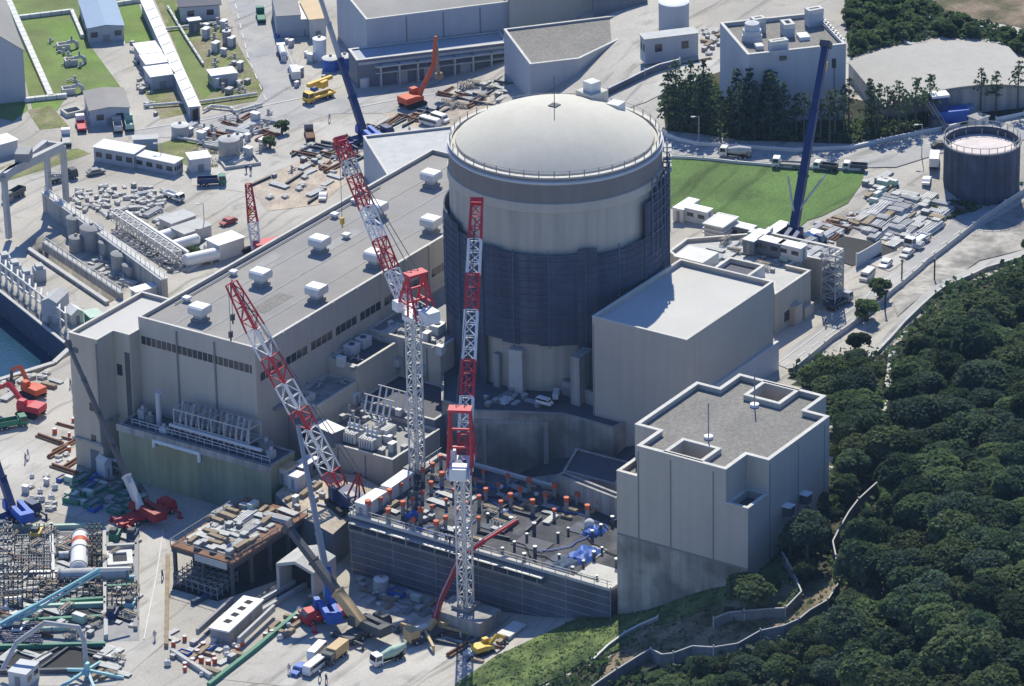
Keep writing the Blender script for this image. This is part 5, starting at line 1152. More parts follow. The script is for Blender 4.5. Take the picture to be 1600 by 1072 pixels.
htank('white horizontal tank nearest the pale roofed pump sheds', (244,372), (281,361), 1.2); htank('white horizontal tank in the middle beside black pipes', (270,384), (308,373), 1.1); htank('long white horizontal tank close to the turbine hall corner', (290,407), (340,396), 1.3)
for i, (x, y, r_, h_, l) in enumerate([(118,368,1.7,4,'dark round strainer pot behind the intake wall, farthest'),(145,388,2.4,4.6,'biggest dark round strainer pot beside the intake wall'),(166,402,1.4,3.4,'dark strainer pot right of the biggest one'),(190,422,2.0,3.6,'dark round strainer pot nearest the service block'),(120,392,1.5,3,'short dark pot by the channel railing'),(204,432,1.6,2.6,'low dark pot beside the last strainer')]): vtank(l, x, y, r_, h_, 'steel', cap='grey')
# flat lattice pipe bridge
t = T('pipe_bridge', 'long flat lattice pipe bridge between the intake wall and the sheds', 'pipe bridge', tuple(P(228,368,0))); a, b = vv(P(180,336,2.4)), vv(P(277,400,2.4))
lattice(MB(), a, b, 1.9, 1.9, 22, .2, .14).build('truss', 'offwhite', t)
for k in (.02, .25, .5, .75, .98):
    c = a+(b-a)*k; MB().bar((c.x, c.y, -.2), (c.x, c.y, 2), .4).build('leg', 'lightgrey', t)
MB().bar(a+Vector((2, -1.2, .3)), b+Vector((2, -1.2, .3)), .5).build('pipe', 'white', t)
# ------------------------------------------------------------------ vehicles
def vehicle(kind, label, px, py, hx, hy, col='white', col2=None, z=None, s=1., name=None, cat=None):
    b = PG(px, py) if z is None else P(px, py, z); e = PG(hx, hy) if z is None else P(hx, hy, z); yw = math.atan2(e[1]-b[1], e[0]-b[0]); fr = LF(b, yw)
    nm = name or {'car': 'parked_car', 'van': 'van', 'bus': 'minibus', 'truck': 'flatbed_truck', 'dump': 'dump_truck', 'mixer': 'mixer_truck', 'tanker': 'tank_truck', 'box': 'box_truck', 'pickup': 'pickup_truck'}[kind]
    t = T(nm, label, cat or {'car': 'car', 'van': 'van', 'bus': 'minibus'}.get(kind, 'truck'), b, yw)
    s *= {'car': .92, 'van': .92, 'bus': .7, 'pickup': .95}.get(kind, .82)
    def ex(nm_, prof, y0, y1, m, par=t): return MB().extrude([(x*s, z_*s) for x, z_ in prof], y0*s, y1*s, fr(0, 0, 0), yw).build(nm_, m, par)
    if kind in ('car', 'van', 'bus'):
        if kind == 'car':
            pr = [(-2.1,.35),(2.1,.35),(2.15,.75),(1.15,.95),(.55,1.4),(-1.1,1.42),(-1.75,.98),(-2.15,.9)]; wz = [(.98,.98),(.5,1.33),(-1.02,1.33),(-1.55,.99)]; wd, wx, r, xs = .85, 1, .33, (1.3,-1.3)
        elif kind == 'van':
            pr = [(-2.3,.35),(2.3,.35),(2.35,.95),(1.75,1.2),(1.25,1.95),(-2.25,2.0),(-2.35,.9)]; wz = [(1.6,1.24),(1.2,1.82),(-2.1,1.84),(-2.15,1.24)]; wd, wx, r, xs = .88, 1, .36, (1.5,-1.5)
        else:
            pr = [(-3.6,.4),(3.5,.4),(3.6,1.2),(3.3,2.55),(3.0,2.7),(-3.5,2.7),(-3.6,2.4)]; wz = [(3.35,1.45),(3.15,2.3),(-3.4,2.3),(-3.4,1.45)]; wd, wx, r, xs = 1.08, 1, .45, (2.4,-2.2)
        bd = ex('body', pr, -wd, wd, col)
        for y in (-1, 1): ex('side_window', wz, y*(wd+.012)-.012, y*(wd+.012)+.012, 'glass', bd)
        x0, z0 = wz[0]; x1, z1 = wz[1]; ex('windscreen', [(x0+.13, z0), (x0+.16, z0+.02), (x1+.1, z1), (x1+.05, z1)], -wd*.86, wd*.86, 'glass', bd)
        for y in (-1, 1):
            q = MB(); fr.box(q, (pr[2][0]-.02)*s, y*wd*.7*s, pr[2][1]*s-.25*s, .1*s, .35*s, .18*s); q.build('headlight', 'offwhite', bd)
        wheels(t, fr, [x*s for x in xs], wd*2*s, r*s, .25*s); return t
    L = {'truck': 8, 'dump': 7.4, 'mixer': 7.8, 'tanker': 7.6, 'box': 7.2, 'pickup': 5.2}[kind]*s; w_ = (2.3 if kind != 'pickup' else 1.8)*s; cb_ = (1.9 if kind != 'pickup' else 1.5)*s; ch = (2.7 if kind != 'pickup' else 1.9)*s
    q = MB(); fr.box(q, 0, 0, .55*s, L, w_*.45, .35*s); q.build('chassis', 'black', t)
    x0 = L/2-cb_; cab = MB().extrude([(x0, .5*s), (L/2, .5*s), (L/2, ch*.55), (L/2-.25*s, ch), (x0, ch)], -w_/2, w_/2, fr(0, 0, 0), yw).build('cab', col, t)
    MB().extrude([(L/2+.01, ch*.57), (L/2+.05, ch*.57), (L/2-.2*s, ch*.95), (L/2-.25*s, ch*.95)], -w_*.44, w_*.44, fr(0, 0, 0), yw).build('windscreen', 'glass', cab)
    for y in (-1, 1): MB().extrude([(x0+.3*s, ch*.58), (L/2-.2*s, ch*.58), (L/2-.35*s, ch*.92), (x0+.3*s, ch*.92)], y*(w_/2+.012)-.012, y*(w_/2+.012)+.012, fr(0, 0, 0), yw).build('side_window', 'glass', cab)
    c2 = col2 or 'grey'; bx0, bx1 = -L/2, x0-.15*s
    if kind in ('truck', 'dump', 'pickup'):
        hh = {'truck': .35, 'dump': 1.15, 'pickup': .5}[kind]*s; q = MB(); fr.box(q, (bx0+bx1)/2, 0, .95*s, bx1-bx0, w_, .12*s); q.build('bed', c2, t); q = MB()
        for y in (-1, 1): fr.box(q, (bx0+bx1)/2, y*(w_/2-.05*s), 1.07*s, bx1-bx0, .1*s, hh)
        for x in (bx0+.05*s, bx1-.05*s): fr.box(q, x, 0, 1.07*s, .1*s, w_-.2*s, hh)
        q.build('sideboards', c2, t)
    elif kind == 'box':
        q = MB(); fr.box(q, (bx0+bx1)/2, 0, .95*s, bx1-bx0, w_, 2.2*s); q.build('cargo_box', c2, t)
    elif kind == 'tanker': 
        q = MB(); q.tube(fr(bx0, 0, 1.9*s), fr(bx1, 0, 1.9*s), .95*s, n=14); q.build('tank', c2, t, True)
    else:
        q = MB(); a, m_, e = fr(bx0-.2*s, 0, 2.5*s), fr((bx0+bx1)/2, 0, 2.05*s), fr(bx1-.1*s, 0, 1.75*s); q.tube(a, m_, .6*s, 1.15*s, 14); q.tube(m_, e, 1.15*s, .7*s, 14); q.build('drum', c2, t, True)
        q = MB(); fr.box(q, bx0+.3*s, 0, .9*s, .5*s, w_*.7, 1.3*s); q.build('drum_stand', 'grey', t)
    wheels(t, fr, [L/2-1.2*s, -L/2+2.4*s, -L/2+1.1*s] if kind != 'pickup' else [L/2-.9*s, -L/2+.9*s], w_, (.48 if kind != 'pickup' else .34)*s, .35*s)
    return t
for a in [
 ('mixer', 'dark mixer truck with a pale drum on the upper road beside the green field', 1149,246,1120,244,'offwhite','lightgrey'),
 ('truck', 'white light truck on the upper road just left of the blue crane boom', 1232,262,1214,261,'white','grey'),
 ('pickup', 'white pickup on the upper road right of the blue crane boom', 1290,266,1276,264,'white','darkgrey'),
 ('pickup', 'white pickup farthest right of the row parked above the green field', 1336,266,1322,265,'white','darkgrey'),
 ('van', 'pale van nearest the fence post on the access road', 1355,436,1340,447,'offwhite',None), ('car', 'white car between the van and the other car on the access road', 1384,416,1372,424,'white',None), ('car', 'pale car highest on the access road', 1417,400,1405,408,'offwhite',None),
 ('truck', 'white truck with long bed beside the pipe storage yard', 1432,381,1412,392,'white','white'), ('truck', 'dark flatbed truck parked against the beige terrace block', 1311,478,1322,472,'wall_blue','darkgrey'),
 ('box', 'white box truck standing left of the dark round tank', 1460,258,1462,240,'white','white'), ('car', 'small dark car behind the round tank', 1470,230,1484,228,'darkgrey',None), ('car', 'white car on the yard below the box truck', 1448,286,1450,278,'white',None),
 ('truck', 'red bedded truck with a white cab beside the workshop', 127,200,124,188,'white','red'), ('truck', 'white truck on the crossroads left of the red one', 104,222,102,208,'white','lightgrey'), ('dump', 'pale empty truck parked at the workshop wall, left of two', 184,202,182,192,'lightgrey','lightgrey'), ('dump', 'pale green truck parked at the workshop wall, right of two', 202,199,200,189,'pale_green','pale_green'),
 ('truck', 'dark green truck at the top of the wide road', 408,30,405,16,'green','green'), ('car', 'blue car nearest the grey block at the top', 447,40,460,37,'blue',None), ('car', 'pale blue car in front of the other blue car at the top', 453,50,466,47,'roof_blue',None),
 ('tanker', 'white tank truck parked along the wide road', 441,88,437,76,'white','white'), ('box', 'long pale box truck parked behind the yellow crane truck', 461,122,454,104,'offwhite','offwhite'),
 ('truck', 'dark flatbed truck loaded with steel in the back yard', 484,214,479,192,'grey','rust'), ('dump', 'dark blue dump truck with a green cab on the round yard road', 331,289,348,288,'green','dark_blue'), ('pickup', 'white pickup at the edge of the debris yard', 272,312,284,316,'white','white'),
 ('dump', 'dark truck under the gantry crane', 22,310,8,318,'grey','darkgrey'), ('truck', 'black flatbed truck behind the gantry crane', 98,282,118,277,'darkgrey','darkgrey'), ('car', 'grey car on the road right of the gantry crane', 150,272,160,270,'grey',None), ('car', 'dark red car on the road by the pump shed', 357,350,347,354,'dark_red',None),
 ('van', 'white van by the steelworks behind the containment', 688,190,700,193,'white',None), ('bus', 'white bus parked close behind the workshop roof', 672,196,690,200,'white',None), ('car', 'white car on the yard behind the turbine hall', 505,310,508,298,'white',None),
 ('dump', 'green dump truck by the red excavators on the quay road', 18,668,40,664,'green','green'), ('bus', 'white minibus parked behind the blue car in the front yard', 496,1024,512,1008,'white',None), ('bus', 'white minibus nearest the bottom of the front yard', 491,1048,478,1058,'white',None), ('car', 'blue car beside two white minibuses in the front yard', 468,1050,458,1058,'blue',None),
 ('box', 'tan topped service truck beside the minibuses', 524,1030,514,1038,'darkgrey','tan'), ('mixer', 'green and white mixer truck waiting by the concrete pump', 607,1034,585,1042,'white','pale_green'),
 ]: vehicle(*a)
vehicle('van', 'white van on the reactor platform below the netting', 851,632,866,636,'white',z=15,s=.72); vehicle('box', 'pale box truck on the reactor platform beside the white van', 869,622,872,610,'white','wall_pale',z=15,s=.55); tarp('low pale sheeted pile at the left on the reactor platform', *P(788,626,14.6)[:2], 3.4, 2.4, .8, 'wall_pale', 9, 14.55)
# yellow crane truck and the blue drilling rig
t = vehicle('truck', 'yellow crane truck with folded yellow boom by the machine hall', 499,156,483,161,'yellow','yellow',s=1.15); b = PG(500,150)
MB().bar(tuple(b+np.array([-3, 1, 3.2])), tuple(b+np.array([4.5, 0, 3.0])), .8).build('folded_boom', 'yellow', t); MB().box(tuple(b+np.array([1, 0, 1.8])), (2, 1.8, 1.5)).build('turret', 'yellow', t)
b = PG(1485,190); t = T('drilling_rig', 'blue drilling rig with a white topped mast frame beside the barrel vault', 'drilling rig', b)
for c, sz, m, nm in (((0, 0, .2), (7, 3, 2.6), 'blue', 'engine_house'), ((-1.5, 2, 2.8), (3.4, 2.4, 3.0), 'dark_blue', 'mast_base'), ((4.5, -1.5, .2), (2.4, 2, 2.2), 'roof_blue', 'cab'), ((-4.6, 1, .2), (2.2, 3, 2.2), 'darkgrey', 'pump'), ((-1.5, 2, 5.8), (3.8, 2.8, .5), 'white', 'roof')): MB().box(tuple(b+np.array(c)), sz, -.75).build(nm, m, t)
mb = MB(); lattice(mb, tuple(b+np.array([-5, -2, 0])), tuple(b+np.array([-4, 3, 5])), .8, .8, 5); mb.build('ladder_mast', 'grey', t)
pshed('skip_hut', 'pale open hut beside the blue drilling rig', 'hut', (1520,180), (1528,188), (1545,182), 2.2, wall='offwhite', roof='grey')

# ------------------------------------------------------------------ people
def person_mesh(seed, stride=.25, suit='dark_blue'):
    r_ = random.Random(seed); me = bpy.data.meshes.new('person'); a = r_.uniform(.1, .5)
    V = [(0,0,.95),(0,0,1.2),(0,0,1.42),(0,0,1.53),(0,.02,1.66),(0,.01,1.74),(.1,0,.9),(.12,stride*.5,.5),(.13,stride*.7,.07),(.13,stride*.7+.16,.04),(-.1,0,.9),(-.12,-stride*.4,.5),(-.13,-stride*.8,.07),(-.13,-stride*.8+.16,.04),
         (.2,0,1.4),(.27,-a*.3,1.13),(.26,a*.3,.88),(.26,a*.4,.78),(-.2,0,1.4),(-.27,a*.2,1.13),(-.26,a*.5,.9),(-.26,a*.6,.8)]
    E_ = [(0,1),(1,2),(2,3),(3,4),(4,5),(0,6),(6,7),(7,8),(8,9),(0,10),(10,11),(11,12),(12,13),(2,14),(14,15),(15,16),(16,17),(2,18),(18,19),(19,20),(20,21)]
    Rr = [.15,.15,.16,.06,.1,.08,.1,.075,.055,.05,.1,.075,.055,.05,.07,.055,.042,.04,.07,.055,.042,.04]
    me.from_pydata(V, E_, []); o = bpy.data.objects.new('tmp', me); COL.objects.link(o); md = o.modifiers.new('skin', 'SKIN'); o.modifiers.new('sub', 'SUBSURF').levels = 1
    for i, sv in enumerate(me.skin_vertices[0].data): sv.radius = (Rr[i], Rr[i]); sv.use_root = (i == 0)
    dg = bpy.context.evaluated_depsgraph_get(); m2 = bpy.data.meshes.new_from_object(o.evaluated_get(dg)); bpy.data.objects.remove(o)
    m2.materials.clear(); m2.materials.append(M(suit)); m2.materials.append(M('skin'))
    for p in m2.polygons:
        c = p.center; p.material_index = 1 if c.z > 1.52 or (abs(c.x) > .2 and c.z < .84) else 0; p.use_smooth = True
    return m2
PMs = [person_mesh(i, .15+.1*i, s) for i, s in enumerate(('dark_blue', 'lightgrey', 'blue_net'))]
HM = MB().lathe((0, .02, 1.7), [(.16, -.02), (.14, .02), (.125, .08), (.07, .14), (0, .155)], 10); HMm = HM.build('tmp', 'white'); helm = HMm.data; bpy.data.objects.remove(HMm)
rg = random.Random(14)
for i, (x, y, z, l) in enumerate([(40,722,0,'worker in dark clothes and white helmet on the open yard beside a second worker'),(44,716,0,'worker in pale clothes standing close to another on the open yard'),(697,850,11,'worker in white helmet at the front railing of the roof deck'),(703,852,11,'worker in pale clothes beside the tower crane mast on the deck edge'),(452,1052,0,'worker walking by the blue car'),
    (500,1064,0,'worker at the bottom of the front yard, left of two'),(510,1068,0,'worker at the bottom of the front yard, right of two'),(640,985,0,'worker beside the concrete pump outrigger'),(660,1010,0,'worker by the mixer truck drum'),(254,905,0,'worker at the fence of the steel stage road'),(242,1000,0,'worker by the barrier at the foot of the long road'),(1178,178,None,'worker on the ground between the pines'),
    (560,215,0,'worker in the back yard near the dark blue crane'),(515,190,0,'worker beside the loaded flatbed in the back yard'),(385,270,0,'worker on the round yard road, left of the lattice boom'),(392,272,0,'worker on the round yard road next to another worker'),(640,210,0,'worker beside the white bus'),(668,178,0,'worker behind the red piling excavator'),(110,605,0,'worker by the service block wall on the quay road'),(1300,505,None,'worker in the shade by the dark flatbed'),(1290,510,None,'worker at the access road fence'),(590,940,0,'worker in the shade before the netted deck wall'),(720,1005,0,'worker on the steel rails'),(330,820,6.5,'worker on the steel stage')]):
    q = PG(x, y) if z is None else P(x, y, z); p = bpy.data.objects.new('person', PMs[i % 3]); COL.objects.link(p); p.location = q; p.rotation_euler = (0, 0, rg.random()*6.28); tag(p, l, 'person'); p.scale = (1.08,)*3
    hm = bpy.data.objects.new('helmet', helm); COL.objects.link(hm); hm.parent = p

# ------------------------------------------------------------------ stored material: one of each kind, then copies
K = {}
def kind(k, name, cat, parts):
    t = T(name, name.replace('_', ' '), cat); 
    for nm, mb, m in parts: mb.build(nm, m, t)
    K[k] = [t, name, cat, False]
def bx(*a): return MB().box(*a)
def rods(n, L, r, w_): 
    m = MB()
    for i in range(n):
        row = i//w_; m.tube((-L/2, (i % w_-w_/2)*r*2.1+(row % 2)*r, r+row*r*1.8), (L/2, (i % w_-w_/2)*r*2.1+(row % 2)*r, r+row*r*1.8), r, n=6)
    return m
def bearers(L, w_): return MB().box((-L*.3, 0, -.02), (.15, w_, .12)).box((L*.3, 0, -.02), (.15, w_, .12)).box((0, 0, -.02), (L*.6, .12, .08))
kind('pipes', 'pipe_bundle', 'pipe bundle', [('pipes', rods(9, 5.5, .2, 5), 'pipe_pale'), ('bearer', bearers(5.5, 2.4), 'timber')])
kind('gpipes', 'pipe_bundle', 'pipe bundle', [('pipes', rods(12, 5, .14, 6), 'steel'), ('bearer', bearers(5, 2), 'timber')])
kind('rust', 'beam_stack', 'beam stack', [('beams', MB().box((0, -.5, 0), (6.5, .35, .4)).box((0, 0, 0), (6.5, .35, .4)).box((.2, .5, 0), (6.5, .35, .4)).box((0, .1, .42), (6.3, .35, .4)), 'rust'), ('bearer', bearers(6.5, 1.8), 'timber')])
kind('beam', 'steel_beam', 'beam', [('flange', MB().box((0, 0, 0), (7.5, .45, .1)).box((0, 0, .5), (7.5, .45, .1)), 'darkgrey'), ('web', MB().box((0, 0, .1), (7.5, .12, .4)), 'darkgrey')])
kind('planks', 'plank_stack', 'plank stack', [('planks', MB().box((0, 0, .12), (3.8, 1.3, .25)).box((.1, .05, .38), (3.7, 1.25, .25)).box((-.1, 0, .64), (3.6, 1.1, .18)), 'timber'), ('bearer', bearers(3.8, 1.4), 'grey')])
kind('panels', 'panel_stack', 'panel stack', [('panels', MB().box((0, 0, .1), (2.4, 1.1, .16)).box((.1, .1, .28), (2.3, 1.0, .12)), 'lightgrey'), ('bearer', bearers(2.8, 1.7), 'grey')])
kind('crate', 'crate', 'crate', [('box', bx((0, 0, .1), (1.4, 1.1, .9)), 'grey'), ('lid', bx((0, 0, 1.004), (1.5, 1.2, .12)), 'lightgrey'), ('pallet', bx((0, 0, 0), (1.4, 1.1, .1)), 'timber')])
kind('bags', 'bulk_bag', 'bulk bag', [('bag', MB().lathe((0, 0, 0), [(.5, 0), (.72, .3), (.7, .8), (.45, 1.1), (0, 1.15)], 8), 'offwhite'), ('loop', MB().bar((-.4, 0, 1.0), (.4, 0, 1.3), .1), 'blue')])
kind('drum', 'drum', 'drum', [('barrel', MB().tube((0, 0, 0), (0, 0, 1.1), .5, n=10), 'red_orange'), ('lid', MB().tube((0, 0, 1.1), (0, 0, 1.16), .52, n=10), 'offwhite')])
kind('gen', 'generator', 'generator', [('housing', bx((0, 0, .2), (2.6, 1.3, 1.4)), 'pale_green'), ('lid', bx((0, 0, 1.604), (2.5, 1.2, .12)), 'offwhite'), ('skid', bx((0, 0, 0), (2.7, 1.2, .2)), 'black')])
kind('skip', 'skip', 'skip', [('bin', ringmb(MB(), [(-2, -1), (2, -1), (2, 1), (-2, 1)], .15, .1, 1.3), 'green'), ('load', bx((0, 0, .1), (3.6, 1.6, .9)), 'grey')])
kind('bskip', 'skip', 'skip', [('bin', ringmb(MB(), [(-1.6, -.9), (1.6, -.9), (1.6, .9), (-1.6, .9)], .15, .1, 1.2), 'blue'), ('load', bx((0, 0, .1), (2.8, 1.4, .8)), 'timber')])
kind('frame', 'scaffold_frame', 'frame', [('frame', lattice(MB(), (-1.8, 0, .8), (1.8, 0, .8), 1.3, 1.3, 4, .12, .09), 'grey'), ('deck', bx((0, 0, 1.504), (3.4, .5, .08)), 'timber')])
kind('cabin', 'cabinet', 'cabinet', [('housing', bx((0, 0, 0), (1.6, 1.1, 1.9)), 'wall_pale'), ('roof', bx((0, 0, 1.904), (1.8, 1.3, .12)), 'white'), ('door', bx((0, -.56, .1), (.8, .04, 1.6)), 'grey')])
kind('block', 'concrete_block', 'concrete block', [('block', bx((0, 0, 0), (2.2, 1.0, .9)), 'concrete_light'), ('lug', MB().bar((-.3, 0, .95), (.3, 0, .95), .1), 'rust')])
kind('valve', 'valve_set', 'valve', [('body', MB().tube((0, 0, 0), (0, 0, 1.5), .32, n=10), 'lightgrey'), ('pipe', MB().path([(-1.6, 0, .5), (1.6, 0, .5), (1.6, 1.2, .5)], .2), 'lightgrey'), ('handwheel', MB().tube((0, 0, 1.7), (0, 0, 1.8), .4, n=10), 'grey')])
kind('rubble', 'rubble_heap', 'rubble heap', [('heap', MB().ball((0, 0, 0), 1.3, 5, 8, .6), 'concrete'), ('slab', MB().box((.5, .2, .55), (1.3, .9, .2), .6).box((-.6, -.3, .5), (1.1, .8, .2), 1.2).box((0, .7, .3), (1.5, .5, .25), .2), 'concrete_light')])
DESC = {'pipes': 'bundle of pale pipes', 'gpipes': 'bundle of thin grey steel pipes', 'rust': 'stack of rusty beams', 'beam': 'dark steel beam', 'planks': 'stack of timber planks', 'panels': 'stack of pale grey panels', 'crate': 'grey crate with a pale lid', 'bags': 'white bulk bag', 'drum': 'orange drum', 'gen': 'pale green generator', 'skip': 'green skip', 'bskip': 'blue skip', 'frame': 'pale scaffold frame with a board', 'cabin': 'pale cabinet with white roof', 'block': 'concrete block', 'valve': 'grey valve set on pipework', 'rubble': 'heap of pale rubble'}
ZN_ = 0
def zone(poly, z, n, kinds, where, gap=1.4, seed=None, align=True, sc=(.55, .95)):
    global ZN_
    ZN_ += 1; r_ = random.Random(seed or ZN_*17); W = [tuple((PG(x, y) if z is None else P(x, y, z))[:2]) for x, y in poly]
    x0, x1 = min(p[0] for p in W), max(p[0] for p in W); y0, y1 = min(p[1] for p in W), max(p[1] for p in W); put = []; tr = 0; bag = [k for k, w_ in kinds for _ in range(w_)]
    while len(put) < n and tr < n*40:
        tr += 1; x, y = r_.uniform(x0, x1), r_.uniform(y0, y1)
        if not inpoly(np.array([x]), np.array([y]), W)[0] or any((x-a)**2+(y-b)**2 < gap*gap for a, b in put): continue
        put.append((x, y)); k = r_.choice(bag); e = K[k]; q = (x, y, (float(zgrid(x, y)) if z is None else z)+.03); yw = (r_.choice((0, math.pi/2))+r_.uniform(-.12, .12)) if align else r_.random()*6.28
        lab, grp = DESC[k]+' '+where, DESC[k]+'s '+where; s = r_.uniform(*sc)
        if not e[3]: e[3] = True; e[0].location = q; e[0].rotation_euler = (0, 0, yw); e[0]['label'] = lab; e[0]['group'] = grp; e[0].scale = (s,)*3
        else: dup(e[0], q, yw, lab, grp, s)
zone([(290,853),(362,872),(452,802),(348,790)], stz+.02, 49, [('pipes',3),('panels',4),('crate',2),('planks',3),('gpipes',2),('bags',1),('gen',1)], 'on the steel stage', 1.5, sc=(.7,1.))
zone([(440,775),(475,745),(520,760),(500,800),(470,800)], 6.33, 13, [('crate',2),('panels',2),('cabin',1),('planks',2)], 'on the orange soil platform', 1.7)
zone([(5,835),(90,830),(92,990),(5,1000)], None, 52, [('gpipes',5),('frame',6),('valve',2),('crate',1),('bags',1),('rust',2)], 'in the left formwork yard', 1.5)
zone([(150,830),(212,835),(212,980),(150,990)], None, 26, [('frame',3),('crate',2),('gpipes',2),('skip',1),('panels',2)], 'beside the big white pipe', 1.6)
zone([(268,985),(330,1000),(400,1010),(330,1062),(262,1040)], None, 37, [('crate',2),('drum',4),('planks',2),('bags',3),('gpipes',2),('bskip',1)], 'in front of the box culvert', 1.2)
zone([(400,1000),(505,925),(520,935),(430,1010)], None, 20, [('drum',2),('bags',2),('crate',1),('planks',2)], 'along the culvert fence', 1.2)
zone([(560,905),(690,945),(690,965),(600,955),(560,935)], None, 37, [('crate',2),('panels',2),('gpipes',2),('planks',2),('bskip',1),('gen',1),('bags',1)], 'in the shade before the netted deck', 1.5)
zone([(690,985),(760,1000),(790,1000),(740,1040),(700,1020)], None, 14, [('rust',2),('beam',2),('gen',1),('planks',1)], 'by the tower crane plinth', 1.6)
zone([(100,300),(190,288),(265,300),(250,330),(200,345),(120,330)], None, 66, [('rubble',6),('panels',2),('block',2),('crate',1),('pipes',1)], 'in the debris yard', 1.3, align=False)
zone([(150,330),(250,330),(340,400),(300,430),(262,430),(200,360)], None, 43, [('pipes',3),('gpipes',2),('valve',3),('crate',1),('block',1)], 'between the intake wall and the sheds', 1.5)
zone([(130,395),(200,410),(250,450),(200,455),(140,415)], None, 23, [('rubble',3),('panels',2),('valve',2),('pipes',1)], 'at the foot of the strainer pots', 1.4)
zone([(470,230),(560,215),(565,255),(520,270),(470,262)], None, 31, [('beam',4),('rust',3),('gpipes',1),('crate',1)], 'in the back yard behind the turbine hall', 1.7)
zone([(395,290),(470,255),(540,230),(555,270),(500,315),(430,325)], None, 26, [('rubble',3),('beam',2),('crate',1),('valve',2),('planks',1),('gpipes',2)], 'on the grey yard right of the lattice boom', 1.9)
zone([(575,195),(690,168),(690,182),(600,205)], None, 17, [('beam',4),('rust',3),('block',1)], 'before the pale roofed workshop', 1.9)
zone([(690,140),(790,120),(800,150),(740,168),(700,170)], None, 31, [('gpipes',3),('beam',2),('rust',2),('frame',2),('crate',1)], 'in the steel dump left of the dome', 1.7)
zone([(1120,412),(1200,432),(1232,414),(1290,400),(1310,390),(1200,368),(1110,376)], taz+.02, 49, [('gpipes',2),('crate',2),('pipes',2),('frame',2),('gen',1),('panels',2)], 'on the terrace roof', 1.4)
zone([(1345,345),(1390,300),(1480,320),(1470,345),(1440,372),(1412,384),(1345,362)], None, 87, [('pipes',6),('gpipes',3),('panels',2),('beam',1),('crate',1),('planks',1)], 'in the pipe storage yard', 1.6, sc=(.9,1.35))
zone([(1240,372),(1330,335),(1345,345),(1290,385)], None, 31, [('pipes',3),('planks',2),('rust',1),('panels',2),('rubble',1)], 'along the lower edge of the green field', 1.5)
zone([(1350,290),(1385,275),(1400,290),(1362,322)], None, 17, [('gen',1),('crate',2),('gpipes',2),('planks',1)], 'at the right corner of the green field', 1.4)
zone([(318,40),(352,36),(388,105),(395,150),(340,150),(325,90)], None, 31, [('valve',5),('cabin',2),('crate',1),('block',1)], 'on the scrub by the wide road', 2.0, sc=(.6,1.15))
zone([(270,205),(420,175),(425,225),(380,258),(330,235)], None, 37, [('valve',5),('pipes',2),('cabin',1),('rust',1)], 'around the silver tank', 1.9, sc=(.7,1.2))
zone([(70,60),(125,75),(130,130),(105,140)], None, 7, [('valve',1)], 'on the green lawn', 2.3)
zone([(0,560),(90,572),(100,590),(20,640),(0,625)], None, 14, [('gpipes',2),('rubble',2),('planks',2)], 'on the quay corner', 1.7)
zone([(70,672),(116,655),(120,725),(95,740)], None, 17, [('rubble',2),('rust',2),('panels',1),('drum',1)], 'against the service block', 1.5)
zone([(95,750),(150,745),(230,800),(200,812),(110,790)], None, 29, [('skip',3),('bskip',1),('gpipes',2),('gen',1),('crate',1)], 'in the shade of the service block', 1.7)
zone([(40,735),(90,745),(90,800),(40,800)], None, 13, [('bags',2),('rubble',2),('cabin',1)], 'by the dark blue crane', 1.6)
zone([(420,20),(432,18),(520,128),(470,150),(440,100)], None, 14, [('crate',1),('cabin',1),('bskip',1)], 'by the parked tank truck', 2.0)
zone([(200,70),(212,66),(236,130),(245,180),(225,185)], None, 14, [('crate',1),('block',2)], 'on the paved strip beside the sheds', 1.6)
zone([(596,512),(690,540),(690,560),(650,500)], m1z+.02, 26, [('valve',2),('crate',1),('gpipes',2),('pipes',1),('cabin',1)], 'on the middle block roof', 1.4)
zone([(1100,90),(1125,75),(1125,50),(1095,45)], None, 14, [('rubble',2),('planks',1),('crate',1)], 'between the pump house and office block', 1.7)
zone([(565,800),(640,750),(720,745),(860,760),(930,800),(760,850),(720,838)], DZ+.02, 66, [('gpipes',2),('planks',2),('crate',1),('bags',1),('frame',1),('beam',1)], 'among the columns of the roof deck', 1.5, sc=(.5,.85))
# ------------------------------------------------------------------ trees, shrubs, hillside walls
def leafcloud(lobes, n, size, seed, flat=.55):
    "n leaf clusters spread through the outer shell of the lobes [(x,y,z,r,rz)]"
    r_ = np.random.RandomState(seed); wts = np.array([l[3]**2 for l in lobes]); k = r_.choice(len(lobes), n, p=wts/wts.sum()); L = np.array(lobes)[k]
    d = r_.normal(size=(n, 3)); d /= np.linalg.norm(d, axis=1)[:, None]; d[:, 2] = np.where(d[:, 2] < -.45, -d[:, 2], d[:, 2])
    rad = L[:, 3]*(.62+.42*r_.rand(n)**.6); c = L[:, :3]+d*np.stack([rad, rad, rad*L[:, 4]], 1)
    nrm = d*flat+r_.normal(size=(n, 3))*.55; nrm[:, 2] += .35; nrm /= np.linalg.norm(nrm, axis=1)[:, None]
    t = np.cross(nrm, r_.normal(size=(n, 3))); t /= np.linalg.norm(t, axis=1)[:, None]+1e-9; b = np.cross(nrm, t); s = size*(.55+.9*r_.rand(n))[:, None]
    q = np.stack([c-t*s-b*s*.6, c+t*s*.9-b*s*.8, c+t*s*.8+b*s*.7, c-t*s*.7+b*s*.9], 1).reshape(-1, 3)
    return q, np.arange(4*n).reshape(-1, 4)
def quick(name, v, f, m, par):
    me = bpy.data.meshes.new(name); me.from_pydata(v.tolist(), [], f.tolist()); me.materials.append(M(m)); o = bpy.data.objects.new(name, me); COL.objects.link(o)
    if par is not None: o.parent = par; XF[o.name] = XF[par.name]
    return o
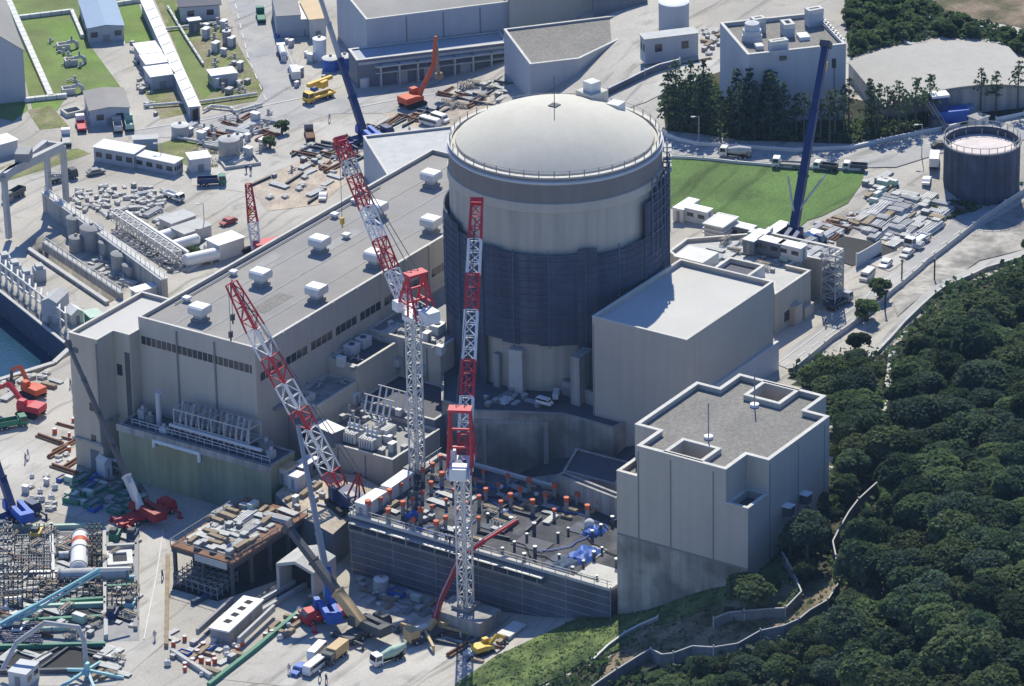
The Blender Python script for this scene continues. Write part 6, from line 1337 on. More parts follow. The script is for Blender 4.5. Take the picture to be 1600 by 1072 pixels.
def broad(name, label, cat, seed, H, Rc, m, nl=9, n=1500, size=.36, group=None, trunk=True):
    r_ = random.Random(seed); t = T(name, label, cat, (0, 0, 0), group=group); lobes = []; mb = MB()
    top = H*.55; mb.tube((0, 0, -.8), (r_.uniform(-.3, .3), r_.uniform(-.3, .3), top), .34, .2, 7)
    for i in range(nl):
        a = i*2.4+r_.uniform(-.4, .4); rr = Rc*(.15+.55*math.sqrt((i+.3)/nl)); z = H*(.82-.32*(rr/Rc)**1.5)+r_.uniform(-.5, .5); x, y = rr*math.cos(a), rr*math.sin(a)
        lr = Rc*r_.uniform(.34, .52); lobes.append((x, y, z, lr, r_.uniform(.65, .9)))
        if trunk: mb.tube((0, 0, top*r_.uniform(.55, .95)), (x*.8, y*.8, z-.2), .13, .05, 5)
    mb.build('trunk', 'bark', t); v, f = leafcloud(lobes, n, size, seed); quick('crown', v, f, m, t)
    return t
def pine(label, seed, H, bare=.4, dens=1., group=None, m='leaf_pine'):
    r_ = random.Random(seed); t = T('pine_tree', label, 'pine tree', (0, 0, 0), group=group); mb = MB(); lean = r_.uniform(-.4, .4)
    mb.tube((0, 0, -.8), (lean, lean*.5, H*.97), .26, .06, 6); lobes = []; z = H*bare
    while z < H:
        k = (z-H*bare)/(H*(1-bare)); w_ = (1-k)*2.1*dens+.35
        for i in range(4):
            a = r_.random()*6.28; rr = w_*r_.uniform(.35, .9); x, y = lean*z/H+rr*math.cos(a), lean*.5*z/H+rr*math.sin(a)
            lobes.append((x, y, z-rr*.12, .55+w_*.22, .5)); mb.tube((lean*z/H, lean*.5*z/H, z), (x, y, z-rr*.1), .07, .03, 4)
        z += .95
    mb.build('trunk', 'bark', t); v, f = leafcloud(lobes, int(len(lobes)*11*dens), .25, seed); quick('crown', v, f, m, t)
    return t
FG = 'dense broadleaf trees of the dark wooded slope'
protos = [broad('broadleaf_tree', 'dark green broadleaf tree in the dense wood on the right hand slope', 'tree', 10+i, 7.0+i*.45, 3.2+.32*(i % 4), ('leaf', 'leaf_light', 'leaf', 'leaf_olive', 'leaf', 'leaf_pine')[i], 6+2*i, 2600+i*250, (.24, .28, .2, .26, .3, .22)[i], group=FG) for i in range(6)]
used = [False]*6
def inany(x, y, polys): return any(bool(inpoly(np.array([x]), np.array([y]), p)[0]) for p in polys)
def project(x, y, z):
    q = np.array([x, y, z])-EYE; d = q @ F; return 800+CAM_F*(q @ R)/d, 536-CAM_F*(q @ U)/d
BARE = [tuple(PG(x, y)[:2]) for x, y in [(950,1040),(1000,985),(1080,965),(1150,975),(1240,955),(1290,900),(1300,850),(1322,800),(1372,752),(1385,762),(1338,815),(1320,850),(1330,925),(1250,990),(1150,1030),(1080,1036),(1000,1058),(930,1080)]]
GRS = [tuple(PG(x, y)[:2]) for x, y in [(700,1090),(775,1027),(930,956),(1165,880),(1215,850),(1232,892),(1250,935),(1235,955),(1030,988),(900,1050)]]
VAL = [tuple(PG(x, y)[:2]) for x, y in [(1395,485),(1470,405),(1540,350),(1660,270),(1660,385),(1540,424),(1482,455),(1420,512),(1366,572),(1345,560)]]
NBX = [(q[0], q[1]) for q in inset(npoly, -2.5)]
KEEP = []                                            # what the photograph shows free of trees: the path fence, the wall of the new building, the valley path
def dens(pl, n=6): return [(a[0]+(b[0]-a[0])*k/n, a[1]+(b[1]-a[1])*k/n) for a, b in zip(pl[:-1], pl[1:]) for k in range(n)]
for pl in ([(964,1066),(1001,1041),(1034,1041),(1082,1028),(1153,1022),(1225,992),(1265,968),(1293,950),(1311,922),(1302,862),(1330,806),(1374,756)], [(1172,880),(1200,855),(1240,812),(1275,775),(1300,715)], [(1200,966),(1252,938),(1225,880)],
    [(1370,552),(1420,502),(1478,448),(1540,420),(1610,394)], [(1372,576),(1424,528),(1482,472),(1546,444),(1616,416)], [(1244,584),(1290,556),(1330,548)], [(1394,556),(1388,600),(1378,656)], [(1240,575),(1300,530),(1365,484),(1450,408),(1530,346)]): KEEP += dens(pl)
KEEP = np.array(KEEP)
def hides(x, y, z, rad, hgt):
    b, t_ = project(x, y, z), project(x, y, z+hgt); w_ = rad*7.6
    return bool(((abs(KEEP[:, 0]-b[0]) < w_) & (KEEP[:, 1] > t_[1]+3) & (KEEP[:, 1] < b[1])).any())
rg = random.Random(21); pts = []; tries = 0
fx0, fx1 = min(p[0] for p in FOREST), max(p[0] for p in FOREST); fy0, fy1 = min(p[1] for p in FOREST), max(p[1] for p in FOREST)
placed = 0
while tries < 60000 and placed < 292:
    tries += 1; x, y = rg.uniform(fx0, fx1), rg.uniform(fy0, fy1)
    k = rg.randrange(6); big = placed < 150; s = rg.uniform(.95, 1.4) if big else rg.uniform(.45, .95)
    if any((x-a)**2+(y-b)**2 < (2.2*(s+c))**2 for a, b, c in pts): continue
    z = float(zgrid(x, y)); px, py = project(x, y, z+3)
    if not (-30 < px < 1650 and 380 < py < 1130): continue
    if not inpoly(np.array([x]), np.array([y]), FOREST)[0] or inany(x, y, [BARE, GRS, VAL, NBX]): continue
    if px < 1010: continue
    if px < 1100 or (py > 990 and px < 1250): s *= .6
    if hides(x, y, z, 3.2*s, 7.2*s): continue
    pts.append((x, y, s))
    q = (x, y, z-.2)
    if not used[k]: used[k] = True; o = protos[k]; o.location = q; o.rotation_euler = (0, 0, rg.random()*6.28)
    else: dup(protos[k], q, rg.random()*6.28, scale=(s, s, s*rg.uniform(.8, 1.1)))
    placed += 1
# undergrowth that nobody could count
def undergrowth(name, label, poly, n, size, m, seed, hgt=1.2, excl=()):
    r_ = np.random.RandomState(seed); xs = np.array([p[0] for p in poly]); ys = np.array([p[1] for p in poly]); X = r_.uniform(xs.min(), xs.max(), n*3); Y = r_.uniform(ys.min(), ys.max(), n*3)
    k = inpoly(X, Y, poly)
    for e in excl: k &= ~inpoly(X, Y, e)
    cl = np.sin(X*.9+np.cos(Y*.7)*2)*np.sin(Y*.8+1.3)+r_.uniform(-.8, .8, X.shape); k &= cl > -.25
    X, Y = X[k][:n], Y[k][:n]; n = len(X); c = np.stack([X, Y, zgrid(X, Y)+r_.rand(n)**1.5*hgt], 1)
    nrm = r_.normal(size=(n, 3))*.6; nrm[:, 2] += .6; nrm /= np.linalg.norm(nrm, axis=1)[:, None]; t = np.cross(nrm, r_.normal(size=(n, 3))); t /= np.linalg.norm(t, axis=1)[:, None]; b = np.cross(nrm, t); s = size*(.5+r_.rand(n))[:, None]
    o = quick(name, np.stack([c-t*s-b*s*.6, c+t*s-b*s*.7, c+t*s*.8+b*s, c-t*s*.7+b*s*.8], 1).reshape(-1, 3), np.arange(4*n).reshape(-1, 4), m, None)
    o['kind'] = 'stuff'; return tag(o, label, name.replace('_', ' '))
FV = [tuple(PG(x, y)[:2]) for x, y in [(1232,584),(1300,556),(1385,552),(1480,452),(1640,392),(1680,1110),(760,1110),(830,1078),(960,1022),(1100,964),(1234,954),(1224,886),(1204,850),(1262,800),(1312,700),(1292,640)]]
undergrowth('undergrowth', 'dark leafy undergrowth between the trees of the wooded slope', FV, 26000, .42, 'leaf', 3, 2.0, [BARE])
undergrowth('slope_weeds', 'weeds and tufts on the grass slope below the new grey building', GRS, 9000, .22, 'leaf_light', 4, .45)
undergrowth('scrub_growth', 'brown and green scrub on the bare path slope', BARE, 3500, .28, 'leaf_light', 5, .6)
undergrowth('hill_scrub', 'dark scrub on the hillside at the top right', [tuple(PG(x, y)[:2]) for x, y in [(1320,-8),(1440,-8),(1480,22),(1640,64),(1640,112),(1560,66),(1470,58),(1380,74),(1326,92)]], 9000, .4, 'leaf', 6, 1.0)
undergrowth('pine_understorey', 'leafy understorey below the pines by the upper road', [tuple(PG(x, y)[:2]) for x, y in [(1036,150),(1110,120),(1150,190),(1330,196),(1400,176),(1470,192),(1430,204),(1330,224),(1160,220),(1045,206)]], 9000, .33, 'leaf_light', 7, 1.6)
undergrowth('roadside_grass', 'grass and weeds on the bank beside the dark round tank', [tuple(PG(x, y)[:2]) for x, y in [(1440,325),(1500,312),(1560,305),(1600,285),(1540,325),(1470,345)]], 2500, .26, 'leaf_light', 8, .6)
# shrubs that stand apart
sb = broad('shrub', 'round dark green shrub on the hillside at the top right', 'shrub', 77, 2.2, 1.7, 'leaf_light', 6, 420, .28, group='shrubs on the top right hillside', trunk=False); first = True
rg = random.Random(9); HP = [tuple(PG(x, y)[:2]) for x, y in [(1324,30),(1345,-5),(1440,-5),(1470,26),(1620,66),(1620,100),(1555,62),(1470,54),(1380,70),(1328,86)]]
hx0, hx1 = min(p[0] for p in HP), max(p[0] for p in HP); hy0, hy1 = min(p[1] for p in HP), max(p[1] for p in HP); n = 0
for _ in range(4000):
    x, y = rg.uniform(hx0, hx1), rg.uniform(hy0, hy1)
    if not inpoly(np.array([x]), np.array([y]), HP)[0] or n > 70: continue
    q = (x, y, float(zgrid(x, y))-.2); s = rg.uniform(.6, 1.3)
    if first: sb.location = q; first = False
    else: dup(sb, q, rg.random()*6, scale=s)
    n += 1
for (x, y, s, l, g_) in [(1268,606,1.5,'big round bush at the corner of the pale wall and the access road',None),(1375,468,1.5,'dark bush on the fence line of the access road, upper',None),(1355,500,1.6,'dark bush beside the access road, by the lamp posts',None),(1245,820,1.6,'bush against the right wall of the new grey building',None),(1275,800,1.5,'yellow green bush above the path by the new grey building',None),
    (422,232,1.0,'small dark tree among pipes by the back yard',None),(440,208,1.1,'dark shrub beside the rail trucks in the back yard',None),(305,400,.8,'green shrub patch between the horizontal tanks',None),(1200,925,1.2,'bush at the top of the grass slope by the path',None)]:
    q = PG(x, y); dup(sb, q, rg.random()*6, l, 'single shrubs of the site', s)['category'] = 'shrub'
# pines
PG_ = 'pines by the upper road'
pp_ = [pine('tall dark pine in the thick stand beside the upper road', 31, 13, .18, 1.25, 'thick stand of dark pines'), pine('tall dark pine in the thick stand beside the upper road', 32, 15, .25, 1.1, 'thick stand of dark pines'),
       pine('thin pine with a long bare trunk by the upper road', 33, 11.5, .6, .7, 'thin bare trunked pines'), pine('thin pine with a long bare trunk by the upper road', 34, 10, .5, .75, 'thin bare trunked pines')]
us = [False]*4
for x, y, k in [(1044,200,0),(1056,196,1),(1066,206,0),(1078,200,1),(1090,208,0),(1098,198,1),(1108,210,0),(1126,214,3),(1142,212,0),(1156,216,1),(1166,208,0),(1178,216,1),(1190,212,0),(1204,216,1),(1212,210,0),(1222,217,0),(1150,200,0),(1198,204,0),
    (1256,222,2),(1282,222,2),(1296,224,2),(1304,218,3),(1318,216,2),(1326,206,2),(1362,204,0),(1372,210,3),(1386,208,2),(1396,206,2),(1404,208,2),(1416,206,3),(1430,198,3),(1532,178,2),(1556,176,3),(1590,174,2),(1244,216,3),(1452,192,3)]:
    q = PG(x, y); q[2] -= .2
    if not us[k]: us[k] = True; pp_[k].location = q
    else: s = rg.uniform(.82, 1.1); dup(pp_[k], q, rg.random()*6, scale=s)
# railed rockfall walls that follow the slope
def slopewall(label, pts, hh, m='net_line', th=.35, rail='offwhite', name='rockfall_fence', cat='fence', step=3.):
    t = T(name, label, cat, PG(*pts[0])); W3 = [PG(x, y) for x, y in pts]; fine = []
    for a, b in zip(W3[:-1], W3[1:]):
        n = max(1, int(np.linalg.norm(b-a)/step)); fine += [a+(b-a)*k/n for k in range(n)]
    fine.append(W3[-1])
    for p in fine: p[2] = float(zgrid(p[0], p[1]))
    mb = MB(); rb = MB()
    for a, b in zip(fine[:-1], fine[1:]):
        d = (b-a)[:2]; d = d/(np.linalg.norm(d)+1e-9); nn = np.array([-d[1], d[0]])*th/2
        vs = [(a[0]+s*nn[0], a[1]+s*nn[1], a[2]+z) for s in (-1, 1) for z in (-.5, hh)]+[(b[0]+s*nn[0], b[1]+s*nn[1], b[2]+z) for s in (-1, 1) for z in (-.5, hh)]
        mb.add(vs, [(0, 1, 5, 4), (3, 2, 6, 7), (1, 3, 7, 5), (0, 4, 6, 2), (0, 2, 3, 1), (4, 5, 7, 6)])
        rb.bar((a[0], a[1], a[2]+hh+.1), (b[0], b[1], b[2]+hh+.1), th*1.15, .16)
    mb.build('panel', m, t); rb.build('top_rail', rail, t); pb = MB()
    if name in ('path_edge', 'drain_channel', 'path_wall'): return t
    for p in fine[::2]: pb.bar((p[0], p[1], p[2]-.3), (p[0], p[1], p[2]+hh+.5), .2)
    pb.build('post', rail, t); return t
slopewall('long grey fence winding along the path down to the front of the slope', [(915,1100),(940,1082),(964,1066),(1001,1043),(1017,1034),(1034,1043),(1052,1041),(1082,1030),(1115,1032),(1153,1026),(1188,1006),(1225,998),(1248,988),(1265,974),(1293,958),(1311,930),(1306,890),(1301,866),(1311,846),(1326,820),(1341,800),(1374,770),(1392,760),(1420,746)], 2.3, 'path_net', .2, 'lightgrey')
slopewall('short grey fence by the corner of the new building above the bare slope', [(1115,984),(1140,974),(1163,972),(1200,969),(1227,968),(1252,942),(1238,908),(1222,880)], 2.0, 'path_net', .2, 'lightgrey')
slopewall('pale railed steps edge on the grass slope below the dark deck', [(925,1040),(950,1016),(976,997),(1000,984),(1028,972)], .9, 'concrete', .3)
slopewall('white guard rail curving along the upper road under the pines', [(1038,213),(1060,221),(1090,228),(1150,232),(1240,238),(1330,234),(1400,218),(1460,206),(1500,198)], .7, 'offwhite', .25, 'white', 'guard_rail', 'guard rail')
slopewall('white guard rail of the upper road beyond the round tank', [(1556,190),(1600,181),(1640,175)], .7, 'offwhite', .25, 'white', 'guard_rail', 'guard rail')
slopewall('white kerb rail between the green field and the upper road', [(1048,248),(1150,256),(1240,264),(1350,268)], .5, 'offwhite', .2, 'white', 'guard_rail', 'guard rail')
slopewall('wire fence with pale posts along the wooded side of the access road', [(1240,584),(1300,534),(1365,487),(1410,448),(1450,412),(1490,382),(1530,350),(1570,322),(1612,294)], 1.0, 'lightgrey', .1, 'offwhite')
slopewall('kerb wall along the valley path beside the wood', [(1360,566),(1412,510),(1478,452),(1540,424),(1625,398)], .8, 'concrete', .4, 'concrete_light', 'path_wall', 'wall')
slopewall('pale path edge zigzagging over the scrub hillside behind the arched hall', [(1328,78),(1358,66),(1392,54),(1424,72)], .3, 'concrete_light', .5, 'concrete_light', 'path_edge', 'path edge')
slopewall('long pale kerb along the top of the scrub hillside', [(1342,14),(1400,18),(1450,30),(1520,42),(1620,62)], .4, 'concrete', .5, 'concrete_light', 'path_edge', 'path edge')
slopewall('narrow concrete drain channel running down between the trees of the wooded slope', [(1394,552),(1388,600),(1378,656)], .4, 'concrete_light', 1.0, 'concrete_light', 'drain_channel', 'drain')
slopewall('long white fence rising behind the dome toward the pump house', [(950,150),(985,133),(1030,112),(1062,104)], 1.6, 'net_line', .2, 'white')
for x, y, l in [(1383,487,'black post nearest the auxiliary hall on the access road fence'),(1409,440,'black post in the middle of the access road fence'),(1460,438,'black post beside the valley path')]:
    q = PG(x, y); t = T('post', l, 'post', q); MB().tube(tuple(q), tuple(q+np.array([0, 0, 4.2])), .16, n=6).build('shaft', 'black', t); MB().box((q[0], q[1], q[2]+4.2), (.45, .45, .3)).build('cap', 'darkgrey', t)
def lamp(label, x, y, hh, group=None, a=2.2):
    q = PG(x, y); t = T('street_lamp', label, 'street lamp', q, group=group); MB().tube(tuple(q), tuple(q+np.array([0, 0, hh])), .12, .08, 6).build('pole', 'lightgrey', t); e = q+np.array([1.2*math.cos(a), 1.2*math.sin(a), hh])
    MB().bar(tuple(q+np.array([0, 0, hh])), tuple(e), .12).build('arm', 'lightgrey', t); MB().box((e[0], e[1], e[2]-.1), (.8, .35, .18), a).build('lamp_head', 'offwhite', t)
lamp('tall street lamp standing against the dark round tank', 1563, 312, 6.5); lamp('street lamp at the roadside left of the dark round tank', 1440, 245, 7); lamp('street lamp by the upper road beside the mixer truck', 1092, 225, 6); lamp('short white pole at the foot of the dark round tank', 1522, 312, 2.5); lamp('street lamp standing by the long walkway junction', 253, 258, 5); lamp('tall street lamp in the debris yard by the pump shed', 320, 368, 7)
# ------------------------------------------------------------------ pipework and plant on the low terrace and the middle blocks
zt_ = 10.62
t = T('pipe_rack', 'tall rack of steel posts and slanting pipes on the terrace before the turbine hall', 'pipe rack', (-82, 8, zt_))
mb = MB()
for y in np.arange(0, 17.1, 2.8):
    for x in (-84.2, -80.6): mb.bar((x, y, zt_), (x, y, zt_+5.2), .2)
    for z in (2.4, 5.1): mb.bar((-84.2, y, zt_+z), (-80.6, y, zt_+z), .2)
for x in (-84.2, -80.6):
    for z in (2.4, 5.1): mb.bar((x, 0, zt_+z), (x, 16.9, zt_+z), .22)
mb.build('frame', 'lightgrey', t)
rg = random.Random(2)
for k in range(13):
    y = .8+k*1.25; MB().path([(-84, y, zt_+1), (-83.6, y, zt_+3.2), (-81.4, y+.9, zt_+5.3), (-80.4, y+.9, zt_+5.0)], .26).build('slant_pipe', rg.choice(['lightgrey', 'steel', 'grey']), t)
MB().path([(-84.6, -3, zt_+2.0), (-84.6, 17.5, zt_+2.0)], .34).build('header_pipe', 'wall_pale', t); MB().path([(-80.2, -2, zt_+1.4), (-80.2, 18, zt_+1.4)], .3).build('header_pipe', 'lightgrey', t)
def prail(label, pts, hh=1.2, m='wall_pale'):
    t = T('handrail', label, 'handrail', pts[0]); mb = MB()
    for a, b in zip(pts[:-1], pts[1:]):
        a, b = vv(a), vv(b); n = max(1, int((b-a).length/1.8))
        for k in range(n+1): c = a+(b-a)*k/n; mb.bar(c, c+Vector((0, 0, hh)), .1)
        for z in (.6, hh): mb.bar(a+Vector((0, 0, z)), b+Vector((0, 0, z)), .12)
    mb.build('rail', m, t); return t
prail('pale handrail along the front edge of the terrace before the turbine hall', [(-84.9, 26, zt_), (-84.9, -5, zt_)])
def pipe(label, pts, r, m='wall_pale', cat='pipe', name='pipe', sup=True):
    t = T(name, label, cat, (pts[0][0], pts[0][1], 0)); MB().path([tuple(p) for p in pts], r, 10).build('pipe_run', m, t, True)
    mb = MB()
    for a, b in zip(pts[:-1], pts[1:]):
        a, b = vv(a), vv(b); L = (b-a).length
        if abs((b-a).z) > .7*L: continue
        for k in range(int(L/5)+1): c = a+(b-a)*((k+.5)/(int(L/5)+1)); mb.tube(c-(b-a).normalized()*.12, c+(b-a).normalized()*.12, r*1.35, n=10)
    if mb.v: mb.build('flange', m, t)
    return t
pipe('bent white pipe hanging on the stained greenish tank wall', [(-86.6, 19.8, 8.4), (-86.6, 19.8, 9.6), (-86.6, 9.6, 9.6), (-86.6, 9.6, 8.0)], .34, 'white')
pipe('tall upright pale pipe on the terrace at the service block corner', [(-82.6, 21.5, zt_), (-82.6, 21.5, zt_+6.2), (-81.4, 21.5, zt_+6.2)], .5, 'wall_pale')
a, b = P(150,711,2.6), P(392,780,2.6); pipe('long twin run pipe on posts at the foot of the greenish tank wall', [a, b], .3, 'wall_pale')
a2, b2 = P(170,728,1.4), P(385,788,1.4); pipe('lower grey pipe run in the shade at the foot of the greenish tank wall', [a2, b2], .25, 'grey')
t = T('pipe_trestle', 'row of short posts carrying the pipe run below the greenish tank wall', 'trestle', (a[0], a[1], 0)); mb = MB()
for k in range(14): c = a+(b-a)*k/13; mb.bar((c[0], c[1], -.1), (c[0], c[1], 2.3), .25); mb.bar((c[0]-1, c[1], 1.1), (c[0]+1, c[1], 1.1), .2)
mb.build('post', 'grey', t)
for i, (x, y, s, m) in enumerate([(-81.5, 26, (1.6, 1.4, 1.8), 'lightgrey'), (-82, 24, (1, 1.8, 1.2), 'grey'), (-84.4, 19, (1.2, 1.6, 1), 'wall_pale'), (-81.2, -1.5, (1.6, 2.2, 2), 'grey'), (-82.6, -3.6, (1.2, 1.4, 1.4), 'lightgrey')]):
    t = T('pump_unit', ['grey pump unit nearest the service block on the terrace', 'low dark pump beside the upright pipe on the terrace', 'small pale pump at the terrace rail', 'tall grey pump unit at the right end of the terrace', 'small pump at the right front corner of the terrace'][i], 'pump', (x, y, zt_)); MB().box((x, y, zt_), s).build('casing', m, t); MB().tube((x, y, zt_+s[2]), (x, y, zt_+s[2]+.7), .35, n=8).build('motor', 'lightgrey', t)
pshed('white_hut', 'small pale gabled hut at the foot of the service block', 'hut', (150,717), (163,724), (171,718), 3, wall='wall_pale', roof='offwhite', rise=.6, over=.1)
# transformers on the beige block
def transformer(label, x, y, z, yaw=0., s=1.):
    fr = LF((x, y, z), yaw); t = T('transformer', label, 'transformer', (x, y, z), yaw); mb = MB(); fr.box(mb, 0, 0, .3, 3.4*s, 2.2*s, 2.2*s); mb.build('tank', 'lightgrey', t)
    for k in range(6):
        mb = MB(); fr.box(mb, (-1.4+k*.56)*s, -1.5*s, .5, .3*s, .7*s, 2.0*s); mb.build('radiator', 'offwhite', t)
    for k in (-1, 0, 1): MB().tube(fr(k*s, .3*s, 2.4*s), fr(k*1.15*s, .8*s, 4.4*s), .24*s, .12*s, 8).build('bushing', 'offwhite', t)
    MB().tube(fr(-1.4*s, .6*s, 3.2*s), fr(1.4*s, .6*s, 3.2*s), .38*s, n=10).build('conservator', 'wall_pale', t); return t
for i, (x, y, l) in enumerate([(552,690,'transformer with white radiators on the left of the beige block'),(580,700,'transformer with white radiators near the front corner of the beige block'),(600,684,'transformer at the back right of the beige block')]):
    q = P(x, y, m3z); transformer(l, q[0], q[1], m3z, -1.57 if i < 2 else 0, .95)
sh = shed('switch_house', 'white roofed switch house at the left end of the beige block', 'switch house', rect3(P(488,664,13.2), P(519,678,13.2), P(541,671,13.2)), 13.2, m3z-.05, wall='wall_dark', roof='white', over=.15, door=False)
t = T('busbar_gantry', 'white busbar gantry of slanting insulators on the sunken courtyard block', 'gantry', tuple(P(605,640,12.1))); fr = LF(P(605,645,12.1), 0)
mb = MB()
for i in range(2):
    for k in range(5): MB().tube(fr(-3+i*4.4, -2.4+k*1.35, .6), fr(-1.9+i*4.4, -2.4+k*1.35, 3.6), .24, .16, 8).build('insulator', 'white', t)
    for x_, z_, w_ in ((-3, .5, .3), (-1.9, 3.7, .2)): MB().bar(fr(x_+i*4.4, -3, z_), fr(x_+i*4.4, 3.6, z_), w_).build('busbar', 'lightgrey', t)
hollow(m2, (458,618), (468,629), (493,614), 16.9, 15.35, 'concrete_light', 'light_well')
zone([(500,690),(540,690),(612,716),(640,700),(575,672)], m3z+.02, 16, [('crate',2),('cabin',2),('valve',2),('gpipes',1)], 'on the beige transformer block', 1.5)
zone([(500,640),(560,610),(620,640),(640,660),(560,665)], 12.12, 12, [('valve',2),('gpipes',2),('cabin',1),('crate',1)], 'in the sunken courtyard block', 1.8)
zone([(455,560),(512,570),(555,580),(575,560),(520,548)], 18.32, 10, [('cabin',2),('crate',2),('valve',1)], 'on the narrow roof against the turbine hall', 1.6)
zone([(410,640),(480,625),(540,600),(500,600),(430,620)], 15.32, 9, [('cabin',1),('valve',2),('gpipes',2)], 'on the stepped block roof', 1.8)
zone([(800,610),(870,640),(750,635),(740,620)], 14.52, 10, [('crate',1),('gpipes',1),('panels',1)], 'on the reactor platform', 1.8)
zone([(875,745),(955,765),(960,700),(890,690)], None, 10, [('gpipes',1),('crate',1),('rust',1)], 'in the gap behind the roof deck', 2.)
for i, (x, y, z, l) in enumerate([(550,552,18.3,'white air conditioner box on the narrow roof by the turbine hall, front'),(568,541,18.3,'white air conditioner box on the narrow roof by the turbine hall, behind'),(684,520,m1z,'white plant box on the middle block beside the containment netting'),(655,500,m1z,'long white plant box on the middle block behind the tower crane head')]):
    q = P(x, y, z); t = T('plant_box', l, 'air conditioner', q); MB().box(tuple(q), (2.6, 2.0, 1.7)).build('housing', 'wall_pale', t); MB().box((q[0], q[1], q[2]+1.704), (2.7, 2.1, .12)).build('lid', 'white', t); MB().tube((q[0], q[1], q[2]+1.83), (q[0], q[1], q[2]+2.0), .6, n=10).build('fan', 'darkgrey', t)
for i, (y, z, l) in enumerate([(-5.2, 14.5, 'left'), (-10.5, 14.0, 'right')]):
    t = T('wall_unit', 'pale box unit hung on the end wall of the middle block, %s of two' % l, 'ventilation unit', (-45.6, y, z)); MB().box((-45.7, y, z), (1.4, 2.0, 1.6)).build('housing', 'lightgrey', t); MB().box((-45.7, y, z-1.4), (.8, .8, 1.398)).build('duct', 'grey', t)
# vertical ribs and openings on middle block walls
for (A_, B_, par, ss) in (((-44.9, 1.6), (-44.9, -14.5), m1, (3, 8, 13)), ((-72.8, -5), (-72.8, -23.1), m3, (6, 12))):
    mb = MB()
    for s in ss: onwall(mb, A_, B_, s, s+.3, 1, 10.3 if par is m3 else 19.2, .1)
    mb.build('joint', 'joint', par)
for s in (2.4, 9.5): onwall(MB(), (-72.8, -5), (-72.8, -23.1), s, s+1.6, 5, 6.4, .05).build('window', 'glass', m3)
# ------------------------------------------------------------------ works at the lower left
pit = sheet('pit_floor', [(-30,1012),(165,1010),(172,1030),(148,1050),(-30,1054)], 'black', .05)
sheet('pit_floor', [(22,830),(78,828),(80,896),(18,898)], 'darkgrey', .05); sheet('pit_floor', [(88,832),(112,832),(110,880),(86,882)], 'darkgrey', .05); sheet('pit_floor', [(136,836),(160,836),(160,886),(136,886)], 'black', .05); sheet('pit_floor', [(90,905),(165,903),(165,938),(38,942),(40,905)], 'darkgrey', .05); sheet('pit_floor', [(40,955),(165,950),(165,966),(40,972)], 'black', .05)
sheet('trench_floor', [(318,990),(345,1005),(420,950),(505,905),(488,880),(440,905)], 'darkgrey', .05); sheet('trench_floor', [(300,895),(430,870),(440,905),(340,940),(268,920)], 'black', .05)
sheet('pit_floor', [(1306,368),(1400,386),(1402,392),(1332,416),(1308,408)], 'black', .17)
def bm(label, p, q, w_, hh, m, z=.05, name='waler_beam', cat='beam', group=None):
    a, b = P(*p, z), P(*q, z); o = MB().bar((a[0], a[1], z+hh/2), (b[0], b[1], z+hh/2), w_, hh).build(name, m); return tag(o, label, cat, group)
for p, q, m, l in [((0,1014),(165,1010),'green','green waler beam at the upper edge of the big dark pit'),((0,1053),(148,1050),'darkgrey','dark beam at the lower edge of the big dark pit'),((95,944),(165,939),'green','short green beam left of the purple pump'),((40,952),(165,947),'pale_green','pale green beam over the narrow pit'),((30,974),(168,967),'green','long green beam under the narrow pit'),((163,921),(216,918),'green','green beam at the right end of the formwork'),
    ((165,858),(214,855),'lightgrey','pale beam on top of the square opening'),((80,822),(84,922),'offwhite','pale board walk left of the big white pipe'),((163,830),(166,1000),'lightgrey','grey edge beam right of the big white pipe'),((214,835),(212,985),'grey','grey barrier beam along the long road'),((0,900),(90,898),'steel','steel beam at the foot of the rebar grid'),((0,828),(160,824),'pale_green','pale green beam at the head of the formwork'),
    ((262,872),(260,1012),'timber','row of barrier boards along the right side of the long road'),((518,917),(400,1016),'green','green site barrier along the culvert, upper part'),((400,1016),(326,1074),'green','green site barrier along the culvert, lower part'),((396,948),(484,898),'offwhite','pale guide rail from the culvert to the portal, left of two'),((408,958),(496,906),'lightgrey','pale guide rail from the culvert to the portal, right of two'),
    ((300,945),(345,925),'blue_net','blue grey beam under the steel stage'),((268,1020),(330,1060),'concrete_light','low concrete kerb in front of the culvert')]: bm(l, p, q, .7, .8, m)
def bigpipe(label, p, q, r, m, band=None):
    a, b = vv(P(*p, r)), vv(P(*q, r)); t = T('big_pipe', label, 'pipe', tuple((a+b)/2-Vector((0, 0, r)))); MB().tube(a, b, r, n=24).build('shell', m, t, True)
    for s in ((.68, .8),) if band else (): MB().tube(a+(b-a)*s[0], a+(b-a)*s[1], r*1.02, n=24).build('red_band', 'red_orange', t, True)
    for s in (.02, .5, .96): MB().tube(a+(b-a)*s, a+(b-a)*(s+.03), r*1.06, n=24).build('ring', 'grey', t, True)
bigpipe('fat white pipe with an orange red band lying in the formwork yard', (123,890), (126,838), 1.55, 'white', True); bigpipe('long grey white pipe lying across the end of the banded pipe', (90,900), (202,896), 1.25, 'lightgrey')
t = T('rebar_grid', 'dense dark grid of reinforcement in the left formwork', 'reinforcement', tuple(P(50,862,0))); mb = MB(); c00, c10, c11, c01 = (vv(P(x, y, .6)) for x, y in ((22,896),(80,894),(78,830),(24,832)))
for k in range(15): f_ = k/14; mb.bar(c00+(c10-c00)*f_, c01+(c11-c01)*f_, .14); 
for k in range(13): f_ = k/12; mb.bar(c00+(c01-c00)*f_+Vector((0, 0, .15)), c10+(c11-c10)*f_+Vector((0, 0, .15)), .14)
mb.build('bars', 'grey', t); mb = MB()
for k in range(6):
    for j in range(5): c = c00+(c10-c00)*(k/5)+(c01-c00)*(j/4); mb.bar((c.x, c.y, 0), (c.x, c.y, 2.2), .16)
mb.build('starter_bars', 'grey', t)
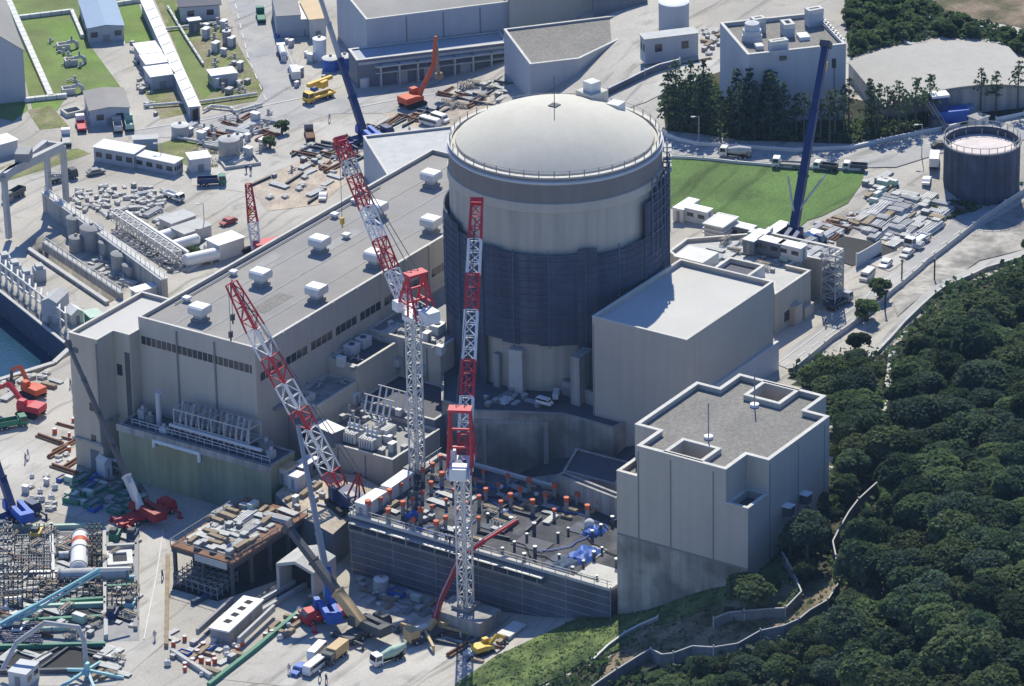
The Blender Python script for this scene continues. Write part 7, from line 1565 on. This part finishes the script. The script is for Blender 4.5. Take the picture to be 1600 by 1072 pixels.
def shoring(label, quad, hh, nx_, ny_, m='steel'):
    c = [vv(P(x, y, 0)) for x, y in quad]; t = T('shoring_frame', label, 'shoring', tuple(sum(c, Vector((0, 0, 0)))/4)); pb, tb, pk = MB(), MB(), MB()
    def pt(u, v, z): a = c[0]+(c[1]-c[0])*u; b = c[3]+(c[2]-c[3])*u; return a+(b-a)*v+Vector((0, 0, z))
    for i in range(nx_+1):
        for j in range(ny_+1): pb.bar(pt(i/nx_, j/ny_, 0), pt(i/nx_, j/ny_, hh+.5), .14)
        for z in (hh*.5, hh): tb.bar(pt(i/nx_, 0, z), pt(i/nx_, 1, z), .14)
    for j in range(ny_+1):
        for z in (hh*.45, hh+.1): tb.bar(pt(0, j/ny_, z), pt(1, j/ny_, z), .14)
    r_ = random.Random(len(label))
    for k in range(nx_): 
        if r_.random() < .55: v = r_.randrange(ny_)/ny_; pk.bar(pt(k/nx_, v+.03, hh+.2), pt((k+1)/nx_, v+.03, hh+.2), .5, .08)
    pb.build('standard', m, t); tb.build('ledger', m, t)
    if pk.v: pk.build('board', 'timber', t)
sheet('work_floor', [(-30,822),(160,822),(218,826),(218,1002),(-30,1008)], 'grey', .047)
shoring('steel shoring grid at the far left, below the rebar grid', [(0,955),(36,952),(36,905),(0,906)], 2.2, 5, 6, 'darkgrey'); shoring('steel shoring grid in the pit before the long grey pipe', [(42,938),(160,934),(160,907),(44,909)], 1.6, 12, 3, 'darkgrey'); shoring('steel shoring grid right of the banded pipe', [(137,884),(160,883),(160,838),(137,839)], 2.4, 3, 5, 'darkgrey')
shoring('steel shoring grid at the right end of the formwork under the square opening', [(168,955),(214,953),(214,925),(168,926)], 1.8, 6, 3, 'darkgrey'); shoring('low steel shoring grid left of the rebar grid', [(0,895),(18,894),(20,832),(0,833)], 2.0, 3, 7, 'grey'); shoring('shoring grid under the front edge of the steel stage', [(272,915),(340,938),(372,912),(300,895)], 2.0, 7, 4, 'grey')
for p_, q_, r_, m_, l_ in [((10,925),(60,921),.6,'offwhite','white pipe at the far left of the formwork, farthest'),((6,940),(34,938),.8,'white','short fat white pipe at the far left of the formwork'),((92,852),(108,851),.7,'white','white drum left of the banded pipe, farther'),((92,868),(108,867),.7,'offwhite','white drum left of the banded pipe, nearer'),((175,905),(212,903),.5,'cyan','pale cyan pipe at the right end of the formwork'),((40,985),(120,981),.5,'pale_green','pale green pipe between the lower green beams')]: bigpipe(l_, p_, q_, r_, m_)
for x_, y_, c_, l_ in [(180,842,'green','green machine at the head of the square opening'),(208,842,'blue_net','dark blue machine at the corner of the formwork by the road'),(176,965,'dark_blue','purple blue pump unit at the right end of the green beams'),(205,950,'cyan','teal machine by the long road barrier'),(58,840,'yellow','yellow topped engine box at the head of the rebar grid'),(30,990,'white','white engine box by the dark blue cages')]:
    q = P(x_, y_, 0); t = T('site_machine', l_, 'machine', q); MB().box(tuple(q), (2.6, 1.7, 1.5), .4).build('housing', c_, t); MB().box((q[0]-.4, q[1], q[2]+1.504), (1.2, 1.2, .7), .4).build('engine', 'darkgrey', t); MB().tube((q[0]+.8, q[1], q[2]+1.5), (q[0]+.8, q[1], q[2]+2.6), .14, n=6).build('exhaust', 'steel', t)
t = T('opening_frame', 'white square frame round a dark grated opening beside the big pipe', 'frame', tuple(P(188,868,0))); pl_ = rect3(P(168,882,.9), P(208,880,.9), P(206,858,.9)); ringmb(MB(), pl_, 1.0, 0, .9).build('frame', 'offwhite', t); qi = inset(pl_, 1.02); mb = MB()
for k in range(9): f_ = (k+.5)/9; a, b = vv((*qi[0], .5)), vv((*qi[1], .5)); c, d = vv((*qi[3], .5)), vv((*qi[2], .5)); mb.bar(a+(b-a)*f_, c+(d-c)*f_, .18)
mb.build('grating', 'darkgrey', t); MB().add([(*p, .1) for p in qi], [(0, 1, 2, 3)]).build('floor', 'black', t)
zone([(2,826),(20,826),(18,1000),(0,1005)], None, 16, [('frame',3),('valve',2),('gpipes',2),('drum',1)], 'at the far left of the formwork yard', 1.5)
zone([(95,840),(112,840),(110,885),(95,885)], None, 8, [('frame',2),('gpipes',2)], 'in the pit beside the banded pipe', 1.3)
zone([(40,905),(165,903),(165,935),(40,940)], None, 16, [('gpipes',2),('rust',1),('beam',2),('frame',1)], 'in the pit before the long grey pipe', 1.4)
zone([(20,960),(215,948),(215,985),(120,1004),(20,1004)], None, 22, [('gen',1),('crate',2),('bskip',1),('frame',2),('beam',1),('rust',1)], 'between the green waler beams', 1.5)
zone([(150,1012),(175,1008),(200,1060),(120,1075),(160,1045)], None, 14, [('gpipes',2),('frame',2),('crate',1),('planks',1)], 'by the cyan placing boom', 1.5)
zone([(0,1020),(160,1014),(165,1030),(0,1046)], None, 10, [('beam',3),('gpipes',1)], 'in the big dark pit', 1.7)
# placing booms and the bent grey pipe
b = P(137,1062,0); t = T('placing_boom', 'cyan placing boom base with spread legs at the bottom left', 'placing boom', b); MB().tube(tuple(b), tuple(b+np.array([0, 0, 3.2])), .5, n=10).build('post', 'cyan', t)
for k in range(5): a_ = k*1.256+.3; MB().bar(tuple(b+np.array([0, 0, 1.8])), (b[0]+6*math.cos(a_), b[1]+6*math.sin(a_), .2), .45).build('leg', 'cyan', t)
MB().path([tuple(PD(x, y, b)) for x, y in ((136,1048),(131,1000),(122,980),(70,973),(26,1004),(4,1046))], .42, 10).build('bent_pipe', 'lightgrey', t, True)
b = P(-14,990,0); t = T('placing_boom', 'long cyan boom stretched from the left edge to the big pipe', 'placing boom', b)
for o_, w_ in ((0, .6), (1.3, .4)): MB().bar(tuple(PD(-20, 986+o_*6, b)), tuple(PD(57, 945+o_*6, b)), w_).build('boom_section', 'cyan', t); MB().bar(tuple(PD(57, 945+o_*6, b)), tuple(PD(156, 889+o_*5, b)), w_*.8).build('boom_section', 'cyan', t)
MB().bar(tuple(PD(156, 889, b)), tuple(PD(205, 888, b, 2)), .4).build('boom_section', 'offwhite', t)
for i in range(5):
    a, b = P(-5+i*3, 984+i*5, .5), P(58+i*2, 976+i*7, .9); o = MB(); lattice(o, a, b, .8, .8, 8, .14, .1); tag(o.build('rebar_cage', 'dark_blue'), 'long dark blue reinforcement cage lying by the pit at the left edge', 'rebar cage', 'dark blue reinforcement cages')
cabin('plain white grey container cabin at the bottom left corner', 38, 1066, 0, 4.6, 3.4, 2.8, yaw=.2, wall='wall_pale', roof='wall_pale')
cabin('pale container by the grass slope at the bottom of the yard', 800, 1004, 0, 5, 2.4, 2.5, yaw=0, wall='wall_pale', roof='offwhite', name='container', cat='container')
cabin('small blue white container left of the pale one by the grass slope', 742, 1028, 0, 4, 2, 1.6, yaw=0, wall='wall_blue', roof='wall_pale', name='container', cat='container')
cabin('tan roofed cabin on the orange soil platform', 450, 752, 6.3, 3.4, 2.6, 3.2, yaw=0, wall='wall_pale', roof='tan'); cabin('pale cabin close to the tan roofed one on the soil platform', 464, 762, 6.3, 2.4, 2.2, 2.6, yaw=0, wall='wall_pale', roof='white'); cabin('dark cabin with white roof behind the leaning boom foot', 478, 745, 6.3, 5, 2.4, 3, yaw=0, wall='wall_dark', roof='white')
excavator('small orange machine at the foot of the grass slope', 756, 1020, 775, 1012, 'yellow', ((2, 2), (3.2, 3.4), (5, 2.2), (5.2, .8)), .8)
q = P(596,918,0); vtank('grey round tank in the shade against the netted deck wall', 596, 924, 1.3, 2.4, 'wall_blue', z=0)
t = T('rail_track', 'half built steel track of two beams and dark sleepers in the front yard', 'track', tuple(P(690,1030,0))); mb = MB(); a, b = vv(P(636,1060,.3)), vv(P(722,998,.3)); a2, b2 = vv(P(668,1068,.3)), vv(P(742,1010,.3))
for k in range(11): f_ = k/10; MB().bar(a+(b-a)*f_-Vector((0, 0, .15)), a2+(b2-a2)*f_-Vector((0, 0, .15)), .35, .25).build('sleeper', 'darkgrey', t)
mb.bar(a, b, .3, .35); mb.bar(a2, b2, .3, .35); mb.build('rails', 'rust', t)
st2 = T('stair_tower', 'grey scaffold stair tower at the corner of the beige terrace block', 'scaffold tower', PG(1300,474)); q = PG(1300,474)
lattice(MB(), tuple(q), tuple(q+np.array([0, 0, 10.5])), 3.0, 3.0, 6, .2, .14).build('frame', 'lightgrey', st2); mb = MB()
for k in range(6): mb.box((q[0], q[1], q[2]+.4+k*1.75), (2.7, 2.7, .12))
mb.build('landing', 'grey', st2)
slopewall('blue grey mesh fence beside the dark pit on the access road', [(1338,418),(1356,408),(1376,396)], 2.6, 'wall_blue', .15)
# painted road markings
def stripe(pts, w_=.22, dash=None, lift=.2, world=False):
    W3 = [PG(x, y) for x, y in pts]; mb = MB()
    for a, b in zip(W3[:-1], W3[1:]):
        L = float(np.linalg.norm((b-a)[:2])); st_ = dash or 3.; n = max(1, int(L/st_)); d = (b-a)[:2]/L; nn = np.array([-d[1], d[0]])*w_/2
        for k in range(n):
            if dash and k % 2: continue
            p, q = a+(b-a)*k/n, a+(b-a)*(k+1)/n; vs = []
            for e in (p, q):
                for s in (-1, 1): x, y = e[0]+s*nn[0], e[1]+s*nn[1]; vs.append((x, y, float(zgrid(x, y))+lift))
            mb.add(vs, [(0, 2, 3, 1)])
    struct(mb.build('road_marking', 'offwhite'))
stripe([(1225,574),(1300,520),(1350,482),(1410,432),(1470,384),(1530,340),(1600,296)], .2, 2.5); stripe([(1216,568),(1292,512),(1342,476),(1400,428)], .18)
stripe([(1050,232),(1150,242),(1250,248),(1340,247),(1450,226),(1600,200)], .2, 3.); stripe([(205,205),(330,186),(412,166),(480,152)], .2); stripe([(416,158),(388,92),(366,0)], .22, 3.); stripe([(470,130),(440,60),(425,0)], .18)
stripe([(225,1000),(245,900),(255,830)], .2); stripe([(560,168),(640,152),(690,146)], .2)
for k in range(7): stripe([(306+k*9, 262+k*2), (300+k*9, 272+k*2)], .18)
# ------------------------------------------------------------------ lawn furniture at the upper left
def blower(label, px, py, s=.68, yaw=-.75):
    q = PG(px, py); fr = LF(q, yaw); t = T('blower', label, 'ventilation blower', q, yaw, 'ventilation blowers on the lawn'); pl_ = [tuple(fr(x*s, y*s, 0))[:2] for x, y in ((-4, -1.7), (.2, -1.7), (.2, 1.7), (-4, 1.7))]
    ringmb(MB(), ccw(pl_), .35, q[2]-.2, q[2]+1.4).build('pit_wall', 'concrete_light', t); MB().add([(x, y, q[2]+.3) for x, y in ccw(pl_)], [(0, 1, 2, 3)]).build('pit_floor', 'darkgrey', t)
    MB().path([fr(-1.2*s, 0, .4), fr(-.2*s, 0, 2.3*s), fr(1.4*s, 0, 2.6*s), fr(2.6*s, 0, 1.8*s), fr(2.8*s, 0, .2)], .6*s, 10).build('duct', 'lightgrey', t, True); MB().tube(fr(1*s, 0, 2.6*s), fr(1*s, 0, 4.4*s), .3*s, n=8).build('stack', 'grey', t)
blower('white ducted blower with pit, farthest of three on the lawn', 108, 76); blower('white ducted blower with pit, middle of three on the lawn', 120, 100); blower('white ducted blower with pit, nearest the workshop', 116, 145)
for pts, r_, l in [(((12,-2),(80,152)),1.3,'long white concrete duct crossing the lawn beside the grey hall'),(((38,156),(104,149)),1.0,'short white duct across the end of the long one'),(((30,27),(112,17),(129,57)),.8,'white cranked duct between the long duct and the blue roofed building'),(((180,6),(220,0)),.8,'short white duct behind the blue roofed building')]:
    t = T('duct', l, 'duct', PG(*pts[0])); mb = MB(); W3 = [PG(x, y, .5) for x, y in pts]
    for a, b in zip(W3[:-1], W3[1:]): mb.bar(tuple(a), tuple(b), r_, .9)
    mb.build('cover', 'offwhite', t); mb = MB()
    for a, b in zip(W3[:-1], W3[1:]):
        n = int(np.linalg.norm(b-a)/3)+1
        for k in range(1, n): c = a+(b-a)*k/n; d = (b-a)/np.linalg.norm(b-a)*.06; mb.bar(tuple(c-d), tuple(c+d), r_*1.03, .94)
    if mb.v: mb.build('joint', 'grey', t)
t = T('pit_box', 'square concrete pit box with dark inside beside the workshop', 'pit', PG(113,168)); pl_ = rect3(P(97,170,1), P(104,178,1), P(131,172,1)); ringmb(MB(), pl_, .5, -.2, 1).build('wall', 'concrete_light', t); MB().add([(*p, .15) for p in inset(pl_, .5)], [(0, 1, 2, 3)]).build('floor', 'black', t)
for pts, l in [([(225,165),(320,158),(402,146)],'pale pipe along the lower edge of the scrub by the wide road'),([(258,45),(300,40),(352,33)],'thin pale pipe past the dark kiosk'),([(262,10),(292,60),(318,100)],'long pale pipe running beside the covered walkway'),([(278,215),(330,224),(420,200)],'pipe between the valves and the silver tank'),([(318,172),(330,165),(360,168),(368,174),(410,162)],'bent pipe at the end of the scrub')]:
    pipe(l, [PG(x, y, .6) for x, y in pts], .3, 'offwhite')
for k, e in K.items():
    if not e[3]:
        for ch in list(e[0].children): bpy.data.objects.remove(ch)
        bpy.data.objects.remove(e[0])

haze_box(3.4e-5, (.48, .7, 1.0))
